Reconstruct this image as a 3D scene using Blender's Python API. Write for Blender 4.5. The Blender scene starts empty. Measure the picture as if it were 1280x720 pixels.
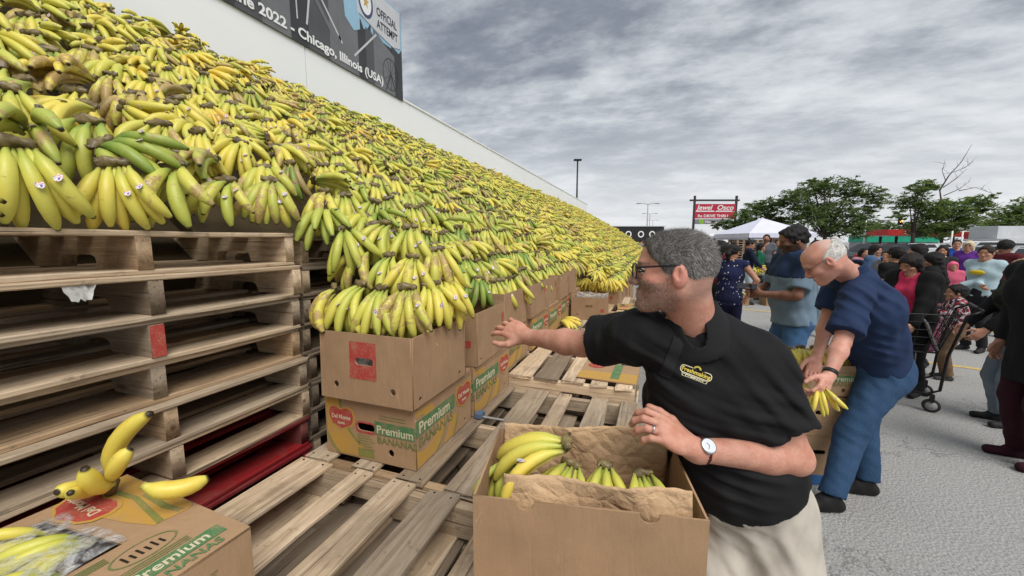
import bpy, bmesh, math, random
import numpy as np
from mathutils import Vector, Matrix, Euler

SC = bpy.context.scene
COL = SC.collection
rng = np.random.default_rng(7)
random.seed(7)
R = math.radians

# ------------------------------------------------------------------ camera
W0, H0, FPX = 1280.0, 720.0, 480.0
PITCH, YAW, CAMZ = R(6.9), R(20.0), 1.58
cam_d = bpy.data.cameras.new('camera')
cam = bpy.data.objects.new('camera', cam_d); COL.objects.link(cam)
cam.location = (0, 0, CAMZ)
cam.rotation_euler = Euler((math.pi/2 - PITCH, 0, YAW), 'XYZ')
cam_d.sensor_width = 36.0
cam_d.lens = 36.0*FPX/W0
cam_d.clip_start = 0.05
cam_d.clip_end = 3000
SC.camera = cam
SC.render.resolution_x, SC.render.resolution_y = 1024, 576

# ------------------------------------------------------------------ world: overcast sky
SUN_EL, SUN_AZ = R(54), R(135)          # azimuth clockwise from +Y
wd = bpy.data.worlds.new('World'); SC.world = wd; wd.use_nodes = True
nt = wd.node_tree; N = nt.nodes; L = nt.links
N.clear()
out = N.new('ShaderNodeOutputWorld')
sky = N.new('ShaderNodeTexSky'); sky.sky_type = 'NISHITA'; sky.sun_disc = False
sky.sun_elevation = SUN_EL; sky.sun_rotation = SUN_AZ
sky.air_density = 1.0; sky.dust_density = 2.5
bg1 = N.new('ShaderNodeBackground'); bg1.inputs[1].default_value = 0.06
L.new(sky.outputs[0], bg1.inputs[0])
tc = N.new('ShaderNodeTexCoord')
sep = N.new('ShaderNodeSeparateXYZ'); L.new(tc.outputs['Generated'], sep.inputs[0])
def M(op, a, b=None, c=None):
    n = N.new('ShaderNodeMath'); n.operation = op
    for i, v in enumerate((a, b, c)):
        if v is None: continue
        if isinstance(v, (int, float)): n.inputs[i].default_value = v
        else: L.new(v, n.inputs[i])
    return n.outputs[0]
zc = M('MAXIMUM', sep.outputs['Z'], 0.0)
den = M('ADD', zc, 0.20)
cx = M('DIVIDE', sep.outputs['X'], den); cy = M('DIVIDE', sep.outputs['Y'], den)
cmb = N.new('ShaderNodeCombineXYZ'); L.new(cx, cmb.inputs[0]); L.new(cy, cmb.inputs[1])
def wnoise(scale, det, rough, dist=0.0, off=0.0):
    n = N.new('ShaderNodeTexNoise'); n.inputs['Scale'].default_value = scale
    n.inputs['Detail'].default_value = det; n.inputs['Roughness'].default_value = rough
    n.inputs['Distortion'].default_value = dist
    mp = N.new('ShaderNodeMapping'); mp.inputs['Location'].default_value = (off, off*0.7, off*.3); mp.inputs['Rotation'].default_value = (0, 0, -YAW); mp.inputs['Scale'].default_value = (0.62, 1.0, 1.0)
    L.new(cmb.outputs[0], mp.inputs[0]); L.new(mp.outputs[0], n.inputs['Vector'])
    return n.outputs['Fac']
n1 = wnoise(1.25, 5, 0.48, 0.0, 5.3)
n2 = wnoise(4.2, 10, 0.60, 0.0, 11.0)
n3 = wnoise(11.0, 6, 0.62, 0.0, 2.0)
nn = M('ADD', M('ADD', M('MULTIPLY', n1, 0.42), M('MULTIPLY', n2, 0.42)), M('MULTIPLY', n3, 0.16))
ramp = N.new('ShaderNodeValToRGB'); L.new(nn, ramp.inputs[0])
e = ramp.color_ramp.elements
e[0].position = 0.36; e[0].color = (0.18, 0.205, 0.25, 1)
e[1].position = 0.62; e[1].color = (0.84, 0.87, 0.90, 1)
for p, c in ((0.445, (0.29, 0.32, 0.37)), (0.495, (0.44, 0.47, 0.51)), (0.55, (0.65, 0.68, 0.71))):
    k = e.new(p); k.color = (*c, 1)
# the cloud deck thins and brightens towards the horizon
hz = N.new('ShaderNodeMapRange'); hz.interpolation_type = 'SMOOTHSTEP'
L.new(zc, hz.inputs[0]); hz.inputs[1].default_value = 0.0; hz.inputs[2].default_value = 0.42
hz.inputs[3].default_value = 1.0; hz.inputs[4].default_value = 0.0
mixh = N.new('ShaderNodeMix'); mixh.data_type = 'RGBA'
L.new(M('MULTIPLY', hz.outputs[0], 0.78), mixh.inputs[0])
L.new(ramp.outputs[0], mixh.inputs[6]); mixh.inputs[7].default_value = (0.98, 1.0, 1.03, 1)
bg2 = N.new('ShaderNodeBackground'); bg2.inputs[1].default_value = 0.47
L.new(mixh.outputs[2], bg2.inputs[0])
mixs = N.new('ShaderNodeMixShader'); mixs.inputs[0].default_value = 0.90
L.new(bg1.outputs[0], mixs.inputs[1]); L.new(bg2.outputs[0], mixs.inputs[2])
L.new(mixs.outputs[0], out.inputs[0])

sun_d = bpy.data.lights.new('sun', 'SUN'); sun_d.energy = 1.5; sun_d.angle = R(38)
sun_d.color = (1.0, 0.965, 0.91)
sun = bpy.data.objects.new('sun', sun_d); COL.objects.link(sun)
sun.rotation_euler = Euler((math.pi/2 - SUN_EL, 0, -SUN_AZ + math.pi), 'XYZ')
sun.location = (0, -5, 12)

vs = SC.view_settings
vs.view_transform = 'Standard'; vs.look = 'None'; vs.exposure = 1.0; vs.gamma = 1.0
try: vs.use_curve_mapping = False
except Exception: pass

# ------------------------------------------------------------------ pixel helpers
_fw = np.array([-math.sin(YAW)*math.cos(PITCH), math.cos(YAW)*math.cos(PITCH), -math.sin(PITCH)])
_rt = np.array([math.cos(YAW), math.sin(YAW), 0.0]); _up = np.cross(_rt, _fw)
_C = np.array([0, 0, CAMZ])
def ray(x, y): return _fw + _rt*(x-640)/FPX - _up*(y-360)/FPX
def at(x, y, d): return _C + ray(x, y)*d
def atz(x, y, z):
    r = ray(x, y); return _C + r*(z-CAMZ)/r[2]
def atx(x, y, X):
    r = ray(x, y); return _C + r*X/r[0]
def proj(p):
    v = np.asarray(p) - _C; d = v @ _fw
    return 640+FPX*(v @ _rt)/d, 360-FPX*(v @ _up)/d, d

# ------------------------------------------------------------------ objects and tags
def tag(o, label=None, cat=None, group=None, kind=None):
    if label: o['label'] = label
    if cat: o['category'] = cat
    if group: o['group'] = group
    if kind: o['kind'] = kind
    return o
def thing(name, label, cat, loc=(0, 0, 0), rz=0.0, group=None):
    o = bpy.data.objects.new(name, None); COL.objects.link(o)
    o.empty_display_size = .05
    o.location = loc; o.rotation_euler = (0, 0, rz)
    return tag(o, label, cat, group)
def obj(name, me, mat=None, parent=None, loc=None, rot=None):
    o = bpy.data.objects.new(name, me); COL.objects.link(o)
    if mat is not None and len(me.materials) == 0: me.materials.append(mat)
    if parent is not None: o.parent = parent
    if loc is not None: o.location = loc
    if rot is not None: o.rotation_euler = rot
    return o

def np_mesh(name, V, Fq, smooth=True, attrs=None):
    """V (n,3); Fq = list of index arrays (m,3) or (m,4)"""
    me = bpy.data.meshes.new(name)
    V = np.asarray(V, np.float32)
    if not isinstance(Fq, (list, tuple)): Fq = [Fq]
    Fq = [np.asarray(f, np.int32) for f in Fq if len(f)]
    me.vertices.add(len(V)); me.vertices.foreach_set('co', V.ravel())
    idx = np.concatenate([f.ravel() for f in Fq])
    tot = np.concatenate([np.full(len(f), f.shape[1], np.int32) for f in Fq])
    st = np.concatenate([[0], np.cumsum(tot)[:-1]]).astype(np.int32)
    me.loops.add(len(idx)); me.loops.foreach_set('vertex_index', idx)
    me.polygons.add(len(tot)); me.polygons.foreach_set('loop_start', st)
    try: me.polygons.foreach_set('loop_total', tot)
    except Exception: pass
    me.polygons.foreach_set('use_smooth', np.full(len(tot), bool(smooth)))
    if attrs:
        for k, a in attrs.items():
            a = np.asarray(a, np.float32)
            at_ = me.attributes.new(k, 'FLOAT_COLOR', 'POINT')
            if a.shape[1] == 3: a = np.concatenate([a, np.ones((len(a), 1), np.float32)], 1)
            at_.data.foreach_set('color', a.ravel())
    me.update(calc_edges=True)
    return me

def bm_mesh(name, bm, smooth=False):
    me = bpy.data.meshes.new(name); bm.normal_update(); bm.to_mesh(me); bm.free()
    if smooth:
        me.polygons.foreach_set('use_smooth', np.ones(len(me.polygons), bool))
    return me

class MB:
    """small mesh collector"""
    def __init__(s): s.v = []; s.f = []
    def add(s, vs_, fs_):
        o = len(s.v); s.v += [tuple(map(float, v)) for v in vs_]; s.f += [tuple(i+o for i in f) for f in fs_]; return s
    def box(s, c, d, m=None, ch=0.0):
        x, y, z = (k/2 for k in d)
        vs_ = [Vector((sx*x, sy*y, sz*z)) for sz in (-1, 1) for sy in (-1, 1) for sx in (-1, 1)]
        if m is not None: vs_ = [m @ v for v in vs_]
        vs_ = [v+Vector(c) for v in vs_]
        return s.add(vs_, [(0, 2, 3, 1), (4, 5, 7, 6), (0, 1, 5, 4), (2, 6, 7, 3), (0, 4, 6, 2), (1, 3, 7, 5)])
    def tube(s, pts, rads, n=8, cap=True):
        pts = [Vector(p) for p in pts]
        if not hasattr(rads, '__len__'): rads = [rads]*len(pts)
        base = len(s.v); prev = None
        for i, p in enumerate(pts):
            t = (pts[min(i+1, len(pts)-1)] - pts[max(i-1, 0)]).normalized()
            a = prev if prev is not None else (Vector((0, 0, 1)) if abs(t.z) < .9 else Vector((1, 0, 0)))
            u = (a - t*a.dot(t)).normalized(); w = t.cross(u); prev = u
            for k in range(n):
                an = 2*math.pi*k/n
                s.v.append(tuple(p + (u*math.cos(an)+w*math.sin(an))*rads[i]))
        for i in range(len(pts)-1):
            for k in range(n):
                a = base+i*n+k; b = base+i*n+(k+1) % n
                s.f.append((a, b, b+n, a+n))
        if cap:
            s.f.append(tuple(base+k for k in range(n))[::-1])
            s.f.append(tuple(base+(len(pts)-1)*n+k for k in range(n)))
        return s
    def lathe(s, prof, n=16, m=None):
        base = len(s.v)
        for r, z in prof:
            for k in range(n):
                a = 2*math.pi*k/n; v = Vector((r*math.cos(a), r*math.sin(a), z))
                s.v.append(tuple(m @ v if m is not None else v))
        for i in range(len(prof)-1):
            for k in range(n):
                a = base+i*n+k; b = base+i*n+(k+1) % n
                s.f.append((a, b, b+n, a+n))
        s.f.append(tuple(base+k for k in range(n))[::-1]); s.f.append(tuple(base+(len(prof)-1)*n+k for k in range(n)))
        return s
    def me(s, name='mesh', smooth=False):
        m = bpy.data.meshes.new(name); m.from_pydata(s.v, [], s.f)
        if smooth: m.polygons.foreach_set('use_smooth', np.ones(len(m.polygons), bool))
        m.update(); return m
    def build(s, name, mat, parent=None, smooth=False, **k):
        return obj(name, s.me(name, smooth), mat, parent, **k)

def bevel_me(me, w=.003, seg=1):
    bm = bmesh.new(); bm.from_mesh(me)
    bmesh.ops.bevel(bm, geom=bm.edges[:], offset=w, segments=seg, affect='EDGES', profile=.5)
    bm.to_mesh(me); bm.free(); return me

_tmp_scene = bpy.data.scenes.new('scratch')
def curve_mesh(cu):
    o = bpy.data.objects.new('tmp', cu); _tmp_scene.collection.objects.link(o)
    vl = _tmp_scene.view_layers[0]; vl.update()
    me = bpy.data.meshes.new_from_object(o.evaluated_get(vl.depsgraph))
    bpy.data.objects.remove(o); return me
def flat(outer, holes=(), thick=.001, name='panel'):
    """2D outline (with holes) extruded: lies in XY, from z=0 to z=thick"""
    cu = bpy.data.curves.new('tmp', 'CURVE'); cu.dimensions = '2D'; cu.fill_mode = 'BOTH'; cu.extrude = thick/2
    for pts in [outer, *holes]:
        sp = cu.splines.new('POLY'); sp.points.add(len(pts)-1)
        for p, q in zip(sp.points, pts): p.co = (q[0], q[1], 0, 1)
        sp.use_cyclic_u = True
    me = curve_mesh(cu)
    bpy.data.curves.remove(cu)
    me.name = name
    me.transform(Matrix.Translation((0, 0, thick/2)))
    return me
_txt = {}
def text(s, size=.1, thick=.0006, bold=0.0, shear=0.0, align='LEFT', sx=1.0):
    key = (s, size, thick, bold, shear, align, sx)
    if key in _txt: return _txt[key]
    cu = bpy.data.curves.new('tmp', 'FONT'); cu.body = s; cu.size = size; cu.extrude = thick/2
    cu.offset = bold*size; cu.shear = shear; cu.align_x = align; cu.resolution_u = 3
    me = curve_mesh(cu)
    bpy.data.curves.remove(cu)
    me.transform(Matrix.Diagonal((sx, 1, 1, 1)) @ Matrix.Translation((0, 0, thick/2))); me.name = 'lettering'
    _txt[key] = me; return me
def ell(cx, cy, rx, ry, n=20, a0=0): return [(cx+rx*math.cos(a0+2*math.pi*i/n), cy+ry*math.sin(a0+2*math.pi*i/n)) for i in range(n)]
def rrect(x0, y0, x1, y1, r, n=4):
    p = []
    for cx_, cy_, a in ((x1-r, y1-r, 0), (x0+r, y1-r, 90), (x0+r, y0+r, 180), (x1-r, y0+r, 270)):
        for i in range(n+1):
            t = R(a+90*i/n); p.append((cx_+r*math.cos(t), cy_+r*math.sin(t)))
    return p

# ------------------------------------------------------------------ materials
class NT:
    def __init__(s, name):
        s.m = bpy.data.materials.new(name); s.m.use_nodes = True
        s.n = s.m.node_tree.nodes; s.l = s.m.node_tree.links
        s.b = s.n['Principled BSDF']
    def node(s, t, **k):
        n = s.n.new(t)
        for a, v in k.items(): setattr(n, a, v)
        return n
    def set(s, sock, v):
        if isinstance(v, bpy.types.NodeSocket): s.l.new(v, sock)
        elif hasattr(v, '__len__'): sock.default_value = tuple(v) if len(v) == len(sock.default_value) else (*v, 1)
        else: sock.default_value = v
    def math(s, op, a, b=0.0, clamp=False):
        n = s.node('ShaderNodeMath', operation=op); n.use_clamp = clamp
        s.set(n.inputs[0], a); s.set(n.inputs[1], b); return n.outputs[0]
    def vmath(s, op, a, b):
        n = s.node('ShaderNodeVectorMath', operation=op); s.set(n.inputs[0], a); s.set(n.inputs[1], b); return n.outputs[0]
    def noise(s, vec, scale, det=4, rough=.5, dist=0.0):
        n = s.node('ShaderNodeTexNoise'); s.set(n.inputs['Vector'], vec); n.inputs['Scale'].default_value = scale
        n.inputs['Detail'].default_value = det; n.inputs['Roughness'].default_value = rough; n.inputs['Distortion'].default_value = dist
        return n.outputs['Fac']
    def ramp(s, f, stops, interp='LINEAR'):
        n = s.node('ShaderNodeValToRGB'); s.set(n.inputs[0], f); r = n.color_ramp; r.interpolation = interp
        while len(r.elements) < len(stops): r.elements.new(.5)
        for el, (p, c) in zip(r.elements, stops):
            el.position = p; el.color = (c, c, c, 1) if isinstance(c, (int, float)) else (*c, 1)
        return n.outputs[0]
    def mix(s, f, a, b, mode='MIX'):
        n = s.node('ShaderNodeMix', data_type='RGBA', blend_type=mode)
        s.set(n.inputs[0], f); s.set(n.inputs[6], a); s.set(n.inputs[7], b); return n.outputs[2]
    def coord(s, k='Object'): return s.node('ShaderNodeTexCoord').outputs[k]
    def geo(s, k='Position'): return s.node('ShaderNodeNewGeometry').outputs[k]
    def info(s, k='Random'): return s.node('ShaderNodeObjectInfo').outputs[k]
    def attr(s, name, k='Color'):
        n = s.node('ShaderNodeAttribute'); n.attribute_name = name; return n.outputs[k]
    def scale(s, v, sc):
        n = s.node('ShaderNodeMapping'); s.set(n.inputs[0], v); n.inputs['Scale'].default_value = sc; return n.outputs[0]
    def bump(s, h, strength=.3, dist=.01):
        n = s.node('ShaderNodeBump'); s.set(n.inputs['Height'], h); n.inputs['Strength'].default_value = strength
        n.inputs['Distance'].default_value = dist; s.l.new(n.outputs[0], s.b.inputs['Normal'])
    def fin(s, color=None, rough=None, metal=None, spec=None):
        if color is not None: s.set(s.b.inputs['Base Color'], color)
        if rough is not None: s.set(s.b.inputs['Roughness'], rough)
        if metal is not None: s.set(s.b.inputs['Metallic'], metal)
        if spec is not None: s.set(s.b.inputs['Specular IOR Level'], spec)
        return s.m
def simple(name, col, rough=.6, var=.18, scale=14, metal=0.0, bump=0.0, bscale=60, spec=.4):
    t = NT(name); c = t.coord()
    f = t.noise(c, scale, 5, .6)
    lo = tuple(k*(1-var) for k in col); hi = tuple(min(1, k*(1+var)) for k in col)
    if bump: t.bump(t.noise(c, bscale, 4, .6), bump, .004)
    return t.fin(t.ramp(f, [(.3, lo), (.7, hi)]), rough, metal, spec)

def wood_mat(name, stops, grain=1.0):
    """boards run along local Y; the object's colour (a board's own wood) shifts tone"""
    t = NT(name)
    oc = t.info('Color'); rnd = t.info('Random')
    c = t.coord('Object')
    cb = t.node('ShaderNodeCombineXYZ')
    s1 = t.math('MULTIPLY', rnd, 37.0); t.set(cb.inputs[0], s1); t.set(cb.inputs[1], t.math('MULTIPLY', rnd, 91.0)); t.set(cb.inputs[2], s1)
    v = t.vmath('ADD', c, cb.outputs[0])
    g = t.noise(t.scale(v, (38, 2.4, 38)), 1.0, 7, .66, 1.0)
    g2 = t.noise(t.scale(v, (190, 8.0, 190)), 1.0, 3, .6, .2)
    kn = t.node('ShaderNodeTexVoronoi'); t.set(kn.inputs['Vector'], t.scale(v, (9, 2.6, 9))); kn.inputs['Scale'].default_value = 1.0
    knot = t.ramp(kn.outputs['Distance'], [(.04, 1.0), (.11, 0.0)])
    stain = t.ramp(t.noise(v, 3.2, 5, .65, .4), [(.48, 0.0), (.72, 1.0)])
    col = t.ramp(g, stops)
    col = t.mix(.92, col, oc, 'MULTIPLY')
    col = t.mix(t.math('MULTIPLY', t.ramp(g2, [(.55, 0.0), (.75, 1.0)]), .45), col, (.10, .065, .038))
    col = t.mix(t.math('MULTIPLY', stain, .55), col, (.15, .12, .095))
    edge = t.ramp(t.noise(t.scale(v, (1, 1, 1)), 23, 5, .7), [(.60, 0.0), (.70, 1.0)])
    col = t.mix(t.math('MULTIPLY', edge, .45), col, (.075, .058, .045))
    crk = t.ramp(t.noise(t.scale(v, (95, 1.1, 95)), 1.0, 3, .55), [(.655, 0.0), (.69, 1.0)])
    col = t.mix(t.math('MULTIPLY', crk, .75), col, (.05, .035, .025))
    col = t.mix(t.math('MULTIPLY', knot, .75), col, (.10, .05, .022))
    t.bump(t.math('SUBTRACT', t.math('ADD', g, g2), crk), .6, .003)
    return t.fin(col, t.ramp(g, [(.3, .85), (.7, .68)]), 0, .25)
WOOD = wood_mat('pallet_wood', [(.25, (.30, .215, .14)), (.5, (.55, .43, .305)), (.75, (.72, .60, .46))])
def card_mat(name, col, var=.12, crum=0):
    t = NT(name); c = t.geo('Position')
    f = t.noise(c, 7, 5, .62); fl = t.noise(c, 420, 2, .5)
    cr = t.noise(t.scale(c, (14, 14, 3)), 2.0, 4, .55, .8)
    a = tuple(k*(1-var) for k in col); b = tuple(min(1, k*(1+var)) for k in col)
    k = t.ramp(f, [(.3, a), (.72, b)])
    k = t.mix(t.math('MULTIPLY', t.ramp(fl, [(.5, 0.0), (.8, 1.0)]), .18), k, tuple(q*.55 for q in col))
    if crum:
        vo = t.node('ShaderNodeTexVoronoi', feature='DISTANCE_TO_EDGE'); t.set(vo.inputs['Vector'], t.vmath('ADD', c, t.vmath('MULTIPLY', t.node('ShaderNodeTexNoise').outputs['Color'], (.02, .02, .02)))); vo.inputs['Scale'].default_value = 21
        t.bump(t.math('ADD', t.math('MULTIPLY', t.math('MINIMUM', vo.outputs['Distance'], .25), 2.0), t.math('MULTIPLY', t.noise(c, 26, 5, .6, .6), 1.2)), .6, .010)
    else:
        sc_ = t.ramp(t.noise(t.scale(c, (30, 30, 6)), 1.0, 5, .7, 1.0), [(.66, 0.0), (.72, 1.0)]); k = t.mix(t.math('MULTIPLY', sc_, .35), k, tuple(min(1, q*1.5+.03) for q in col))
        t.bump(t.math('ADD', t.math('MULTIPLY', cr, .8), t.math('MULTIPLY', fl, .2)), .32, .012)
    return t.fin(k, .82, 0, .25)
CARD = card_mat('kraft_cardboard', (.37, .235, .135))
CARD2 = card_mat('printed_cardboard', (.40, .255, .145))
CARD_IN = card_mat('cardboard_inside', (.33, .205, .105))
PAPER = card_mat('kraft_paper', (.55, .37, .215), .10, 1)
def print_mat(name, col):
    t = NT(name); p = t.geo('Position')
    w = t.ramp(t.math('ADD', t.math('MULTIPLY', t.noise(p, 300, 3, .6), .5), t.math('MULTIPLY', t.noise(p, 24, 5, .7), .5)), [(.47, .10), (.62, .72)])
    c = t.mix(w, col, (.40, .255, .145)); t.bump(t.noise(p, 300, 2, .5), .2, .003)
    return t.fin(c, .8, 0, .2)
PRINT_GREEN = print_mat('print_green', (.030, .19, .075))
PRINT_OLIVE = print_mat('print_olive', (.19, .22, .045))
PRINT_RED = print_mat('print_red', (.42, .030, .036))
PRINT_YELLOW = print_mat('print_yellow', (.52, .30, .05))
PRINT_PALE = simple('print_pale', (.62, .55, .38), .75, .1, 40)
PRINT_TEXT = print_mat('print_text', (.11, .17, .05))
WHITE = simple('white_label', (.78, .78, .76), .55, .06, 40)
BLACK = simple('black_plastic', (.012, .012, .013), .45, .3, 40)
DARKMETAL = simple('dark_metal', (.03, .028, .027), .4, .3, 30, .6)
STEEL = simple('steel', (.55, .56, .57), .3, .15, 30, .9)

def plastic_film():
    t = NT('clear_plastic_film')
    c = t.geo('Position'); f = t.noise(c, 17, 4, .55, 2.0)
    t.bump(t.noise(c, 24, 3, .55, 2.5), .7, .02)
    t.set(t.b.inputs['Alpha'], t.ramp(f, [(.40, .03), (.68, .38)]))
    return t.fin((.80, .81, .82), .22, 0, .5)
FILM = plastic_film()

def banana_mat():
    t = NT('banana_skin')
    a = t.node('ShaderNodeAttribute'); a.attribute_name = 'bn'
    sp = t.node('ShaderNodeSeparateColor'); t.l.new(a.outputs['Color'], sp.inputs[0])
    tt, ripe, kind = sp.outputs[0], sp.outputs[1], sp.outputs[2]
    bru = a.outputs['Alpha']
    oi = t.node('ShaderNodeObjectInfo')
    so = t.node('ShaderNodeSeparateColor'); t.l.new(oi.outputs['Color'], so.inputs[0])
    ripe = t.math('ADD', ripe, so.outputs[0]); bru = t.math('ADD', bru, so.outputs[1])
    geo = t.geo('Position')
    v = t.vmath('ADD', geo, oi.outputs['Color'])
    nz = t.noise(v, 9, 4, .6); nb = t.noise(v, 16, 6, .68, .5); nf = t.noise(v, 120, 3, .6)
    r2 = t.math('ADD', ripe, t.math('MULTIPLY', t.math('SUBTRACT', nz, .5), .5))
    stem = t.ramp(tt, [(.05, 1.0), (.38, 0.0)])
    tipg = t.ramp(tt, [(.78, 0.0), (.95, 1.0)])
    r2 = t.math('SUBTRACT', r2, t.math('MULTIPLY', t.math('ADD', stem, t.math('MULTIPLY', tipg, .5)), .30))
    col = t.ramp(r2, [(0.0, (.19, .29, .05)), (.3, (.41, .46, .08)), (.55, (.62, .58, .10)), (.85, (.75, .60, .10)), (1.0, (.74, .49, .06))])
    bm_ = t.math('ADD', nb, t.math('MULTIPLY', t.math('SUBTRACT', bru, .5), .40))
    body = t.ramp(tt, [(.04, .3), (.2, 1.0), (.9, 1.0), (1.0, .6)])
    bm_ = t.math('MULTIPLY', t.ramp(bm_, [(.545, 0.0), (.605, 1.0)]), body)
    col = t.mix(t.math('MULTIPLY', bm_, .80), col, t.ramp(nf, [(.3, (.30, .18, .075)), (.7, (.50, .33, .17))]))
    spots = t.ramp(t.noise(v, 75, 3, .6), [(.66, 0.0), (.74, 1.0)])
    col = t.mix(t.math('MULTIPLY', spots, .4), col, (.16, .08, .025))
    tip = t.ramp(tt, [(.945, 0.0), (.975, 1.0)])
    col = t.mix(tip, col, (.035, .022, .012))
    stb = t.ramp(tt, [(.0, 1.0), (.07, 0.0)])
    col = t.mix(t.math('MULTIPLY', stb, .7), col, (.22, .15, .055))
    crown = t.ramp(kind, [(.25, 0.0), (.3, 1.0)], 'CONSTANT')
    col = t.mix(crown, col, t.ramp(nb, [(.3, (.07, .05, .025)), (.5, (.17, .125, .055)), (.7, (.30, .24, .09))]))
    stick = t.ramp(kind, [(.75, 0.0), (.8, 1.0)], 'CONSTANT')
    col = t.mix(stick, col, (.75, .76, .78))
    t.bump(t.math('ADD', nf, nb), .12, .003)
    return t.fin(col, t.ramp(nb, [(.3, .36), (.7, .52)]), 0, .45)
BAN = banana_mat()
# ================================================================== ground
def ground():
    t = NT('asphalt'); p = t.geo('Position')
    sp = t.noise(p, 75, 4, .72); big = t.noise(p, .55, 5, .6); mid = t.noise(p, 5, 4, .6)
    vor = t.node('ShaderNodeTexVoronoi'); t.set(vor.inputs['Vector'], p); vor.inputs['Scale'].default_value = 68
    base = t.ramp(sp, [(.30, (.20, .198, .192)), (.5, (.34, .336, .326)), (.70, (.47, .466, .452))])
    base = t.mix(t.math('MULTIPLY', t.ramp(vor.outputs['Distance'], [(.0, 1.0), (.30, 0.0)]), .4), base, (.55, .545, .53))
    base = t.mix(t.math('MULTIPLY', t.ramp(big, [(.4, 0.0), (.7, 1.0)]), .30), base, (.21, .207, .20))
    base = t.mix(t.math('MULTIPLY', t.ramp(mid, [(.55, 0.0), (.75, 1.0)]), .2), base, (.42, .415, .40))
    nc_ = t.noise(p, .55, 9, .62, .3); crk = t.ramp(t.math('ABSOLUTE', t.math('SUBTRACT', nc_, .5)), [(.0015, 1.0), (.004, 0.0)])
    base = t.mix(t.math('MULTIPLY', crk, .55), base, (.07, .069, .066))
    stn = t.ramp(t.noise(p, 1.7, 3, .5), [(.66, 0.0), (.74, 1.0)])
    base = t.mix(t.math('MULTIPLY', stn, .35), base, (.10, .098, .094))
    t.bump(t.math('ADD', sp, vor.outputs['Distance']), .55, .012)
    m = t.fin(base, .88, 0, .25)
    n = 40; s = 900.0
    # finer squares near the camera
    g = np.sign(np.linspace(-1, 1, n))*np.abs(np.linspace(-1, 1, n))**2.5*s
    X, Y = np.meshgrid(g, g, indexing='ij'); V = np.stack([X.ravel(), Y.ravel(), np.zeros(n*n)], 1)
    i = np.arange(n*n).reshape(n, n); F = np.stack([i[:-1, :-1], i[1:, :-1], i[1:, 1:], i[:-1, 1:]], -1).reshape(-1, 4)
    o = obj('ground', np_mesh('ground', V, F, False), m); tag(o, kind='structure')
    # worn yellow bay lines
    ym = NT('worn_yellow_paint'); pp = ym.geo('Position')
    wr = ym.ramp(ym.noise(pp, 14, 5, .7), [(.38, 0.0), (.52, 1.0)])
    ymat = ym.fin(ym.mix(wr, (.30, .295, .28), (.62, .42, .09)), .8)
    for k, (a, b, w) in enumerate((((3.05, 6.6), (7.5, 5.2), .11), ((2.0, 10.2), (7.5, 8.6), .11), ((2.3, 13.0), (9.5, 10.9), .11), ((1.0, 17.0), (14, 13.2), .11))):
        a = Vector((*a, 0.004)); b = Vector((*b, 0.004)); d = (b-a).normalized(); q = Vector((-d.y, d.x, 0))*w/2
        mb = MB().add([a-q, b-q, b+q, a+q], [(0, 1, 2, 3)])
        ln = mb.build('parking_line', ymat); tag(ln, kind='structure')
ground()

# ================================================================== bananas
def banana_geo(Lb, rad, a0, a1, nr, ns, rs):
    """curved finger from origin: tangent angle (from outward +Y towards down -Z) sweeps a0..a1; returns V,F,t"""
    ts = np.concatenate([[0, .05, .12], np.linspace(.22, .82, max(2, nr-6)), [.9, .955, .985]]) if nr >= 8 else np.array([0, .14, .4, .7, .93, 1.0])[:6] if nr >= 6 else np.array([0, .2, .62, .96])
    n = len(ts); ang = a0+(a1-a0)*ts
    dt = np.diff(ts, prepend=0)*Lb
    y = np.cumsum(np.cos(ang-(a1-a0)*np.diff(ts, prepend=0)/2)*dt); z = -np.cumsum(np.sin(ang-(a1-a0)*np.diff(ts, prepend=0)/2)*dt)
    C = np.stack([np.zeros(n), y, z], 1)
    prof = np.interp(ts, [0, .05, .12, .24, .45, .7, .84, .92, .96, .985, 1.0], [.36, .34, .50, .88, 1.0, .97, .80, .52, .36, .30, .26])*rad
    T = np.stack([np.zeros(n), np.cos(ang), -np.sin(ang)], 1)
    U = np.tile([1.0, 0, 0], (n, 1)); Wv = np.cross(T, U)
    ph = np.arange(ns)*2*np.pi/ns
    pent = 1+.10*np.cos(5*ph+rs)
    rr = prof[:, None]*(pent if ns >= 8 else 1.0)
    V = C[:, None]+rr[..., None]*(np.cos(ph)[None, :, None]*U[:, None]+np.sin(ph)[None, :, None]*Wv[:, None])
    V = V.reshape(-1, 3); tv = np.repeat(ts, ns)
    i = np.arange(n*ns).reshape(n, ns); j = np.roll(i, -1, 1)
    F = np.stack([i[:-1], j[:-1], j[1:], i[1:]], -1).reshape(-1, 4)
    V = np.concatenate([V, [C[-1]+T[-1]*rad*.06]]); tv = np.append(tv, 1.0)
    tri = np.stack([i[-1], j[-1], np.full(ns, n*ns)], -1)
    return V, F, tri, tv
def rotm(ax, a): return np.array(Matrix.Rotation(a, 3, ax))
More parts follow.
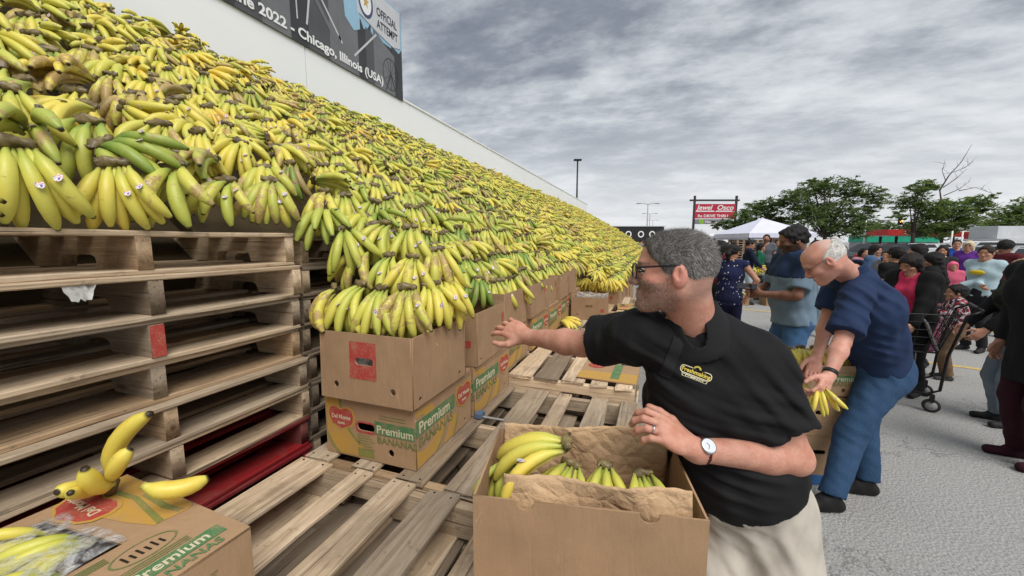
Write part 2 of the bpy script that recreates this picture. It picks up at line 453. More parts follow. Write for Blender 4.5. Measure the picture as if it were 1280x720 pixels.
def hand_proto(seed, lod):
    """list of parts (kind, V, F4, F3, bn). crown at origin, fingers hang down -Z, convex side to +Y, fan in X"""
    r = np.random.default_rng(seed)
    nf = int(r.integers(5, 9)); parts = []
    nr, ns = ((12, 10), (8, 8), (6, 6), (4, 4))[lod]
    spread = r.uniform(.9, 1.25); w = r.uniform(.055, .085); base = r.uniform(.205, .245)
    for k in range(nf):
        u = (k/(nf-1)-.5)*2
        Lb = base*r.uniform(.92, 1.05)*(1-.06*abs(u)); rad = r.uniform(.0172, .0200)
        a0 = R(r.uniform(34, 50)); a1 = a0+R(r.uniform(72, 98))
        row = (k % 2)*.55
        V, F, T3, tv = banana_geo(Lb, rad, a0+row*.35, a1+row*.28, nr, ns, r.uniform(0, 6))
        V = V @ rotm('Z', u*.18*spread).T @ rotm('Y', -u*.42*spread+r.normal(0, .05)).T
        V = V+np.array([u*w*.42, -row*.018, r.normal(0, .004)])
        bn = np.stack([tv, np.full(len(V), r.uniform(-.10, .10)), np.zeros(len(V)), np.full(len(V), r.uniform(-.22, .18))], 1)
        parts.append(('banana', V, F, T3, bn))
    # crown: rough tapering lump across the stems
    nc = (9, 7, 5, 4)[lod]; ms = (8, 6, 5, 4)[lod]
    xs = np.linspace(-1, 1, nc); rr = (.0095+.006*r.random(nc))*np.sqrt(np.clip(1.05-xs**2*.75, .1, 1))
    ph = np.arange(ms)*2*np.pi/ms
    V = np.stack([np.repeat(xs*w*.50, ms), (rr[:, None]*np.cos(ph)).ravel()*.85+.004+.004*r.normal(size=nc*ms), (rr[:, None]*np.sin(ph)).ravel()*1.15+.008+.003*r.normal(size=nc*ms)], 1)
    i = np.arange(nc*ms).reshape(nc, ms); j = np.roll(i, -1, 1)
    F = np.stack([i[:-1], i[1:], j[1:], j[:-1]], -1).reshape(-1, 4)
    T3 = np.concatenate([np.stack([np.full(ms-2, i[0, 0]), i[0, 1:-1], i[0, 2:]], -1), np.stack([np.full(ms-2, i[-1, 0]), i[-1, 2:], i[-1, 1:-1]], -1)])
    V = V+np.array([0, -.004, .006])
    parts.append(('crown', V, F, T3, np.tile([0, 0, .5, 0], (len(V), 1)).astype(float)))
    return parts
def sticker_mesh():
    V = []; n = 10
    for i in range(n): V.append((.0085*math.cos(2*math.pi*i/n), 0, .013*math.sin(2*math.pi*i/n)))
    V += [(v[0], .0006, v[2]) for v in V]
    F = [tuple(range(n)), tuple(range(2*n-1, n-1, -1))]+[(i, i+n, (i+1) % n+n, (i+1) % n) for i in range(n)]
    m = bpy.data.meshes.new('sticker'); m.from_pydata(V, [], F); m.update(); m.materials.append(STICK); return m
tS = NT('sticker_print'); cS = tS.coord('Object')
STICK = tS.fin(tS.ramp(tS.noise(cS, 260, 2, .5), [(.42, (.60, .05, .05)), (.46, (.78, .79, .80)), (.56, (.78, .79, .80)), (.60, (.05, .10, .35))]), .35)
STK = sticker_mesh()
NP = 16
PROTO = []
for s in range(NP):
    ps = hand_proto(100+s, 0)
    meshes = []
    for kind, V, F, T3, bn in ps:
        me = np_mesh(kind, V, [F, T3], True, {'bn': bn}); me.materials.append(BAN)
        st = None
        if kind == 'banana':      # sticker spot: convex side around mid-length
            ii = np.where((bn[:, 0] > .40) & (bn[:, 0] < .62))[0]; b = ii[np.argmax(V[ii, 1]+V[ii, 2]*.25)]
            c = V[ii].mean(0); st = (V[b], V[b]-c)
        meshes.append((kind, me, st))
    PROTO.append(meshes)
def merged(parts):
    off = 0; Vs, F4, F3, B = [], [], [], []
    for kind, V, F, T3, bn in parts:
        Vs.append(V); F4.append(F+off); F3.append(T3+off); B.append(bn); off += len(V)
    return np.concatenate(Vs), np.concatenate(F4), np.concatenate(F3), np.concatenate(B)
PROTO1 = [merged(hand_proto(100+s, 1)) for s in range(NP)]
PROTO2 = [merged(hand_proto(100+s, 2)) for s in range(NP)]
PROTO3 = [merged(hand_proto(100+s, 3)) for s in range(NP)]
ONE = []
for s in range(NP):
    V, F4, F3, B = PROTO1[s]
    me = np_mesh('banana_bunch', V, [F4, F3], True, {'bn': B}); me.materials.append(BAN); ONE.append(me)

def place_hand(mat, s, ripe, bru, label, group, parts=True, stickers=0, name='banana_bunch'):
    col = (ripe, bru, random.random()*5, 1)
    if not parts:
        o = obj(name, ONE[s]); o.matrix_world = mat; o.color = col
        return tag(o, label, 'bananas', group)
    root = thing(name, label, 'bananas', group=group); root.matrix_world = mat
    nst = stickers
    for kind, me, st in PROTO[s]:
        c = obj(kind, me, None, root); c.color = (ripe, bru, col[2]+random.random(), 1)
        if st is not None and nst > 0 and random.random() < .75:
            nst -= 1
            k = obj('sticker', STK, None, c)
            p, n = Vector(st[0]), Vector(st[1]).normalized()
            k.rotation_mode = 'QUATERNION'; k.rotation_quaternion = n.to_track_quat('Y', 'Z')
            k.location = p+n*.0012
    return root

def hand_matrix(pos, outward, down, roll=0.0, scale=1.0):
    y = Vector(outward).normalized(); z = -Vector(down); z = (z-y*z.dot(y)).normalized(); x = y.cross(z)
    m = Matrix((x, y, z)).transposed() @ Matrix.Rotation(roll, 3, 'Y')
    return Matrix.Translation(pos) @ (m*scale).to_4x4()

# ================================================================== the sloping display
X_RIDGE, Z_RIDGE, Y_END = -4.5, 3.50, 28.3
def profile(Y):
    if Y < 1.27: return [(-1.44, 1.60), (-1.62, 1.72), (X_RIDGE, Z_RIDGE)]
    if Y < 4.9: return [(-.90, 1.19), (-1.02, 1.33), (-1.34, 1.55), (X_RIDGE, Z_RIDGE)]
    return [(-.42, .98), (-.80, 1.20), (-1.34, 1.55), (X_RIDGE, Z_RIDGE)]
def support():
    """boarded slope under the fruit, one body per length"""
    t = NT('slope_boards'); p = t.geo('Position')
    m = t.fin(t.ramp(t.noise(p, 5, 4, .6), [(.3, (.045, .032, .016)), (.7, (.12, .085, .04))]), .9)
    root = thing('display_slope', 'sloping timber base buried under the heaped bananas', 'display stand', (0, 0, 0))
    for y0, y1 in ((-1.2, 1.24), (1.30, 4.86), (4.9, Y_END)):
        pr_ = profile((y0+y1)/2)
        pts = [(x-.04, z-.10) for x, z in pr_]
        pts = [(pts[0][0]-.5 if y1 < 4.88 else pts[0][0]-.55, pts[0][1]-.03)] + [q for q in pts if q[0] < pts[0][0]-.5] + [(X_RIDGE-.02, .0), (-2.75 if y1 < 4.9 else -1.4, 0.0)]
        V = [(x, y0, z) for x, z in pts]+[(x, y1, z) for x, z in pts]; n = len(pts)
        F = [tuple(range(n)), tuple(range(2*n-1, n-1, -1))]+[(i, i+n, (i+1) % n+n, (i+1) % n) for i in range(n)]
        MB().add(V, F).build('slope_board', m, root)
support()

def tiers(Y):
    main = [(-1.47-.288*k, 1.815+.169*k) for k in range(11)]
    if Y < 1.27: return main
    if Y < 4.9: return [(-.94, 1.335), (-1.09, 1.47), (-1.27, 1.64)]+main
    return [(-.48, 1.10), (-.70, 1.22), (-.93, 1.38), (-1.20, 1.58)]+main
def pile():
    cand = []
    Y = -1.0; col_ = 0
    while Y < Y_END:
        st = .168 if Y < 9 else .185
        for k, (x, z) in enumerate(tiers(Y)):
            yy = Y+rng.uniform(-.03, .03)+(k % 2)*st/2
            if 1.27 < Y < 1.60 and k < 2: continue
            if Y < 1.27 and yy > 1.25: continue
            xj = x+rng.uniform(-.03, .03)
            cand.append((xj, yy, z+rng.uniform(-.03, .03), 0))
            cand.append((xj-.15, yy+st*.5+rng.uniform(-.04, .04), z+.075+rng.uniform(-.02, .03), 1))
        Y += st; col_ += 1
    out_ = []
    for x, yy, z, k in cand:
        if k == 0:
            down = np.array([.22, -.16, -1.0])+rng.normal(0, .11, 3); outw = np.array([.62, -.66, .10])+rng.normal(0, .20, 3)
            roll = rng.normal(0, .11)
            if rng.random() < .07: roll += rng.choice([-1, 1])*rng.uniform(.6, 1.3)
        else:
            down = np.array([.50, -.42, -.72])+rng.normal(0, .28, 3); outw = np.array([.40, -.50, .62])+rng.normal(0, .25, 3)
            roll = rng.normal(0, .35)
        rl_ = roll
        sc = rng.uniform(.92, 1.12)
        pos = np.array([x, yy, z])
        # ripeness: patches of greener and yellower deliveries along the display
        f = .5+.5*math.sin(yy*.9+1.3*math.sin(z*1.7)+x*.8)
        near = math.exp(-max(0, yy-1)/6.0)
        ripe = np.clip(.66-.26*near*f+rng.normal(0, .14), .12, 1.0)
        if rng.random() < .09: ripe -= .20
        bru = np.clip(rng.normal(.42, .26), 0, .82)
        out_.append((pos, outw, down, roll, sc, float(ripe), float(bru), int(rng.integers(NP))))
    # the 300 that show largest become things of their own
    key = []
    for i, h in enumerate(out_):
        u, v, d = proj(h[0])
        vis = -40 < u < 1320 and -40 < v < 760 and d > .2
        key.append(d if vis else 1e3+d)
    order = np.argsort(key)
    single = set(order[:288].tolist())
    rank = {int(i): r for r, i in enumerate(order[:288])}
    for i in single:
        pos, ow, dn, rl, sc, ripe, bru, s = out_[i]
        m = hand_matrix(pos, ow, dn, rl, sc)
        tone = 'mostly green' if ripe < .36 else 'yellow-green' if ripe < .60 else 'yellow'
        mark = ', heavily bruised' if bru > .80 else ', brown-patched' if bru > .62 else ', clean-skinned' if bru < .25 else ''
        lie = ', lying sideways' if abs(rl) > .7 else ''
        nf = ('five', 'six', 'seven', 'eight')[len(PROTO[s])-6]
        where = ', on slope above tall pallet stack' if pos[1] < 1.27 else ', on slope behind kraft box row'
        place_hand(m, s, ripe, bru, f'{tone} {nf}-finger banana hand{mark}{lie}{where}', 'banana hands on the display slope', rank[i] < 190, 2 if rank[i] < 150 else 0)
    Vs, F4s, F3s, Bs = [], [], [], []; off = 0
    for i, (pos, ow, dn, rl, sc, ripe, bru, s) in enumerate(out_):
        if i in single: continue
        u, v, d = proj(pos)
        if d < .3 or u < -200: V, F4, F3, B = PROTO3[s]
        else: V, F4, F3, B = (PROTO2 if d < 9.5 else PROTO3)[s]
        m = np.array(hand_matrix(pos, ow, dn, rl, sc*(1.0 if d < 9.5 else 1.08)))
        Vs.append(V @ m[:3, :3].T+m[:3, 3]); F4s.append(F4+off); F3s.append(F3+off); off += len(V)
        b = B.copy(); b[:, 1] += ripe; b[:, 3] += bru; Bs.append(b)
    me = np_mesh('banana_heap', np.concatenate(Vs), [np.concatenate(F4s), np.concatenate(F3s)], True, {'bn': np.concatenate(Bs)})
    me.materials.append(BAN)
    o = obj('banana_heap', me); o.color = (0, 0, 0, 1)
    tag(o, 'long sloping heap of bananas stretching away below the white wall', 'bananas', kind='stuff')
    print('hands', len(out_), 'heap polys', len(me.polygons))
pile()

# ================================================================== pallets
def board_mesh(Lb, w, h, seed, rough=.004):
    """plank along Y, chamfered long edges, a little warp and ragged ends"""
    r = np.random.default_rng(seed); c = min(.004, h*.2); ny = 4
    sec = [(-w/2+c, -h/2), (w/2-c, -h/2), (w/2, -h/2+c), (w/2, h/2-c), (w/2-c, h/2), (-w/2+c, h/2), (-w/2, h/2-c), (-w/2, -h/2+c)]
    V = []; n = len(sec)
    ws = r.normal(0, rough, ny); hs = r.normal(0, rough*.35, ny)
    for i in range(ny):
        y = -Lb/2+Lb*i/(ny-1)
        for x, z in sec:
            V.append((x+ws[i]*(1 if x > 0 else -.6), y+(r.normal(0, rough) if i in (0, ny-1) else 0), z+hs[i]))
    F = [(i*n+k, i*n+(k+1) % n, (i+1)*n+(k+1) % n, (i+1)*n+k) for i in range(ny-1) for k in range(n)]
    F += [tuple(range(n))[::-1], tuple((ny-1)*n+k for k in range(n))]
    m = bpy.data.meshes.new('board'); m.from_pydata(V, [], F); m.update(); m.materials.append(WOOD); return m
_bc = {}
def board(Lb, w, h):
    key = (round(Lb, 3), round(w, 3), round(h, 3), random.randrange(3))
    if key not in _bc: _bc[key] = board_mesh(*key[:3], hash(key) % 9999)
    return _bc[key]
def stringer_mesh(Lb, w, h, notch=True):
    # side outline with two fork notches, length along Y
    c = .012
    pts = [(-Lb/2, -h/2)]
    if notch:
        for c0 in (-Lb*.24, Lb*.24):
            a, b = c0-.11, c0+.11
            pts += [(a, -h/2), (a+.012, -h/2+h*.34), (a+.035, -h/2+h*.42), (b-.035, -h/2+h*.42), (b-.012, -h/2+h*.34), (b, -h/2)]
    pts += [(Lb/2, -h/2), (Lb/2, h/2), (-Lb/2, h/2)]
    me = flat(pts, (), w, 'stringer')        # XY -> rotate so outline is YZ
    me.transform(Matrix(((0, 0, 1, -w/2), (1, 0, 0, 0), (0, 1, 0, 0), (0, 0, 0, 1))))
    me.materials.append(WOOD); return me
_sc = {}
def stringer(Lb, w, h):
    key = (round(Lb, 3), round(w, 3), round(h, 3))
    if key not in _sc: _sc[key] = stringer_mesh(*key)
    return _sc[key]
TONES = [(1.0, .97, .92), (.90, .86, .80), (.72, .72, .71), (.52, .53, .54), (1.0, .86, .68), (.74, .64, .52), (.42, .40, .38), (1.15, 1.10, 1.02)]
RED = wood_mat('red_painted_wood', [(.28, (.20, .010, .016)), (.5, (.32, .014, .022)), (.75, (.40, .024, .03))])
NAIL = MB().lathe([(.004, -.001), (.004, .0012)], 6).me('nail'); NAIL.materials.append(DARKMETAL)
def pallet(x0, x1, y0, y1, ztop, h, label, group, slats=None, detail=True, jitter=.008, tone=None, bottom=True, red=False, name='wooden_pallet'):
    """deck boards along Y, three stringers along X (outer two along the y0 and y1 edges)"""
    cx_, cy_ = (x0+x1)/2+random.uniform(-1, 1)*jitter, (y0+y1)/2+random.uniform(-1, 1)*jitter
    root = thing(name, label, 'pallet', (cx_, cy_, ztop-h), R(random.uniform(-.5, .5)) if jitter else 0, group)
    lx, ly = x1-x0, y1-y0; tb = .017; sh = h-2*tb
    tn = tone or random.choice(TONES)
    def col(o, k=.16):
        q = random.choice(TONES) if random.random() < .3 else tn
        f = random.uniform(1-k, 1+k); o.color = (q[0]*f, q[1]*f, q[2]*f, 1)
    if slats is None:
        ws = [.135, .092, .092, .135, .092, .092, .135] if lx > 1.1 else [.12, .09, .09, .09, .12]
        gap = (lx-sum(ws))/(len(ws)-1); slats = []; c = -lx/2
        for w in ws: slats.append((c+w/2, w)); c += w+gap
    else: slats = [((a+b)/2-cx_, b-a) for a, b in slats]
    for c, w in slats:
        o = obj('deck_board', board(ly, w, tb), None, root, (c, random.uniform(-.004, .004), h-tb/2), (0, 0, R(random.uniform(-.4, .4)))); col(o)
        if red: o.data = o.data.copy(); o.data.materials[0] = RED
        if detail:
            for sgn in (-1, 0, 1):
                yy = sgn*(ly/2-.02)
                for q in (-.3, .3): obj('nail', NAIL, None, root, (c+q*w+random.uniform(-.006, .006), yy+random.uniform(-.006, .006), h))
    for sgn in (-1, 0, 1):
        o = obj('stringer', stringer(lx, .038, sh), None, root, (0, sgn*(ly/2-.021), h/2), (0, 0, -math.pi/2)); col(o)
        if red and sgn: o.data = o.data.copy(); o.data.materials[0] = RED
    if bottom:
        bs = [(-lx/2+.06, .12), (-lx*.2, .09), (0, .09), (lx*.2, .09), (lx/2-.06, .12)]
        for c, w in bs:
            o = obj('bottom_board', board(ly, w, tb), None, root, (c, random.uniform(-.006, .006), tb/2)); col(o)
            if red: o.data = o.data.copy(); o.data.materials[0] = RED
    return root
G1, G2, G3 = 'pallets in the tall stack under the slope', 'pallets in the second tall stack', 'pallets of the low platform'
ORD = ['topmost', 'second', 'third', 'fourth', 'fifth', 'sixth', 'seventh', 'eighth', 'ninth', 'tenth', 'eleventh', 'lowest']
hP = .1345
STACK_TONES = [TONES[0], TONES[4], TONES[3], TONES[5], TONES[2], TONES[1], TONES[5], TONES[4], TONES[3], TONES[1], TONES[6], TONES[3]]
for k in range(12):
    zt = 1.614-k*hP
    red = k in (6, 7)
    off = [0, .01, .005, -.006, .018, .02, .0, .012, .03, .0, .0, 0][k]
    p = pallet(-2.64+off, -1.42+off, .20, 1.222, zt, hP, f'{"red painted" if red else "rough timber"} pallet, {ORD[k]} of the tall stack carrying bananas', G1, tone=STACK_TONES[k], detail=False, red=red)
    # coloured stringer end
    if k == 2:
        MB().box((1.22/2+.002, 0, hP/2), (.004, .036, hP-.036)).build('painted_end', PRINT_RED, p)
# crumpled paper scrap hanging from the stack
pa = atx(101, 362, -1.40)
mbs = MB()
nS = 7
pts = [(x*.012, .004*math.sin(x*2.1)+.003*math.sin(x*5), -abs(math.sin(x*1.9))*.006) for x in range(-3, 4)]
V = []
for j in range(5):
    for i, (a, b, c) in enumerate(pts): V.append((.003+.01*j*.3+b+.003*math.sin(i*3+j*2), a*(1-.12*j)+.003*math.sin(j*3), -.011*j+c*j*.4))
F = [(j*nS+i, j*nS+i+1, (j+1)*nS+i+1, (j+1)*nS+i) for j in range(4) for i in range(nS-1)]
sc_ = mbs.add(V, F).build('paper_scrap', simple('scrap_paper', (.48, .47, .45), .8, .25, 60, bump=.6), None, True, loc=(-1.415, pa[1], 1.614-hP-.004)); tag(sc_, 'crumpled grey-white paper scrap hanging out of the tall pallet stack', 'paper')
for k in range(12):
    pallet(-2.66, -1.45, 1.27, 2.29, 1.60-k*.133, .133, f'dark weathered pallet, {ORD[k]} of the stack wedged behind the kraft boxes', G2, tone=random.choice([TONES[6], TONES[3], TONES[5]]), detail=False)
near_slats = [(-1.310, -1.155), (-1.040, -.955), (-.872, -.765), (-.705, -.585), (-.47, -.375), (-.255, -.16), (-.07, .05)]
for k in range(5):
    pallet(-1.31, .05, .085, 1.095, .71-k*.1415, .1415, f'pale timber pallet, {ORD[k]} of the platform under the paper-lined box', G3, near_slats if k == 0 else None, detail=k == 0, tone=TONES[0] if k == 0 else None, jitter=.0 if k == 0 else .012)
mid_slats = [(-1.31, -1.19), (-1.08, -.97), (-.865, -.75), (-.665, -.535), (-.47, -.40), (-.29, -.20), (-.13, -.02)]
for k in range(5):
    pallet(-1.31, -.02, 1.115, 2.115, .706-k*.141, .141, f'greyed timber pallet, {ORD[k]} of the platform under the first printed boxes', G3, mid_slats if k == 0 else None, detail=k == 0, tone=TONES[2] if k == 0 else None, jitter=.0 if k == 0 else .01)
far_slats = [(-1.30, -1.19), (-1.09, -.99), (-.90, -.83), (-.80, -.665), (-.635, -.50), (-.47, -.34), (-.31, -.20), (-.17, -.06)]
for k in range(6):
    pallet(-1.30, -.06, 2.135, 3.13, .775-k*.129, .129, f'pale timber pallet, {ORD[k]} of the platform carrying the flattened carton', G3, far_slats if k == 0 else None, detail=False, tone=TONES[7] if k == 0 else None, jitter=0)
for q, (ya, yb) in enumerate(((3.16, 4.17), (4.20, 5.21))):
    for k in range(5):
        pallet(-1.30, -.08, ya, yb, .755-k*.151, .151, f'timber pallet, {ORD[k]} of the platform {["before", "under"][q]} the open liner-filled box', G3, detail=False, jitter=.005)
# ================================================================== wall and banner behind the display
def wall():
    t = NT('white_panel'); p = t.geo('Position')
    m = t.fin(t.ramp(t.noise(t.scale(p, (.4, .4, 1.5)), 1.0, 5, .6), [(.3, (.84, .86, .87)), (.7, (.89, .905, .91))]), .45)
    root = thing('white_wall', 'long white panelled wall standing behind the banana slope', 'wall', (X_RIDGE-.16, 0, 0))
    y = -3.0; k = 0
    while y < Y_END+.4:
        y1 = min(y+2.44, Y_END+.5)
        me = MB().box((0, (y+y1)/2, 2.13), (.12, y1-y-.012, 4.26)).me('panel'); bevel_me(me, .002)
        obj('panel', me, m, root); y = y1; k += 1
    cap = MB().box((0, (Y_END-2.5)/2, 4.27), (.16, Y_END+3.5, .03)).build('cap_rail', m, root)
    root2 = None
wall()
def banner():
    xb = X_RIDGE-.08
    y0, y1, z0, z1 = -1.2, 6.52, 4.23, 5.78
    root = thing('skyline_banner', 'dark grey printed skyline banner with white lettering above the white wall', 'banner', (xb, y0, z0))
    Rm = Matrix(((0, 0, 1, 0), (1, 0, 0, 0), (0, 1, 0, 0), (0, 0, 0, 1)))   # local XY -> world YZ, normal +X
    Wd, Hd = y1-y0, z1-z0
    def dec(name, pts, mat, off, holes=(), parent=root):
        me = flat(pts, holes, .0012, name); me.transform(Rm); return obj(name, me, mat, parent, (off, 0, 0))
    g1 = simple('banner_charcoal', (.045, .047, .052), .5, .12, 3); g2 = simple('banner_grey', (.085, .088, .095), .5, .12, 3)
    g3 = simple('banner_midgrey', (.16, .165, .175), .5, .1, 3); sk = simple('banner_sky', (.30, .50, .66), .5, .1, 2)
    pale = simple('banner_pale', (.55, .57, .60), .5, .06, 3); wt = simple('banner_white', (.82, .83, .84), .5, .04, 3)
    # sheet with slight waves and a soft upper corner
    nx, nz = 60, 10; V = []
    for j in range(nz+1):
        for i in range(nx+1):
            a, b = i/nx, j/nz
            V.append((0, a*Wd, b*Hd))
    F = [(j*(nx+1)+i, j*(nx+1)+i+1, (j+1)*(nx+1)+i+1, (j+1)*(nx+1)+i) for j in range(nz) for i in range(nx)]
    MB().add(V, F).build('sheet', g1, root)
    dec('sky_print', [(0, Hd*.5), (Wd-.01, Hd*.52), (Wd-.01, Hd-.005), (0, Hd-.005)], sk, .002)
    rb = np.random.default_rng(5); x = 0.0; k = 0
    while x < Wd-.25:
        w = rb.uniform(.28, .6); h = Hd*rb.uniform(.55, .93); x1 = min(x+w, Wd-.01)
        top = [(x1, h), (x+w*.7, h+.0), (x+w*.5, h+.12*rb.random()), (x, h-.05*rb.random())]
        if x > Wd-1.5: top = [(a, min(b, Hd*rb.uniform(.45, .62))) for a, b in top]
        dec('tower_print', [(x, .005), (x1, .005)]+top, (g1, g2, g3)[k % 3], .004+.0008*(k % 3)); x += w*rb.uniform(.6, .9); k += 1
    # lattice tower lines and ferris wheel
    for a, b, w in (((5.05, 1.5), (6.1, .3), .06), ((5.55, .3), (5.75, 1.5), .03), ((5.2, 1.5), (6.2, .35), .03), ((6.15, .2), (6.16, 1.5), .045), ((6.45, .28), (7.0, .85), .03), ((5.4, .3), (5.38, 1.5), .02), ((4.9, .3), (4.92, 1.5), .02), ((4.8, .3), (4.8, 1.5), .02)):
        d = Vector((b[0]-a[0], b[1]-a[1])).normalized(); q = Vector((-d.y, d.x))*w/2
        dec('girder_print', [(a[0]-q.x, a[1]-q.y), (b[0]-q.x, b[1]-q.y), (b[0]+q.x, b[1]+q.y), (a[0]+q.x, a[1]+q.y)], (g3, pale)[int(w < .04)], .0078)
    cw = (7.36, .34)
    dec('wheel_print', ell(cw[0], cw[1], .22, .27, 30), g1, .0082, [ell(cw[0], cw[1], .208, .257, 30)])
    for k in range(6):
        a = math.pi*k/6; dx, dz = .21*math.cos(a), .26*math.sin(a)
        dec('spoke_print', [(cw[0]-dx-.004, cw[1]-dz), (cw[0]+dx-.004, cw[1]+dz), (cw[0]+dx+.004, cw[1]+dz), (cw[0]-dx+.004, cw[1]-dz)], g1, .0086)
    dec('leg_print', [(cw[0]-.16, .03), (cw[0]-.14, .03), (cw[0]+.01, cw[1]), (cw[0]+.14, .03), (cw[0]+.16, .03), (cw[0], cw[1]+.05)], g1, .009)
    dec('blue_gap_print', [(6.28, .78), (6.46, .66), (6.60, .74), (6.60, 1.5), (6.22, 1.5)], sk, .0094)
    dec('title_field', [(6.55, 1.00), (7.0, .90), (7.45, .84), (7.66, .90), (7.66, Hd-.03), (6.55, Hd-.02)], pale, .0100)
    # round crest
    c = (6.76, 1.24)
    dec('crest_ring', ell(c[0], c[1], .175, .25, 30), simple('crest_blue', (.05, .08, .16), .5), .0112, [ell(c[0], c[1], .135, .195, 30)])
    dec('crest_disc', ell(c[0], c[1], .135, .195, 30), wt, .0112)
    dec('crest_star', [(c[0]+.08*math.cos(R(90+36*i))*(1 if i % 2 == 0 else .42), c[1]+.11*math.sin(R(90+36*i))*(1 if i % 2 == 0 else .42)) for i in range(10)], simple('crest_gold', (.50, .33, .10), .5), .0124)
    dk = simple('banner_ink', (.02, .022, .03), .5)
    def txt(s, size, x, z, mat, off, bold, sx=1.0, align='LEFT'):
        me = text(s, size, .0012, bold, 0, align, sx).copy(); me.transform(Rm); me.materials.clear(); return obj('lettering', me, mat, root, (off, x, z))
    txt('OFFICIAL', .19, 7.02, 1.18, dk, .0136, .012, .70); txt('ATTEMPT', .19, 7.02, .98, dk, .0136, .012, .70)
    txt('19th June 2022 - Chicago, Illinois (USA)', .178, 7.14, .085, wt, .0136, .03, 1.08, 'RIGHT')
    # carrying frame on the wall
    for yy in (.6, 3.2, 5.0, 6.4): MB().tube([(-.05, yy, -.4), (-.05, yy+.0, Hd)], .02, 8).build('frame_post', STEEL, root)
    MB().tube([(-.05, .0, Hd*.98), (-.05, Wd, Hd*.98)], .018, 8).build('frame_rail', STEEL, root)
banner()

# ================================================================== cartons
def panel_mesh(w, h, holes=(), notches=(), th=.005, sag=0.0):
    """upright panel in XZ, outer face at y=0 looking to -Y, bottom centre at origin"""
    out_ = [(-w/2, 0), (w/2, 0), (w/2, h)]
    for c, r in sorted(notches, reverse=True):
        out_ += [(c+r*math.cos(R(a)), h+r*1.05*math.sin(R(a))) for a in range(0, -181, -20)]
    out_ += [(-w/2, h)]
    me = flat(out_, holes, th, 'panel')
    me.transform(Matrix(((1, 0, 0, 0), (0, 0, -1, th), (0, 1, 0, 0), (0, 0, 0, 1))))
    return me
SHIELD = [(-.5, .0), (-.54, .20), (-.46, .36), (-.30, .42), (-.14, .38), (0, .32), (.14, .38), (.30, .40), (.46, .32), (.54, .14), (.50, -.10), (.36, -.24), (.22, -.27), (.10, -.34), (0, -.36), (-.12, -.34), (-.24, -.27), (-.38, -.22)]
def sc2(p, s, dx=0, dy=0, sy=None): return [(x*s+dx, y*(sy or s)+dy) for x, y in p]
_dc = {}
def decal(name, pts, mat, holes=(), th=.0007):
    key = (name, mat.name, tuple(pts[0]), tuple(pts[-1]), len(pts), tuple(pts[len(pts)//2]), th)
    if key not in _dc:
        me = flat(pts, holes, th, name)
        me.transform(Matrix(((1, 0, 0, 0), (0, 0, -1, 0), (0, 1, 0, 0), (0, 0, 0, 1)))); me.materials.append(mat); _dc[key] = me
    return _dc[key]
def tdecal(s, size, mat, bold=.01, sx=1.0, align='LEFT'):
    key = ('t', s, size, mat.name, bold, sx, align)
    if key not in _dc:
        me = text(s, size, .0007, bold, 0, align, sx).copy()
        me.transform(Matrix(((1, 0, 0, 0), (0, 0, -1, 0), (0, 1, 0, 0), (0, 0, 0, 1)))); me.materials.clear(); me.materials.append(mat); _dc[key] = me
    return _dc[key]
def shield(par, x, z, s, lift=.0008):
    o = obj('logo', decal('logo', sc2(SHIELD, s*1.16, 0, 0), PRINT_YELLOW), None, par, (x, -lift, z))
    obj('logo_field', decal('logo_field', sc2(SHIELD, s), PRINT_RED), None, o, (0, -.0008, 0))
    obj('lettering', tdecal('Del Monte', s*.215, PRINT_PALE, .012, .9, 'CENTER'), None, o, (0, -.0016, -.01*s))
    obj('lettering', tdecal('Quality', s*.12, PRINT_PALE, .012, .9, 'CENTER'), None, o, (0, -.0016, -.2*s))
def arc_band(cx_, cy_, r0, r1, a0, a1, n=10):
    o = [(cx_+r1*math.cos(R(a0+(a1-a0)*i/n)), cy_+r1*math.sin(R(a0+(a1-a0)*i/n))) for i in range(n+1)]
    return o+[(cx_+r0*math.cos(R(a1+(a0-a1)*i/n)), cy_+r0*math.sin(R(a1+(a0-a1)*i/n))) for i in range(n+1)]
def clip_rect(pts, x0, x1, z0, z1):
    for ax, lim, sg in ((0, x0, 1), (0, x1, -1), (1, z0, 1), (1, z1, -1)):
        res = []
        for i in range(len(pts)):
            a, b = pts[i], pts[(i+1) % len(pts)]
            ia, ib = (a[ax]-lim)*sg >= 0, (b[ax]-lim)*sg >= 0
            if ia: res.append(a)
            if ia != ib:
                t_ = (lim-a[ax])/(b[ax]-a[ax]); res.append((a[0]+(b[0]-a[0])*t_, a[1]+(b[1]-a[1])*t_))
        pts = res
        if len(pts) < 3: return []
    return pts
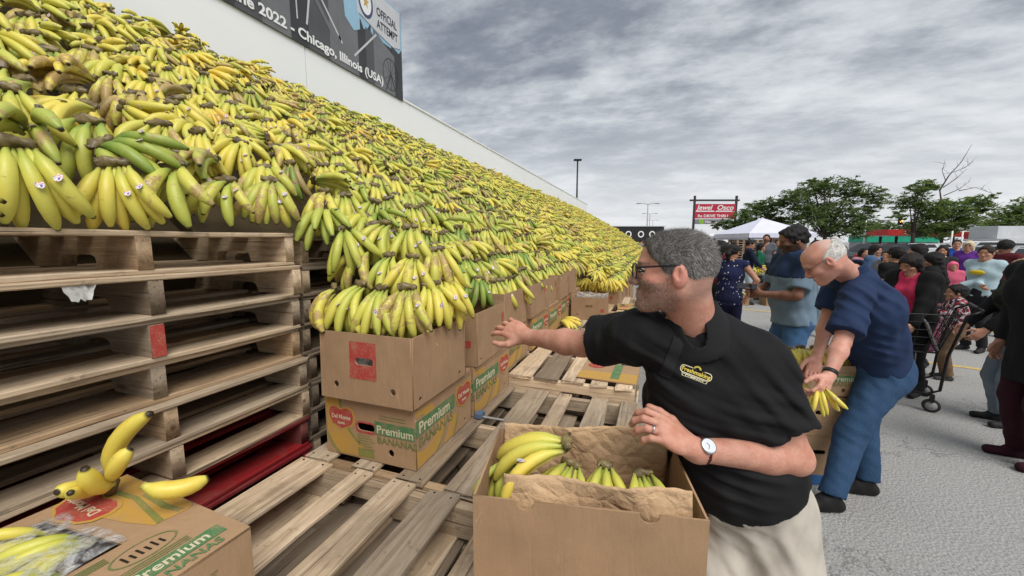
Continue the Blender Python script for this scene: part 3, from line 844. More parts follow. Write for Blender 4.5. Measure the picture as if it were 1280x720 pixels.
def print_end(par, w, h):
    """short end of a printed carton"""
    e_ = .006
    for r0, r1, a0, a1, mt, lf in ((.22, .33, 100, 190, PRINT_YELLOW, .0004), (.215, .228, 100, 185, PRINT_OLIVE, .0008), (.33, .345, 100, 190, PRINT_OLIVE, .0008)):
        q = clip_rect(arc_band(-w/2+.30, h*.98, r0, r1, a0+20, a1+50, 12), -w/2+e_, w/2-e_, e_, h-e_)
        if len(q) > 2: obj('banana_print', decal('banana_print', q, mt), None, par, (0, -lf, 0))
    shield(par, -w*.31, h*.63, .115, .0013)
    obj('band', decal('band', [(w*.07, h*.47), (w/2-.001, h*.47), (w/2-.001, h*.69), (w*.07, h*.69)], PRINT_GREEN), None, par, (0, -.0010, 0))
    obj('lettering', tdecal('Premium', .047, PRINT_PALE, .012, 1.0), None, par, (w*.09, -.0018, h*.50))
    obj('lettering', tdecal('BANANAS', .040, PRINT_TEXT, .012, 1.02), None, par, (w*.09, -.0012, h*.335))
    for i in range(6): obj('small_print', decal('small_print', [(-w*.13, 0), (w*(.02+.06*((i*7) % 3)/3), 0), (w*(.02+.06*((i*7) % 3)/3), .0035), (-w*.13, .0035)], PRINT_OLIVE), None, par, (0, -.0008, h*.40-.011*i))
    obj('ink_block', decal('ink_block', [(-w*.13, h*.04), (w*.05, h*.04), (w*.05, h*.17), (-w*.13, h*.17)], PRINT_OLIVE), None, par, (0, -.0006, 0))
    for i in range(2): obj('small_print', decal('small_print', [(w*.12, 0), (w*.40, 0), (w*.40, .003), (w*.12, .003)], PRINT_TEXT), None, par, (0, -.0008, h*(.74+.045*i)))
def print_side(par, w, h):
    """long side; x runs away from the printed end"""
    e_ = .006
    for k, (cx_, r0, r1) in enumerate(((-w/2+.02, .10, .165), (-w/2+.04, .19, .25), (-w/2+.06, .275, .33))):
        for mt, a, b, lf in ((PRINT_YELLOW, r0, r1, .0004), (PRINT_OLIVE, r1-.004, r1+.008, .0008)):
            q = clip_rect(arc_band(cx_+.05, h*.62, a, b, 190, 345, 14), -w/2+e_, w/2-.12, e_, h*.60)
            if len(q) > 2: obj('banana_print', decal('banana_print', q, mt), None, par, (0, -lf, 0))
    q = clip_rect(arc_band(-w/2+.03, h*.6, .06, .12, 20, 120, 8), -w/2+e_, w/2-e_, h*.70, h-e_)
    if len(q) > 2: obj('banana_print', decal('banana_print', q, PRINT_YELLOW), None, par, (0, -.0004, 0))
    obj('band', decal('band', [(-w/2+.001, h*.52), (w*.14, h*.52), (w*.14, h*.78), (-w/2+.001, h*.78)], PRINT_GREEN), None, par, (0, -.0012, 0))
    obj('lettering', tdecal('Premium', .066, PRINT_PALE, .012, 1.0), None, par, (-w/2+.02, -.0020, h*.56))
    obj('lettering', tdecal('BANANAS', .058, PRINT_TEXT, .012, 1.0), None, par, (-w/2+.02, -.0014, h*.33))
    shield(par, w*.33, h*.62, .13, .0014)
SLOT = lambda cx_, cz, rx, rz: rrect(cx_-rx, cz-rz, cx_+rx, cz+rz, rz*.98, 5)
def carton(name, label, cx_, cy_, z0, wx, wy, h, rz=0.0, kind='plain', group=None, lid=False, holes=True, notch=(), th=.005, flare=0.0, redpatch=False, inner=True, redmark=True):
    """wx = end width (faces -Y locally), wy = depth"""
    root = thing(name, label, 'box', (cx_, cy_, z0), rz, group)
    mat = CARD if kind == 'plain' else CARD2
    eh = [SLOT(0, h*.60, .042, .014), ell(-wx*.32, h*.22, .012, .013, 12), ell(wx*.30, h*.22, .012, .013, 12)] if holes else []
    if kind == 'print' and holes: eh = [SLOT(-wx*.03, h*.55, .042, .016), ell(-wx*.30, h*.30, .012, .014, 12), ell(wx*.24, h*.20, .013, .015, 12)]
    sh = [ell(-wy*.38, h*.10, .009, .009, 10), ell(wy*.36, h*.10, .009, .009, 10)] if holes else []
    f = panel_mesh(wx, h, eh, notch, th); pf = obj('end_panel', f, mat, root, (0, -wy/2, 0), (-flare, 0, 0))
    b = panel_mesh(wx, h, eh[:1], (), th); pb = obj('end_panel', b, mat, root, (0, wy/2, 0), (-flare, 0, math.pi))
    s_ = panel_mesh(wy-2*th-.002, h-.001, sh, (), th); pr1 = obj('side_panel', s_, mat, root, (wx/2, 0, 0), (-flare*.5, 0, math.pi/2))
    pl1 = obj('side_panel', s_, mat, root, (-wx/2, 0, 0), (-flare*.5, 0, -math.pi/2))
    obj('bottom', MB().box((0, 0, .004), (wx-.012, wy-.012, .006)).me(), CARD_IN, root)
    if lid:
        obj('top', MB().box((0, 0, h+.0035), (wx-.004, wy-.004, .006)).me(), mat, root)
        if kind == 'print':   # flap edges curling at the lid
            for sx_ in (-1, 1): obj('lid_flap', MB().box((sx_*(wx/2+.002), 0, h-.006), (.004, wy*.96, .022), Matrix.Rotation(sx_*.18, 3, 'Y')).me(), CARD2, root)
    if kind == 'print':
        print_end(pf, wx, h); print_side(pr1, wy, h)
        rim = decal('hand_hole_rim', SLOT(-wx*.03, h*.545, .052, .025), PRINT_RED, [SLOT(-wx*.03, h*.55, .043, .0165)]); obj('hand_hole_rim', rim, None, pf, (0, -.0005, 0))
    else:
        if redpatch:
            a, b2, c, d = -wx*.16, wx*.13, h*.34, h*.88
            obj('red_patch', decal('red_patch', [(a, c), (b2, c), (b2, d), (a, d)], PRINT_RED, [SLOT(0, h*.60, .0425, .0145)]), None, pf, (0, -.0006, 0))
        elif redmark:
            obj('red_mark', decal('red_mark', [(0, 0), (.035, 0), (.035, .035), (0, .035)], PRINT_RED), None, pf, (wx*.33, -.0006, h*.35))
            obj('red_mark', decal('red_mark', [(0, 0), (.035, 0), (.035, .05), (0, .05)], PRINT_RED), None, pr1, (wy*.36, -.0006, h*.60))
    return root
GB1, GB2 = 'printed boxes in the lower row', 'plain kraft boxes in the upper row'
NTH = ['first', 'second', 'third', 'fourth', 'fifth', 'sixth', 'seventh']
yy = 1.165
for k in range(7):
    z0 = .709 if yy < 2.0 else .778
    if k < 2: z0 = .709
    dd = .475
    b = carton('printed_banana_box', f'printed green and yellow fruit box, {NTH[k]} of lower row counted from pale platform pallet', -1.03+.015*math.sin(k*2.2), yy+dd/2, z0, .435, dd, .247, R((0, -.8, .6, -.3, .5, 0, 0)[k]), 'print', GB1, lid=True)
    if k == 0:
        pf = b.children[0]
        lb = decal('address_label', [(0, 0), (.052, -.006), (.054, .040), (.026, .044), (.002, .022)], WHITE); l1 = obj('address_label', lb, None, pf, (-.045, -.0012, .184))
        for i in range(4): obj('barcode', decal('barcode', [(.012, 0), (.040-.005*(i % 2), -.002), (.040-.005*(i % 2), .0015), (.012, .0035)], PRINT_TEXT), None, l1, (0, -.0008, .006+.008*i))
        obj('small_label', decal('small_label', [(0, 0), (.018, -.001), (.018, .017), (0, .018)], WHITE), None, pf, (.022, -.0012, .165))
    if k == 2:
        obj('orange_label', decal('orange_label', [(0, 0), (.05, 0), (.05, .13), (0, .13)], simple('label_orange', (.75, .27, .02), .6)), None, b.children[2], (.02, -.0022, .06))
    yy += dd+.018
ups = [(1.130, .425, 0.0), (1.655, .40, 1.2), (2.10, .42, -1.0), (2.56, .43, .5), (3.03, .42, 0), (3.50, .42, .8), (3.98, .42, 0)]
for k, (y0, dd, rz) in enumerate(ups):
    z0 = .966 if k < 2 else 1.035
    hh = .268 if k < 2 else .235
    b = carton('kraft_box', ['open kraft box with red hand-hole patch brimming with bananas on printed box'][0] if k == 0 else f'plain kraft box full of bananas, {NTH[k]} of upper row from the red-patched box', -1.01+(0, .02, .0, .015, -.01, 0.01, 0)[k], y0+dd/2, z0, .43 if k == 0 else .40, dd, hh, R(rz), 'plain', GB2, notch=(), flare=.03 if k == 0 else .0, redpatch=(k == 0))
    if k == 0:
        obj('liner', MB().box((0, -dd/2+.022, hh*.55), (.30, .004, hh*.7)).me(), FILM, b)
# blue-grey strap buckle poking out of the lower row
sb = thing('strap_buckle', 'small blue plastic strap buckle below the first printed box', 'buckle', (-.775, 1.66, .712))
MB().box((0, 0, .012), (.035, .05, .022)).build('buckle', simple('blue_plastic', (.10, .15, .24), .5), sb)
MB().box((.07, .0, .004), (.12, .014, .003)).build('strap', simple('grey_strap', (.35, .34, .32), .6), sb)

# bananas in the red-patched box and on the row tops
def hand_at(pos, ow, dn, roll, s, ripe, bru, label, group, sc=1.0, st=2): return place_hand(hand_matrix(pos, ow, dn, roll, sc), s, ripe, bru, label, group, True, st)
GX = 'banana hands in the red-patched box'
bx_l = [(-1.235, 1.20, 1.345, -.9, .68, 'spilling over the stack side'), (-1.13, 1.235, 1.36, -.25, .58, 'at the front rim beside the pallet stack'), (-1.01, 1.22, 1.35, .1, .50, 'at the middle of the front rim'), (-.90, 1.235, 1.355, .35, .60, 'over the front corner'), (-.845, 1.33, 1.36, .9, .72, 'drooping over the side rim'), (-.845, 1.45, 1.37, .9, .74, 'behind the drooping hand on the side rim'),
 (-1.19, 1.34, 1.50, -.4, .52, 'standing tall on the stack side'), (-1.06, 1.34, 1.475, -.1, .45, 'in the second row middle'), (-.95, 1.35, 1.47, .35, .66, 'in the second row near the corner'), (-.90, 1.47, 1.50, .6, .62, 'in the third row near the side rim'), (-1.17, 1.46, 1.62, -.2, .56, 'topmost on the stack side'), (-1.04, 1.47, 1.60, .15, .48, 'topmost in the middle'),
 (-1.10, 1.28, 1.27, 0, .6, 'lying half hidden inside'), (-.93, 1.30, 1.27, .3, .66, 'lying low inside by the corner')]
for i, (x, y, z, tl, rp, where) in enumerate(bx_l):
    ow = Vector((.12+.75*tl, -1+.45*abs(tl), .30)); dn = Vector((.30*tl, -.22, -.95))
    hand_at((x, y+.03, z+.035), ow, dn, random.uniform(-.12, .12), (i*3) % NP, rp, .30+.35*(i % 3 == 0), f'banana hand {where} of the red-patched kraft box', GX, 1.0)

# paper-lined box in front
tE = NT('kraft_box_front')
FB = carton('kraft_box', 'large plain kraft box lined with brown paper holding a few banana hands', -.145, .946, .713, .51, .325, .287, R(10.9), 'plain', None, holes=False, notch=((-.135, .021), (.135, .021)), redmark=False)
obj('red_mark', decal('red_mark', [(0, 0), (.017, 0), (.017, .03), (0, .03)], PRINT_RED), None, FB.children[0], (.226, -.0006, .195))
def crumpled(nx, nz, w, h, amp, seed, fold=0):
    r = np.random.default_rng(seed); ph = r.uniform(0, 6, 12); fr = r.uniform(4, 30, 12); V = []
    for j in range(nz+1):
        for i in range(nx+1):
            x = (i/nx-.5)*w; z = j/nz*h
            d = sum(math.sin(fr[k]*x+fr[11-k]*z*1.1*((-1)**k)+ph[k])*(1/(1+k*.35)) for k in range(8))*amp
            d += amp*2.0*abs(math.sin(x*13+ph[0]+z*9))*(.4+z/h)
            V.append((x, d, z+amp*.45*math.sin(fr[3]*x+ph[2])*(j/nz)+.0012*math.sin(x*140+ph[1])*(j == nz)))
    F = [(j*(nx+1)+i, j*(nx+1)+i+1, (j+1)*(nx+1)+i+1, (j+1)*(nx+1)+i) for j in range(nz) for i in range(nx)]
    return V, F
def sheet(name, V, F, mat, parent, th=.0012, **k):
    o = MB().add(V, F).build(name, mat, parent, True, **k)
    md = o.modifiers.new('thick', 'SOLIDIFY'); md.thickness = th; md.offset = 0
    return o
LN = thing('paper_liner', 'crumpled brown paper liner folded inside the large kraft box', 'paper', FB.location, R(10.9))
V, F = crumpled(60, 18, .43, .185, .0046, 3)
sheet('front_flap', [(x+.022, y-.124+.010*(z/.185), z+.128) for x, y, z in V], F, PAPER, LN)
V, F = crumpled(60, 18, .475, .195, .0046, 8)
sheet('back_flap', [(x, y+.138, z+.128+.012*math.sin(x*9)) for x, y, z in V], F, PAPER, LN)
V, F = crumpled(24, 12, .44, .24, .003, 12)
sheet('floor_sheet', [(x, z-.12, .135+y*2) for x, y, z in V], F, PAPER, LN)
GF = 'banana hands in the paper-lined box'
def in_box(lx, ly, lz):
    return FB.matrix_basis @ Vector((lx, ly, lz))
bpy.context.view_layer.update()
place_hand(hand_matrix(at(704, 556, .99), (-.62, -.30, .72), (-.62, -.02, -.80), .05, .95), 3, .78, .12, 'large bright yellow banana hand arching highest in the paper-lined box', GF, True, 1)
place_hand(hand_matrix(in_box(-.20, .03, .262), (-.3, -.6, .6), (-.05, -.25, -1), 0, .62), 1, .30, .2, 'greenish banana hand standing in the corner of the paper-lined box', GF, True, 0)
for i, (lx, ly, lz, s) in enumerate(((-.035, .03, .262, 2), (.055, .02, .272, 5), (.150, .0, .270, 7))):
    place_hand(hand_matrix(in_box(lx, ly, lz), (.1, -.7, .7), (.2*(i-1), -.45, -.85), 0, .72), s, .55, .35, f'banana hand showing only its crown {["beside the large yellow hand", "between the two other crowns", "below the resting hand"][i]} in the lined box', GF, True, 0)

# box lying in the near corner with printed lid and a film-covered window
def lid_box():
    w, d, h = .50, .40, .238
    cx_, cy_ = -1.068, .345
    root = thing('printed_banana_box', 'printed fruit box with cut-out lid over film-wrapped bananas beside the pallet stack', 'box', (cx_, cy_, .711), R(-2.5))
    s1 = panel_mesh(d, h, [ell(-.08, h*.82, .014, .012, 12)], (), .005)
    e1 = panel_mesh(w, h, [ell(.0, h*.8, .02, .012, 12)], (), .005)
    sp = obj('side_panel', s1, CARD2, root, (w/2, 0, 0), (0, 0, math.pi/2)); obj('side_panel', s1, CARD2, root, (-w/2, 0, 0), (0, 0, -math.pi/2))
    obj('end_panel', e1, CARD2, root, (0, -d/2, 0)); obj('end_panel', e1, CARD2, root, (0, d/2, 0), (0, 0, math.pi))
    obj('lettering', tdecal('STORE AT', .022, PRINT_TEXT, .006), None, sp, (.03, -.0008, h*.78)); obj('lettering', tdecal('13.3 C - 56 F', .022, PRINT_TEXT, .006), None, sp, (-.02, -.0008, h*.62))
    obj('bottom', MB().box((0, 0, .004), (w-.012, d-.012, .006)).me(), CARD_IN, root)
    win = [(-.20, -.14), (.055, -.14), (.055, .065), (-.20, .035)]
    out_ = [(-w/2, -d/2), (w/2, -d/2), (w/2, d/2), (-w/2, d/2)]
    lid = obj('lid', flat(out_, [win], .006, 'lid'), CARD2, root, (0, 0, h+.0005))
    z = .0068
    def dz(name, pts, mat, lift, holes=(), par=lid): me = flat(pts, holes, .0006, name); return obj(name, me, mat, par, (0, 0, z+lift))
    dz('banana_print', [(-w/2+.004, .06), (-.02, .10), (.05, .12), (.06, .18), (.05, d/2-.004), (-w/2+.004, d/2-.004)], PRINT_YELLOW, 0)
    dz('banana_print', [(-.10, .165), (.0, .158), (.05, .165), (.05, .178), (.0, .172), (-.10, .180)], PRINT_OLIVE, .0007)
    dz('banana_print', [(-.24, .135), (-.10, .148), (.052, .125), (.052, .138), (-.10, .160), (-.24, .150)], PRINT_OLIVE, .0007)
    dz('logo', sc2(SHIELD, .165, -.17, .085, .13), PRINT_YELLOW, .0014); dz('logo_field', sc2(SHIELD, .145, -.17, .085, .112), PRINT_RED, .0021)
    def tx(s, size, x, y, rz, mat, lift, bold=.01):
        me = text(s, size, .0006, bold).copy(); me.materials.clear(); return obj('lettering', me, mat, lid, (x, y, z+lift), (0, 0, rz))
    tx('Del Monte', .030, -.112, .098, math.pi, PRINT_PALE, .0028)
    dz('band', [(.175, -d/2+.02), (.212, -d/2+.02), (.212, d/2-.025), (.175, d/2-.025)], PRINT_GREEN, 0)
    tx('Premium', .036, .204, .018, R(90), PRINT_PALE, .0008, .014); tx('BANANAS', .030, .240, .018, R(90), PRINT_GREEN, .0008, .014)
    dz('oval_stamp', ell(.115, .075, .032, .055, 24), PRINT_TEXT, 0, [ell(.115, .075, .029, .051, 24)])
    for i in range(6): dz('stamp_mark', [(.103+.005*(i % 2), .04+.012*i), (.128, .042+.012*i), (.128, .046+.012*i), (.103+.005*(i % 2), .044+.012*i)], BLACK, .0002)
    for i in range(4): dz('small_print', [(.072+.006*i, -.02), (.075+.006*i, -.02), (.075+.006*i, .03), (.072+.006*i, .03)], PRINT_TEXT, 0)
    for i in range(3): dz('small_print', [(.152+.007*i, 0.0), (.155+.007*i, 0.0), (.155+.007*i, .13), (.152+.007*i, .13)], PRINT_TEXT, 0)
    # bananas below the film
    for i, (x, y, s, rp) in enumerate(((-.15, -.02, 2, .62), (-.06, .0, 4, .55), (.0, -.06, 6, .62), (-.15, -.12, 8, .4), (-.05, -.13, 9, .5))):
        p = Vector((cx_, cy_, .711+.222))+Vector((x, y+.05, 0))
        place_hand(hand_matrix(p, (.1, -.2, 1), (.15*(i-2), -1, -.1), 0, .7), s, rp, .3, ['film-wrapped banana hand under the lid near the red logo', 'film-wrapped banana hand at the middle of the lid window', 'film-wrapped banana hand beside the printed oval stamp', 'greener film-wrapped hand at the window corner', 'film-wrapped hand below the white plastic fold'][i], 'banana hands under film in the printed box', True, 0)
    V, F = crumpled(30, 22, .262, .22, .0022, 21)
    fo = sheet('plastic_film', [(x-.072, z-.150, y*1.7+.010+.012*math.cos(x*12)) for x, y, z in V], F, FILM, None, .0006, loc=(cx_, cy_, .711+h-.012))
    tag(fo, 'crinkled clear plastic film over bananas in the printed lid window', 'plastic film')
lid_box()
# loose hand behind that box, fingers pointing several ways
def loose_banana(name, p0, p1, bulge, label=None, parent=None, rad=.021, ripe=.9, group=None, cat=None):
    """single finger from stem p0 to tip p1 with a bulge direction"""
    p0, p1, b = Vector(p0), Vector(p1), Vector(bulge); n = 13; ns = 12
    ts = np.array([0, .04, .10, .17, .26, .38, .5, .62, .74, .84, .92, .965, .99]); C = []
    for t_ in ts: C.append(p0.lerp(p1, float(t_))+b*float(4*t_*(1-t_)))
    prof = np.interp(ts, [0, .05, .12, .24, .45, .7, .84, .92, .96, .985, 1.0], [.40, .36, .55, .88, 1.0, .97, .82, .58, .42, .36, .30])*rad
    V = []; prev = None
    for i in range(n):
        T = (C[min(i+1, n-1)]-C[max(i-1, 0)]).normalized(); a = prev or b.normalized()
        u = (a-T*a.dot(T)).normalized(); w = T.cross(u); prev = u
        for k in range(ns):
            an = 2*math.pi*k/ns; V.append(tuple(C[i]+(u*math.cos(an)+w*math.sin(an))*prof[i]*(1+.06*math.cos(5*an))))
    V = np.array(V); i = np.arange(n*ns).reshape(n, ns); j = np.roll(i, -1, 1)
    F = np.stack([i[:-1], j[:-1], j[1:], i[1:]], -1).reshape(-1, 4)
    V = np.concatenate([V, [np.array(C[0])], [np.array(C[-1])]])
    T3 = np.concatenate([np.stack([j[0], i[0], np.full(ns, n*ns)], -1), np.stack([i[-1], j[-1], np.full(ns, n*ns+1)], -1)])
    tv = np.concatenate([np.repeat(ts, ns), [0, 1]])
    me = np_mesh(name, V, [F, T3], True, {'bn': np.stack([tv, np.zeros(len(V)), np.zeros(len(V)), np.zeros(len(V))], 1)}); me.materials.append(BAN)
    o = obj(name, me, None, parent); o.color = (ripe, .25, random.random()*5, 1)
    if label: tag(o, label, cat or 'banana', group)
    return o
LH = thing('banana_bunch', 'loose bright yellow banana hand propped behind the printed box by pallets', 'bananas', (0, 0, 0))
K = lambda x, y, d: at(x, y, d)
stem = K(128, 612, .93)
loose_banana('banana', K(138, 596, .95), K(190, 516, .93), (-.028, -.01, .012), None, LH)
loose_banana('banana', K(140, 600, .93), K(164, 560, .90), (.012, -.012, .008), None, LH, .019)
loose_banana('banana', K(142, 604, .94), K(106, 584, .86), (-.004, -.01, -.018), None, LH, .021)
loose_banana('banana', K(140, 610, .96), K(70, 616, .86), (-.004, -.012, .012), None, LH, .018)
loose_banana('banana', K(132, 612, .95), K(88, 616, .84), (-.004, -.012, .005), None, LH, .016)
MB().tube([K(134, 592, .95), K(140, 604, .945), K(138, 616, .95)], [.010, .016, .011], 8).build('crown', simple('crown_brown', (.14, .09, .04), .8), LH, True)
loose_banana('banana', K(178, 606, .86), K(262, 596, .92), (.006, -.01, -.014), 'single bright yellow banana lying over the back edge of the printed box', None, .020, .9)

# loose hand on the platform, open box with liner, flattened cartons
place_hand(hand_matrix((-.80, 3.62, .815), (.1, -.5, .85), (.9, -.45, -.12), 0, 1.0), 4, .85, .3, 'yellow banana hand lying loose on the platform pallet by the printed row', None, True, 1)
ob = carton('kraft_box', 'small open kraft box with clear plastic liner standing on the platform', -.62, 4.25, .757, .37, .40, .235, R(3), 'plain', None, redmark=True)
V, F = crumpled(26, 16, .36, .38, .008, 31)
lf = sheet('plastic_liner', [(x, z-.19, y*1.6+.03*math.cos(z*14)+.0) for x, y, z in V], F, FILM, None, .0008, loc=(-.62, 4.25, .757+.215))
tag(lf, 'crumpled clear plastic liner showing above the small open kraft box', 'plastic liner')
place_hand(hand_matrix((-.66, 4.22, .945), (0, -.4, 1), (.3, -1, -.1), 0, .8), 5, .85, .2, 'banana hand under plastic in the small open kraft box', None, True, 0)
ob2 = carton('kraft_box', 'curved-side kraft box brimming with bananas behind the small open box', -.70, 5.45, .72, .62, .42, .27, R(-4), 'plain', None, flare=.06)
for zz in range(5): pallet(-1.30, -.08, 5.24, 6.25, .715-zz*.143, .143, f'timber pallet, {ORD[zz]} of the platform under the curved-side banana box', G3, detail=False, jitter=.004)
for i in range(5):
    place_hand(hand_matrix((-.95+.13*i, 5.30, 1.06+.015*(i % 2)), (.15, -.8, .6), (.1*(i-2), -.6, -.75), 0, 1.0), (i*3) % NP, .85, .25, f'yellow banana hand in the curved-side kraft box, {NTH[i]} from the printed row', 'banana hands in the curved-side box', True, 0)
for i, (y0, x0) in enumerate(((6.3, -.78), (6.9, -.70), (7.5, -.74), (8.1, -.70), (8.7, -.72), (9.4, -.70), (10.1, -.70), (10.8, -.72))):
    carton('kraft_box', f'kraft box under the banana slope, {NTH[i] if i < 7 else "eighth"} beyond the curved-side box', x0, y0+.25, .36, .50, .50, .50, R(random.uniform(-3, 3)), 'plain', 'kraft boxes under the far slope', lid=True, redmark=True)
    carton('printed_banana_box', f'printed fruit box at ground level, {NTH[i] if i < 7 else "eighth"} beyond the curved-side box', x0, y0+.25, .0, .52, .52, .35, R(random.uniform(-2, 2)), 'plain', 'boxes at ground level under the far slope', lid=True, redmark=False)
def flat_carton(label, cx_, cy_, z0, w, d, rz, seed):
    root = thing('flattened_box', label, 'cardboard', (cx_, cy_, z0), rz, 'flattened cartons on the platform')
    lid = obj('sheet', flat([(-w/2, -d/2), (w/2, -d/2), (w/2, d/2), (-w/2, d/2)], (), .005, 'sheet'), CARD2, root)
    r = np.random.default_rng(seed); z = .0055
    def dz(name, pts, mat, lift):
        pts = clip_rect(pts, -w/2+.004, w/2-.004, -d/2+.004, d/2-.004)
        if len(pts) > 2: obj(name, flat(pts, (), .0006, name), mat, root, (0, 0, z+lift))
    for k in range(4): dz('banana_print', arc_band(-w*.5+.14*k, d*.45, .10, .15, 190, 330, 8), PRINT_YELLOW, 0.0); dz('banana_print', arc_band(-w*.5+.14*k, d*.45, .15, .158, 190, 330, 8), PRINT_OLIVE, .0007)
    dz('banana_print', [(-w/2, -d/2), (w/2, -d/2), (w/2, -d*.2), (-w/2, -d*.25)], PRINT_YELLOW, 0.0)
    dz('band', [(.02, -d*.42), (.07, -d*.42), (.07, d*.1), (.02, d*.1)], PRINT_GREEN, .0014)
    dz('logo', sc2(SHIELD, .10, -w*.27, -.02), PRINT_RED, .0014); dz('logo', sc2(SHIELD, .10, w*.25, d*.22), PRINT_RED, .0014)
    dz('band', [(-w*.4, d*.28), (-w*.22, d*.28), (-w*.22, d*.42), (-w*.4, d*.42)], PRINT_GREEN, .0014)
    return root
flat_carton('flattened printed carton lying on the pale platform pallet', -.215, 2.45, .779, .34, .52, R(-2), 1)
flat_carton('flattened printed carton behind the man reaching, on the next pallet', -.22, 3.55, .760, .36, .50, R(4), 2)
flat_carton('flattened printed carton beside the small open kraft box', -.24, 4.35, .760, .34, .52, R(-8), 3)
flat_carton('flattened printed carton beside the curved-side banana box', -.22, 5.0, .760, .34, .44, R(6), 4)
MB_ = flat([(-.06, -.05), (.06, -.05), (.06, .05), (-.06, .05)], (), .003, 'sheet'); 
bs = obj('slate_card', MB_, simple('slate_card', (.03, .035, .045), .6), None, (-.10, 2.56, .786)); tag(bs, 'small dark slate card lying on the flattened carton', 'card')
flat_carton('strip of printed carton wedged behind the paper-lined box', -.16, 1.62, .709, .30, .16, R(12), 5)
# ================================================================== people: implicit surfaces turned into meshes
class Sdf:
    """list of (op, fn, k): smooth union / subtraction / intersection of distance functions"""
    def __init__(s): s.ops = []
    def u(s, f, k=.02): s.ops.append((0, f, k)); return s
    def sub(s, f, k=.008): s.ops.append((1, f, k)); return s
    def cut(s, f, k=.0): s.ops.append((2, f, k)); return s
    def add(s, f): s.ops.append((3, f, 0)); return s
    def __call__(s, P):
        d = None
        for op, f, k in s.ops:
            e_ = f(P).astype(np.float32)
            if d is None: d = e_; continue
            if op == 0:
                if k <= 0: d = np.minimum(d, e_)
                else:
                    h = np.clip(.5+.5*(e_-d)/k, 0, 1); d = e_+(d-e_)*h-k*h*(1-h)
            elif op == 3: d = d+e_
            else:
                if op == 1: e_ = -e_
                if k <= 0: d = np.maximum(d, e_)
                else:
                    h = np.clip(.5-.5*(e_-d)/k, 0, 1); d = e_+(d-e_)*h+k*h*(1-h)
        return d
def A(v): return np.asarray(v, np.float32)
def rc(a, b, r1, r2=None):
    a, b = A(a), A(b); r2 = r1 if r2 is None else r2; ba = b-a; l2 = float(ba @ ba)+1e-9
    def f(P):
        pa = P-a; h = np.clip(pa @ ba/l2, 0, 1)
        return np.linalg.norm(pa-h[:, None]*ba, axis=1)-(r1+(r2-r1)*h)
    return f
def el(c, r, Rm=None):
    c, r = A(c), A(r)
    def f(P):
        q = P-c
        if Rm is not None: q = q @ A(Rm)
        k0 = np.linalg.norm(q/r, axis=1); k1 = np.linalg.norm(q/(r*r), axis=1)
        return k0*(k0-1)/np.maximum(k1, 1e-6)
    return f
def ec(a, b, xa, r1, r2):
    """elliptic tapered capsule: r=(half width along xa, half depth)"""
    a, b, xa = A(a), A(b), A(xa); w = b-a; ln = float(np.linalg.norm(w)); w = w/ln
    xa = xa-w*float(xa @ w); xa = xa/np.linalg.norm(xa); ya = np.cross(w, xa)
    def f(P):
        q = P-a; t_ = q @ w; h = np.clip(t_/ln, 0, 1)
        rx = r1[0]+(r2[0]-r1[0])*h; ry = r1[1]+(r2[1]-r1[1])*h; rm = np.minimum(rx, ry)
        ov = t_-h*ln
        k0 = np.sqrt((q @ xa/rx)**2+(q @ ya/ry)**2+(ov/rm)**2)
        k1 = np.sqrt((q @ xa/rx**2)**2+(q @ ya/ry**2)**2+(ov/rm**2)**2)
        return k0*(k0-1)/np.maximum(k1, 1e-6)
    return f
def half(p, n):
    p = A(p); n = A(n)/np.linalg.norm(n)
    return lambda P: (P-p) @ n
def inter(f, *g): return lambda P: np.maximum.reduce([f(P)]+[h(P) for h in g])
def infl(f, r): return lambda P: f(P)-r
def wob(seed, amp, fr, stretch=(1, 1, 1)):
    r = np.random.default_rng(seed); K = r.normal(size=(7, 3))*fr*A(stretch); ph = r.uniform(0, 6.28, 7)
    def f(P):
        o = np.zeros(len(P), np.float32)
        W = P+.35/fr*np.sin(P[:, [1, 2, 0]]*fr*.8+ph[:3])
        for k in range(7): o += np.sin(W @ A(K[k])+ph[k])
        return o*(amp/2.6)
    return f

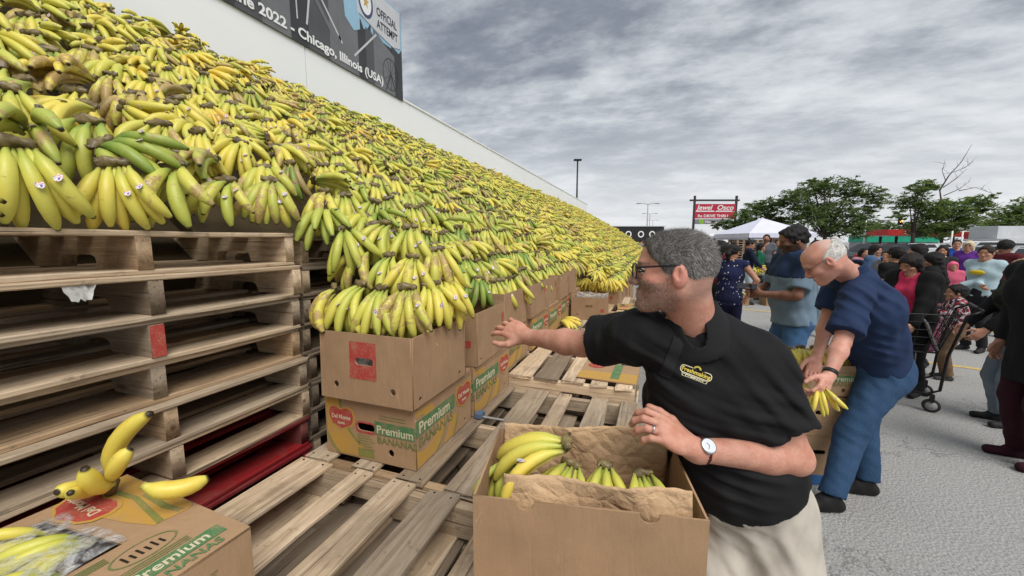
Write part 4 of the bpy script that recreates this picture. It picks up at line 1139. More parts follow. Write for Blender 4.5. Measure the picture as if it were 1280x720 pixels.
def fold(c, kdir, wl, rad, amp):
    c, kd = A(c), A(kdir)/np.linalg.norm(kdir)*6.283/wl
    def f(P):
        q = P-c; g = np.exp(-(q*q).sum(1)/(rad*rad)); return -amp*g*np.maximum(np.sin(q @ kd+2.0*np.sin(q[:, 2]*14)), -.3)
    return f
def surf(f, lo, hi, h):
    """sparse evaluation + surface nets; returns V, quads"""
    lo, hi = A(lo)-3*h, A(hi)+3*h
    nc = np.maximum(1, np.ceil((hi-lo)/(4*h)).astype(int)); n = nc*4
    g = [lo[i]+(np.arange(nc[i])*4+1.5)*h for i in range(3)]
    P = np.stack(np.meshgrid(*g, indexing='ij'), -1).reshape(-1, 3).astype(np.float32)
    dc = f(P).reshape(nc)
    act = np.abs(dc) < 4*h*1.55
    D = np.repeat(np.repeat(np.repeat(dc, 4, 0), 4, 1), 4, 2)
    ia = np.argwhere(act)
    off = np.stack(np.meshgrid(*[np.arange(4)]*3, indexing='ij'), -1).reshape(-1, 3)
    idx = (ia[:, None]*4+off[None]).reshape(-1, 3)
    D[idx[:, 0], idx[:, 1], idx[:, 2]] = f((lo+idx*h).astype(np.float32))
    s = D < 0
    m = np.zeros(tuple(n-1), np.int8)
    cs = [(a, b, c) for a in (0, 1) for b in (0, 1) for c in (0, 1)]
    for a, b, c in cs: m += s[a:n[0]-1+a, b:n[1]-1+b, c:n[2]-1+c]
    cell = np.argwhere((m > 0) & (m < 8))
    imap = np.full(tuple(n-1), -1, np.int32); imap[cell[:, 0], cell[:, 1], cell[:, 2]] = np.arange(len(cell))
    dv = np.stack([D[cell[:, 0]+a, cell[:, 1]+b, cell[:, 2]+c] for a, b, c in cs], 1)
    acc = np.zeros((len(cell), 3)); cnt = np.zeros(len(cell))
    for i in range(8):
        for j in range(i+1, 8):
            if sum(abs(cs[i][k]-cs[j][k]) for k in range(3)) != 1: continue
            x = (dv[:, i] < 0) != (dv[:, j] < 0)
            t_ = dv[x, i]/(dv[x, i]-dv[x, j])
            acc[x] += A(cs[i])+t_[:, None]*(A(cs[j])-A(cs[i])); cnt[x] += 1
    V = lo+(cell+acc/np.maximum(cnt, 1)[:, None])*h
    Q = []
    for ax in range(3):
        b, c = (ax+1) % 3, (ax+2) % 3
        sl0 = [slice(None)]*3; sl1 = [slice(None)]*3
        sl0[ax] = slice(0, n[ax]-1); sl1[ax] = slice(1, n[ax])
        S0, S1 = s[tuple(sl0)], s[tuple(sl1)]
        e_ = np.argwhere(S0 != S1)
        ok = (e_[:, b] > 0) & (e_[:, c] > 0) & (e_[:, b] < n[b]-1) & (e_[:, c] < n[c]-1); e_ = e_[ok]
        def ix(db, dc_):
            q = e_.copy(); q[:, b] += db; q[:, c] += dc_; return imap[q[:, 0], q[:, 1], q[:, 2]]
        q = np.stack([ix(-1, -1), ix(0, -1), ix(0, 0), ix(-1, 0)], 1)
        fl = ~S0[e_[:, 0], e_[:, 1], e_[:, 2]]
        q[fl] = q[fl][:, ::-1]; Q.append(q[(q >= 0).all(1)])
    Q = np.concatenate(Q) if Q else np.zeros((0, 4), int)
    # one relaxation towards the surface
    e0 = h*.25; d0 = f(V.astype(np.float32)); G = np.zeros_like(V)
    for k in range(3):
        dd = np.zeros(3, np.float32); dd[k] = e0; G[:, k] = (f((V+dd).astype(np.float32))-d0)/e0
    g2 = np.maximum((G*G).sum(1), .2); V = V-G*(np.clip(d0, -h, h)/g2)[:, None]*.9
    return V, Q
def bounds(pts, pad): p = np.array(pts); return p.min(0)-pad, p.max(0)+pad

def smat(name, stops, rough, scale, bump=.0, bsc=200, attr=None, spec=.3, weave=0):
    t = NT(name); c = t.geo('Position')
    col = t.ramp(t.noise(c, scale, 5, .6), stops)
    if attr:
        a = t.node('ShaderNodeAttribute'); a.attribute_name = attr
        col = t.mix(a.outputs['Alpha'], col, a.outputs['Color'])
    if bump: t.bump(t.noise(c, bsc, 4, .65), bump, .003)
    return t.fin(col, rough, 0, spec)
def skin(name, c):
    lo = (c[0]*.84, c[1]*.68, c[2]*.62); hi = (min(1, c[0]*1.06), c[1]*1.05, c[2]*1.05)
    t = NT(name); p = t.geo('Position')
    col = t.ramp(t.noise(p, 26, 5, .6), [(.3, lo), (.68, hi)])
    a = t.node('ShaderNodeAttribute'); a.attribute_name = 'tone'
    col = t.mix(a.outputs['Alpha'], col, a.outputs['Color'])
    mot = t.noise(p, 150, 5, .7)
    col = t.mix(t.math('MULTIPLY', t.ramp(mot, [(.45, 0.0), (.75, 1.0)]), .30), col, (c[0]*.6, c[1]*.4, c[2]*.35))
    t.bump(t.math('ADD', t.math('ADD', mot, t.noise(p, 420, 3, .6)), t.noise(t.scale(p, (40, 40, 110)), 1.0, 3, .6)), .35, .0022)
    t.set(t.b.inputs['Subsurface Weight'], .10); t.b.inputs['Subsurface Radius'].default_value = (.01, .004, .002); t.b.inputs['Subsurface Scale'].default_value = .6
    return t.fin(col, .50, 0, .35)
_cl = {}
def cloth(col, rough=.85, kind='plain', var=.12):
    key = (tuple(col), kind)
    if key in _cl: return _cl[key]
    t = NT('fabric'); p = t.geo('Position')
    f = t.noise(p, 9, 5, .6); w = t.noise(p, 620, 2, .5)
    lo = tuple(k*(1-var) for k in col); hi = tuple(min(1, k*(1+var)) for k in col)
    c = t.ramp(f, [(.3, lo), (.7, hi)])
    if kind == 'denim':
        s_ = t.noise(t.scale(p, (240, 240, 40)), 1.0, 3, .6)
        c = t.mix(t.math('MULTIPLY', t.ramp(s_, [(.4, 0.0), (.7, 1.0)]), .35), c, tuple(min(1, k*1.9+.02) for k in col))
        c = t.mix(t.math('MULTIPLY', t.ramp(t.noise(p, 3.5, 4, .6), [(.5, 0.0), (.75, 1.0)]), .35), c, tuple(min(1, k*1.7+.02) for k in col))
    if kind == 'dots':
        v = t.node('ShaderNodeTexVoronoi'); t.set(v.inputs['Vector'], p); v.inputs['Scale'].default_value = 24
        c = t.mix(t.ramp(v.outputs['Distance'], [(.14, 1.0), (.20, 0.0)]), c, (.62, .60, .60))
    if kind == 'check':
        ck = t.node('ShaderNodeTexChecker'); t.set(ck.inputs['Vector'], p); ck.inputs['Scale'].default_value = 26
        c = t.mix(t.math('MULTIPLY', ck.outputs['Fac'], .8), c, (.55, .55, .56))
        c = t.mix(t.ramp(t.noise(p, 30, 2, .5), [(.5, 0.0), (.56, 1.0)]), c, (.02, .02, .03))
    if kind == 'print':
        c = t.ramp(t.noise(p, 30, 3, .6), [(.35, col), (.45, (.35, .05, .09)), (.55, (.05, .03, .08)), (.65, (.4, .3, .32))])
    t.bump(t.math('ADD', t.math('MULTIPLY', w, .35), t.noise(p, 34, 4, .6)), .22, .004)
    m = t.fin(c, rough, 0, .2)
    _cl[key] = m; return m
_hm = {}
def hairmat(col, grey=0.0):
    key = (tuple(col), grey)
    if key in _hm: return _hm[key]
    t = NT('hair'); p = t.geo('Position')
    n = t.noise(t.scale(p, (90, 90, 26)), 1.0, 5, .7, .5)
    hi = tuple(min(1, k*1.8+.008+.28*grey) for k in col)
    c = t.ramp(n, [(.35, col), (.62, hi)])
    t.bump(t.noise(t.scale(p, (160, 160, 50)), 1.0, 4, .7), .7, .006)
    _hm[key] = t.fin(c, .6, 0, .18); return _hm[key]

def frame(fwd, up):
    """columns: right, forward, up"""
    f = Vector(fwd).normalized(); u = Vector(up); u = (u-f*u.dot(f)).normalized(); r = f.cross(u)
    return np.array([r, f, u]).T
def ik(a, c, l1, l2, pole):
    a, c = Vector(a), Vector(c); d = c-a; D = min(d.length, (l1+l2)*.999); n = d.normalized(); c2 = a+n*D
    x = (l1*l1-l2*l2+D*D)/(2*D); y = math.sqrt(max(0, l1*l1-x*x))
    p = Vector(pole); p = (p-n*p.dot(n)); p = p.normalized() if p.length > 1e-5 else Vector((0, 0, 1))
    return np.array(a+n*x+p*y), np.array(c2)

def head_sdf(S, C, Rm, s, detail=2, nose=1.0, jaw=1.0):
    T = lambda x, y, z: A(C)+A(Rm) @ A((x*s, y*s, z*s))
    S.u(el(T(0, -.014, .026), A((.075, .098, .088))*s, Rm), .01)
    S.u(el(T(0, .036, .046), A((.062, .050, .048))*s, Rm), .03*s)
    S.u(el(T(0, .026, -.030), A((.060, .066, .082))*s, Rm), .03*s)
    S.u(rc(T(-.05, -.012, -.050), T(0, .066, -.092), .020*s*jaw, .021*s*jaw), .03*s).u(rc(T(.05, -.012, -.050), T(0, .066, -.092), .020*s*jaw, .021*s*jaw), .03*s)
    S.u(el(T(0, .078, -.096), A((.022, .018, .017))*s*jaw, Rm), .018*s)
    S.sub(el(T(0, .108, -.083), A((.026, .012, .006))*s, Rm), .010*s)
    if detail > 0:
        S.u(rc(T(-.034, .084, .022), T(.034, .084, .022), .010*s), .02*s)
        for q in (-1, 1):
            S.u(el(T(q*.044, .062, -.022), A((.024, .026, .020))*s, Rm), .02*s)
            S.sub(el(T(q*.031, .100, .004), A((.017, .016, .011))*s, Rm), .014*s)
        S.u(rc(T(0, .090, .006), T(0, .112*(1 if nose == 1 else 1+.06*nose), -.030), .0070*s, .0105*s), .014*s)
        for q in (-1, 1):
            S.u(el(T(q*.012, .101, -.034), A((.009, .010, .008))*s, Rm), .008*s)
            S.u(el(T(q*.080, -.008, -.004), A((.011, .019, .031))*s, Rm), .006*s)
            if detail > 1: S.sub(el(T(q*.095, -.005, .003), A((.012, .0105, .020))*s, Rm), .004*s)
            if detail > 1: S.u(el(T(q*.083, .007, -.006), A((.006, .004, .008))*s, Rm), .003*s); S.u(rc(T(q*.085, -.012, .012), T(q*.084, -.010, -.012), .0035*s), .004*s)
        S.u(rc(T(-.020, .0905, -.0585), T(.020, .0905, -.0585), .0070*s), .008*s)
        S.u(rc(T(-.017, .0905, -.0720), T(.017, .0905, -.0720), .0078*s), .007*s)
        S.sub(rc(T(-.023, .1005, -.0655), T(.023, .1005, -.0655), .0042*s), .003*s)
    return T

def hand_sdf(S, wr, d, pn, side, s, curl=.5, spread=.25, detail=2, thumb=.6, curls=None):
    """hand from wrist wr along d, palm normal pn (palm side), side=+1 right hand / -1 left: thumb on the pn x d side"""
    d = Vector(d).normalized(); pn = Vector(pn); pn = (pn-d*pn.dot(d)).normalized(); t = d.cross(pn)*side   # towards thumb
    w = Vector(wr); pts = [w+d*.2*s]
    Rm = np.array([t, d, pn]).T
    S.u(rc(w-d*.01*s, w+d*.03*s, .024*s, .022*s), .02*s)
    S.u(el(w+d*.058*s, A((.040, .048, .0165))*s, Rm), .02*s)
    if detail == 0:
        S.u(rc(w+d*.09*s, w+d*.13*s+pn*.03*s, .026*s, .016*s), .02*s); S.u(rc(w+t*.03*s+d*.03*s, w+t*.05*s+d*.085*s+pn*.02*s, .013*s, .010*s), .012*s); return pts
    for i, (off, ln, r) in enumerate(((.030, .076, .0098), (.010, .085, .0100), (-.010, .079, .0095), (-.029, .062, .0085))):
        cu = curl if curls is None else curls[i]
        b = w+d*(.094-.004*i*(i > 1))*s+t*off*s
        dirv = (d+t*spread*(off/.03)*.5).normalized()
        p = b; a = cu*.55; seg = (.48, .30, .22); q0 = w+d*.05*s+t*off*.8*s
        S.u(rc(q0, b, .0115*s, r*s*1.08), .010*s)
        for k in range(3):
            dd = (dirv*math.cos(a)+pn*math.sin(a)); q = p+dd*ln*seg[k]*s
            S.u(rc(p, q, r*s*(1-.07*k), r*s*(.94-.08*k)), .003*s); p = q; a += cu*(1.0 if k == 0 else .8); pts.append(p)
    b = w+d*.022*s+t*.022*s+pn*.006*s
    d1 = (d*.70+t*.72+pn*.25*thumb).normalized(); q = b+d1*.048*s
    S.u(rc(b, q, .0155*s, .0125*s), .012*s)
    d2 = (d*.86+t*.40+pn*.40*thumb).normalized(); q2 = q+d2*.034*s; S.u(rc(q, q2, .0122*s, .0108*s), .006*s)
    d3 = (d*.95+t*.15+pn*.45*thumb).normalized(); q3 = q2+d3*.026*s; S.u(rc(q2, q3, .0108*s, .0088*s), .004*s)
    pts += [q3]; return pts
def pose(pos, face, height, lean=0, side=0, twist=0, head=(0, 0), feet=((.10, .0), (-.10, .0)), hR=None, hL=None, pel=(0, 0, 0), poleR=(.5, -.6, -.4), poleL=(-.5, -.6, -.4)):
    """face: degrees clockwise from +Y. local x right, y forward. returns joints in world space"""
    s = height/1.75; a = R(face)
    fw = np.array([math.sin(a), math.cos(a), 0]); rt = np.array([math.cos(a), -math.sin(a), 0]); z = np.array([0, 0, 1.0]); o = np.array([*pos[:2], pos[2] if len(pos) > 2 else 0.0])
    Wd = lambda x, y, zz: o+rt*x+fw*y+z*zz
    J = {'s': s, 'o': o}
    J['pel'] = Wd(pel[0]*s, pel[1]*s, (.95+pel[2])*s)
    up = fw*math.sin(R(lean))+rt*math.sin(R(side))+z*math.cos(R(lean))*math.cos(R(side)); up /= np.linalg.norm(up)
    tw = R(twist); rt2 = rt*math.cos(tw)-fw*math.sin(tw); rt2 = rt2-up*(rt2 @ up); rt2 /= np.linalg.norm(rt2)
    J['up'] = up; J['rt'] = rt2; J['rtp'] = rt
    J['nck'] = J['pel']+up*.535*s
    J['shR'] = J['nck']-up*.055*s+rt2*.172*s; J['shL'] = J['nck']-up*.055*s-rt2*.172*s
    ha, hp = R(face+head[0]), R(head[1])
    hf = np.array([math.sin(ha)*math.cos(hp), math.cos(ha)*math.cos(hp), -math.sin(hp)])
    hu = z*.8+up*.3 if abs(head[1]) < 70 else up
    J['hR'] = frame(hf, hu)
    J['hd'] = J['nck']+(up*.6+z*.5)/np.linalg.norm(up*.6+z*.5)*.128*s+hf*.024*s
    for k, sx, h, pole in (('R', 1, hR, poleR), ('L', -1, hL, poleL)):
        sh = J['sh'+k]
        tgt = Wd(h[0]*s, h[1]*s, h[2]*s) if h is not None else sh+rt*sx*.07*s+fw*.04*s-z*.53*s
        pw = rt*pole[0]+fw*pole[1]+z*pole[2]
        J['el'+k], J['wr'+k] = ik(sh, tgt, .285*s, .255*s, pw)
    for k, sx, f in (('R', 1, feet[0]), ('L', -1, feet[1])):
        hip = J['pel']-z*.03*s+rt*sx*.085*s
        an = Wd(f[0]*s, f[1]*s, (.08+(f[2] if len(f) > 2 else 0))*s)
        J['hip'+k] = hip; J['kn'+k], J['an'+k] = ik(hip, an, .435*s, .425*s, fw+rt*sx*.1); J['ft'+k] = fw+rt*sx*.2
    return J

def torso_prims(J, b=1.0, belly=0.0, bust=0.0, g=0.0):
    s = J['s']; up, rt = J['up'], J['rt']; fw = np.cross(up, rt); pel, nck = J['pel'], J['nck']
    bend = J.get('bend', 0.0)
    ln = np.linalg.norm(nck-pel)
    pt = lambda t: pel+(nck-pel)*t-fw*bend*math.sin(math.pi*t)
    r = lambda x, y: (x*s*b+g, y*s*b+g)
    L_ = [(ec(pel-up*.03*s, pt(.28), J['rtp'], r(.165, .118), r(.150, .112)), .03),
          (ec(pt(.28), pt(.62), rt, r(.150, .112), r(.168, .122)), .05),
          (ec(pt(.62), pt(.90), rt, r(.168, .122), r(.105, .078)), .05)]
    for k in 'RL':
        L_.append((rc(pt(.92)+(J['sh'+k]-pt(.92))*.25, J['sh'+k], .060*s*b+g, .060*s*b+g), .06))
        L_.append((el(pt(.70)+(J['sh'+k]-pt(.92))*.42+fw*.05*s, A((.085, .06, .085))*s*b+g), .05))
    if belly: L_.append((el(pt(.30)+fw*.05*s, A((.13, .10+belly, .13))*s*b+g, np.array([rt, fw, up]).T), .06))
    if bust:
        for q in (-1, 1): L_.append((el(pt(.66)+fw*.085*s+rt*q*.075*s, A((.062, .05+bust, .06))*s+g), .04))
    return L_
def tone_beard(q, ok):
    ax = np.abs(q[:, 0])
    jaw = np.clip((-.030-q[:, 2]+np.clip((q[:, 1]-.02)*.35, -.02, .02))/.016, 0, 1)*np.clip((q[:, 1]+.02)/.02, 0, 1)*np.clip((q[:, 2]+.125)/.02, 0, 1)
    mus = (q[:, 1] > .07)*np.clip(1-np.abs((q[:, 2]+.049)/.008), 0, 1)*(ax < .030)*1.6
    side = np.clip(1-np.abs((q[:, 1]-.020)/.014), 0, 1)*(q[:, 2] < .03)*(q[:, 2] > -.05)*(ax > .05)*1.2
    brow = (q[:, 1] > .06)*np.clip(1-np.abs((ax-.033)/.022)**4, 0, 1)*np.clip(1-np.abs((q[:, 2]-.0245)/.005)**2, 0, 1)*1.6
    lips = np.clip(1-(q[:, 0]/.024)**2, 0, 1)*np.clip(1-((q[:, 2]+.0655)/.013)**2, 0, 1)*(q[:, 1] > .06)
    return ok*np.maximum.reduce([jaw*(1-np.clip(lips*3, 0, 1)), mus, side, brow])+1e-9
def join(parts):
    Vs, Fs, o = [], [], 0
    for V, Q in parts:
        Vs.append(V); Fs.append(Q+o); o += len(V)
    return np.concatenate(Vs), np.concatenate(Fs)

def person(label, J, skin_m, top, bottom, hair, shoes=(.02, .02, .022), h=.012, hh=.006, hd=.008, b=1.0, belly=0, bust=0, group=None, hands=None, hdet=2, limb=1.0, brow=(.03, .02, .015), tone_fn=None, legs_h=None, nose=1.0, headscale=1.0, eyes=True, lipcol=None, facehair=None):
    s = J['s']; z = np.array([0, 0, 1.0]); up, rt = J['up'], J['rt']; fwd = np.cross(up, rt)
    root = thing('person', label, 'person', (float(J['o'][0]), float(J['o'][1]), float(J['o'][2])), 0, group)
    O = np.array(root.location)
    def put(name, V, Q, mat, attrs=None): return obj(name, np_mesh(name, V-O, Q, True, attrs), mat, root)
    hs = s*1.0*headscale
    # ---- body
    H = Sdf(); nb = J['nck']
    Rm = J['hR']; C = J['hd']
    T = head_sdf(H, C, Rm, hs, hdet, nose)
    ntop = C+Rm @ np.array([0, -.034, -.035])*hs
    H.u(rc(nb-up*.03*s, ntop, .061*s*limb, .056*s*limb), .03*s)
    lo, hi = bounds([C, nb], .15*s); parts = [surf(H, lo, hi, hh)]
    B = Sdf()
    for f, k in torso_prims(J, b, belly, bust): B.u(f, k*s)
    B.u(rc(nb-up*.06*s, nb+up*.01*s, .062*s, .058*s*limb), .04*s)
    pts = [J['pel'], nb]
    for k in 'RL':
        B.u(rc(J['sh'+k], J['el'+k], .050*s*limb, .040*s*limb), .03*s)
        mid = J['el'+k]+(J['wr'+k]-J['el'+k])*.28
        B.u(rc(J['el'+k], mid, .039*s*limb, .041*s*limb), .015*s); B.u(rc(mid, J['wr'+k], .041*s*limb, .0255*s*limb), .02*s)
        B.u(rc(J['hip'+k], J['kn'+k], .082*s, .055*s), .04*s); B.u(rc(J['kn'+k], J['an'+k], .054*s, .036*s), .02*s)
        pts += [J['sh'+k], J['el'+k], J['wr'+k], J['kn'+k], J['an'+k]]
    lo, hi = bounds(pts, .16*s); parts.append(surf(B, lo, hi, h))
    for k, sd in (('R', 1), ('L', -1)):
        hp = (hands or {}).get(k, {})
        Hn = Sdf(); mid = J['el'+k]+(J['wr'+k]-J['el'+k])*.28
        st = J['el'+k]+(J['wr'+k]-J['el'+k])*.55; rm = (.041+(.0255-.041)*((.55-.28)/.72))*s*limb
        Hn.u(rc(st, J['wr'+k], rm, .0255*s*limb))
        d = hp.get('d', J['wr'+k]-J['el'+k]); pn = hp.get('pn', -rt*sd*.8+fwd*-.1+d*0)
        pp = hand_sdf(Hn, J['wr'+k], d, pn, sd, s*hp.get('scale', 1.0), hp.get('curl', .45), hp.get('spread', .2), 0 if hd > .012 else 2, hp.get('thumb', .6), hp.get('curls'))
        lo, hi = bounds([J['wr'+k], *[np.array(p) for p in pp], st], .05*s); parts.append(surf(Hn, lo, hi, hd))
    V, Q = join(parts)
    q = (V-C) @ Rm/hs
    tone = np.zeros((len(V), 4), np.float32)
    def paint(mask, col, w): 
        w = np.clip(mask, 0, 1)*w; m = w > tone[:, 3]; tone[m, :3] = col; tone[m, 3] = w[m]
    ok = (np.abs(q[:, 0]) < .09) & (np.abs(q[:, 2]) < .13) & (q[:, 1] < .14) & (q[:, 1] > -.12)
    ax = np.abs(q[:, 0])
    if brow is not None: paint(ok*(q[:, 1] > .055)*np.clip(1-np.abs((ax-.033)/.022)**4, 0, 1)*np.clip(1-np.abs((q[:, 2]-.0245)/.0055)**2, 0, 1), brow, .85)
    lc = lipcol if lipcol is not None else (.36, .12, .10)
    paint(ok*(q[:, 1] > .06)*np.clip(1-(q[:, 0]/.026)**2, 0, 1)*np.clip(1-((q[:, 2]+.0655)/.012)**2, 0, 1), lc, .75)
    paint(ok*(q[:, 1] > .06)*np.clip(1.5-1.5*(q[:, 0]/.026)**2, 0, 1)*np.clip(1.4-1.4*((q[:, 2]+.0655)/.0032)**2, 0, 1), (.13, .04, .035), .85)
    if eyes:
        paint(ok*(q[:, 1] > .05)*(1.6*(1-((ax-.031)/.013)**2-((q[:, 2]-.004)/.006)**2)), (.03, .022, .018), .9)
    if facehair is not None: facehair(q, ok, paint)
    if tone_fn is not None: tone_fn(V, q, paint)
    put('body', V, Q, skin_m, {'tone': tone})
    if hair and hair.get('beard'):
        r = np.random.default_rng(9); nb_ = hair['beard']
        m = tone_beard(q, ok)[Q].mean(1); fi = r.choice(len(Q), nb_, p=m/m.sum()); w4 = r.dirichlet([1, 1, 1, 1], nb_)
        Pb = (V[Q[fi]]*w4[..., None]).sum(1); n = np.cross(V[Q[fi, 2]]-V[Q[fi, 0]], V[Q[fi, 3]]-V[Q[fi, 1]]); n /= np.maximum(np.linalg.norm(n, axis=1), 1e-9)[:, None]
        dl = (np.array([0, .35, -1.0])+r.normal(0, .4, (nb_, 3))) @ Rm.T; dl = dl-n*(dl*n).sum(1)[:, None]*.6; dl /= np.linalg.norm(dl, axis=1)[:, None]
        ln = r.uniform(.002, .0052, nb_); wv = np.cross(dl, n)*.00028; tip = Pb+dl*ln[:, None]+n*(ln*.5)[:, None]
        VV = np.stack([Pb-wv, Pb+wv, tip], 1).reshape(-1, 3)
        gc = np.where((r.random(nb_) < .45)[:, None], [.34, .30, .26], [.09, .055, .035])*r.uniform(.6, 1.3, nb_)[:, None]
        ms = NT('beard_strands'); ms.fin(ms.attr('tone'), .6)
        so = obj('beard', np_mesh('beard', VV-O, np.arange(len(VV)).reshape(-1, 3), False, {'tone': np.concatenate([np.repeat(gc, 3, 0), np.ones((len(VV), 1))], 1)}), ms.m, root); so['kind'] = 'stuff'
    # ---- clothes
    if bottom:
        g = bottom.get('g', .009)
        if bottom.get('type', 'pants') == 'skirt':
            S = Sdf(); tp = torso_prims(J, b, belly, 0, g)
            S.u(tp[0][0], .02)
            en = (J['anR']+J['anL'])/2; en = J['pel']+(en-J['pel'])*bottom.get('len', .5)
            S.u(ec(J['pel'], en, J['rtp'], (.17*s*b, .13*s*b), (.21*s*b, .17*s*b)), .05)
            S.cut(half(J['pel']+up*.10*s, up)); S.cut(half(en, en-J['pel'])); S.add(wob(3, .006, 14, (1, 1, .3)))
            lo, hi = bounds([J['pel'], en], .30*s); put('skirt', *surf(S, lo, hi, h), cloth(bottom['col'], .85, bottom.get('kind', 'plain')))
        else:
            S = Sdf(); tp = torso_prims(J, b, belly, 0, g)
            S.u(tp[0][0], .02); S.u(tp[1][0], .03)
            if belly: S.u(tp[7][0], .05)
            S.u(el(J['pel']-fwd*.035*s-up*.04*s, A((.145, .105, .115))*s*b+g*.6, np.array([J['rtp'], np.cross(up, J['rtp']), up]).T), .05)
            fr = bottom.get('len', .97)
            for k in 'RL':
                S.u(rc(J['hip'+k]-z*.02*s, J['kn'+k], .090*s*b+g, .062*s+g), .03)
                en = J['kn'+k]+(J['an'+k]-J['kn'+k])*1.05
                S.u(inter(rc(J['kn'+k], en, .060*s+g, .052*s+g), half(J['kn'+k]+(J['an'+k]-J['kn'+k])*fr, J['an'+k]-J['kn'+k])), .02)
            S.cut(half(J['pel']+up*bottom.get('waist', .10)*s, up)); S.add(wob(5, bottom.get('wr', .0040), 17, (1, 1, .6))); S.add(wob(15, .0020, 46, (1, 1, 1)))
            
            for fd in bottom.get('folds', ()): S.add(fold(*fd))
            if bottom.get('band'):
                Sb = Sdf(); Sb.u(infl(S, .0035)); wz = J['pel']+up*bottom['waist']*s; Sb.cut(half(wz, up)); Sb.cut(half(wz-up*.036*s, -up)); put('waistband', *surf(Sb, wz-.3, wz+.3, .0075), cloth(bottom['band']))
            lo, hi = bounds([J['pel'], J['anR'], J['anL'], J['knR'], J['knL']], .24*s); put('trousers', *surf(S, lo, hi, legs_h or h), cloth(bottom['col'], .85, bottom.get('kind', 'plain')))
    for k in 'RL':
        f_ = J['ft'+k]/np.linalg.norm(J['ft'+k]); an = J['an'+k]; side_ = np.cross(f_, z); S = Sdf()
        heel = an-f_*.035*s; heel[2] = an[2]-.045*s; toe = an+f_*.165*s; toe[2] = an[2]-.050*s
        S.u(rc(heel, toe, .038*s, .036*s)).u(rc(an, an+f_*.04*s-z*.02*s, .045*s, .043*s), .03*s)
        S.cut(half((0, 0, an[2]-.08*s), (0, 0, -1))); lo, hi = bounds([heel, toe, an], .08*s); put('shoe', *surf(S, lo, hi, h*.8), cloth(shoes, .6))
    if top:
        g = top.get('g', .010); S = Sdf()
        for f, k in torso_prims(J, b, belly, bust, g): S.u(f, k*s)
        fr = {'short': .62, 'long': 1.0, 'none': .05}[top.get('sleeve', 'short')]
        for k in 'RL':
            sh, e_, w_ = J['sh'+k], J['el'+k], J['wr'+k]
            if fr < .1: continue
            ga = top.get('sg', .013)*s
            if fr < 1: S.u(inter(rc(sh, e_, .054*s*limb+ga*.7, .046*s*limb+ga*1.5), half(sh+(e_-sh)*top.get('slen', fr), e_-sh)), .035*s)
            else:
                S.u(rc(sh, e_, .052*s*limb+ga, .044*s*limb+ga), .035*s); S.u(inter(rc(e_, w_+(w_-e_)*.05, .044*s*limb+ga, .034*s*limb+ga*.6), half(w_-(w_-e_)*.03, w_-e_)), .02*s)
        hem = J['pel']+up*top.get('hem', -.04)*s
        if top.get('hem', -.04) < -.05: S.u(ec(J['pel'], J['pel']-z*(-top['hem'])*s, J['rtp'], (.168*s*b+g, .122*s*b+g), (.175*s*b+g, .13*s*b+g)), .03)
        S.cut(half(hem, -up if top.get('hem', -.04) > -.2 else -z))
        S.sub(rc(nb-up*.005*s+fwd*.018*s, nb+up*.14*s, top.get('neck', .064)*s, .075*s), .006)
        S.add(wob(9, top.get('wr', .004), 15, (1, 1, .6))); S.add(wob(12, top.get('wr', .004)*.55, 42, (1, 1, .8)))
        for fd in top.get('folds', ()): S.add(fold(*fd))
        ptsb = [J['pel']-z*max(0, -top.get('hem', 0))*s, nb]+[J[j+k] for j in ('sh', 'el')+(('wr',) if fr >= 1 else ()) for k in 'RL']
        lo, hi = bounds(ptsb, .21*s); put('shirt', *surf(S, lo, hi, top.get('h', h)), cloth(top['col'], .85, top.get('kind', 'plain')))
        if top.get('yoke') is not None:     # contrasting chest band
            S2 = Sdf(); S2.u(infl(S, .0025)); pt = J['pel']+(nb-J['pel'])*top.get('yoke_at', .62)
            S2.cut(half(pt, -up)); put('yoke', *surf(S2, lo, hi, top.get('h', h)), cloth(top['yoke']))
        if top.get('collar') is not None:
            S = Sdf(); a0 = nb-up*.020*s+fwd*.016*s; a1 = nb+up*.052*s+(ntop-nb)*.12
            tube = rc(a0, a1+up*.02*s, .0735*s*limb, .068*s*limb)
            S.u(lambda P: np.abs(tube(P))-.0062*s); S.cut(half(a1, up)); S.cut(half(a0-up*.004*s, -up))
            front = nb+fwd*.09*s
            S.sub(rc(front-up*.05*s, front+up*.10*s, .010*s, .040*s), .004)
            fold_ = rc(a0-up*.012*s, a1, .100*s*limb, .0715*s*limb); S2 = Sdf(); S2.u(lambda P: np.abs(fold_(P))-.0060*s); S2.cut(half(a1+up*.003*s, up)); S2.cut(half(a0+up*.006*s-fwd*0, -up-fwd*.25))
            S2.sub(rc(front-up*.06*s, front+up*.10*s, .022*s, .030*s), .004)
            S.u(S2, .004); lo, hi = bounds([a0, a1], .14*s); put('collar', *surf(S, lo, hi, min(h, .0042)), cloth(top['collar']))
    if hair: make_hair(root, O, J, hair, hs, put, hh)
    return root
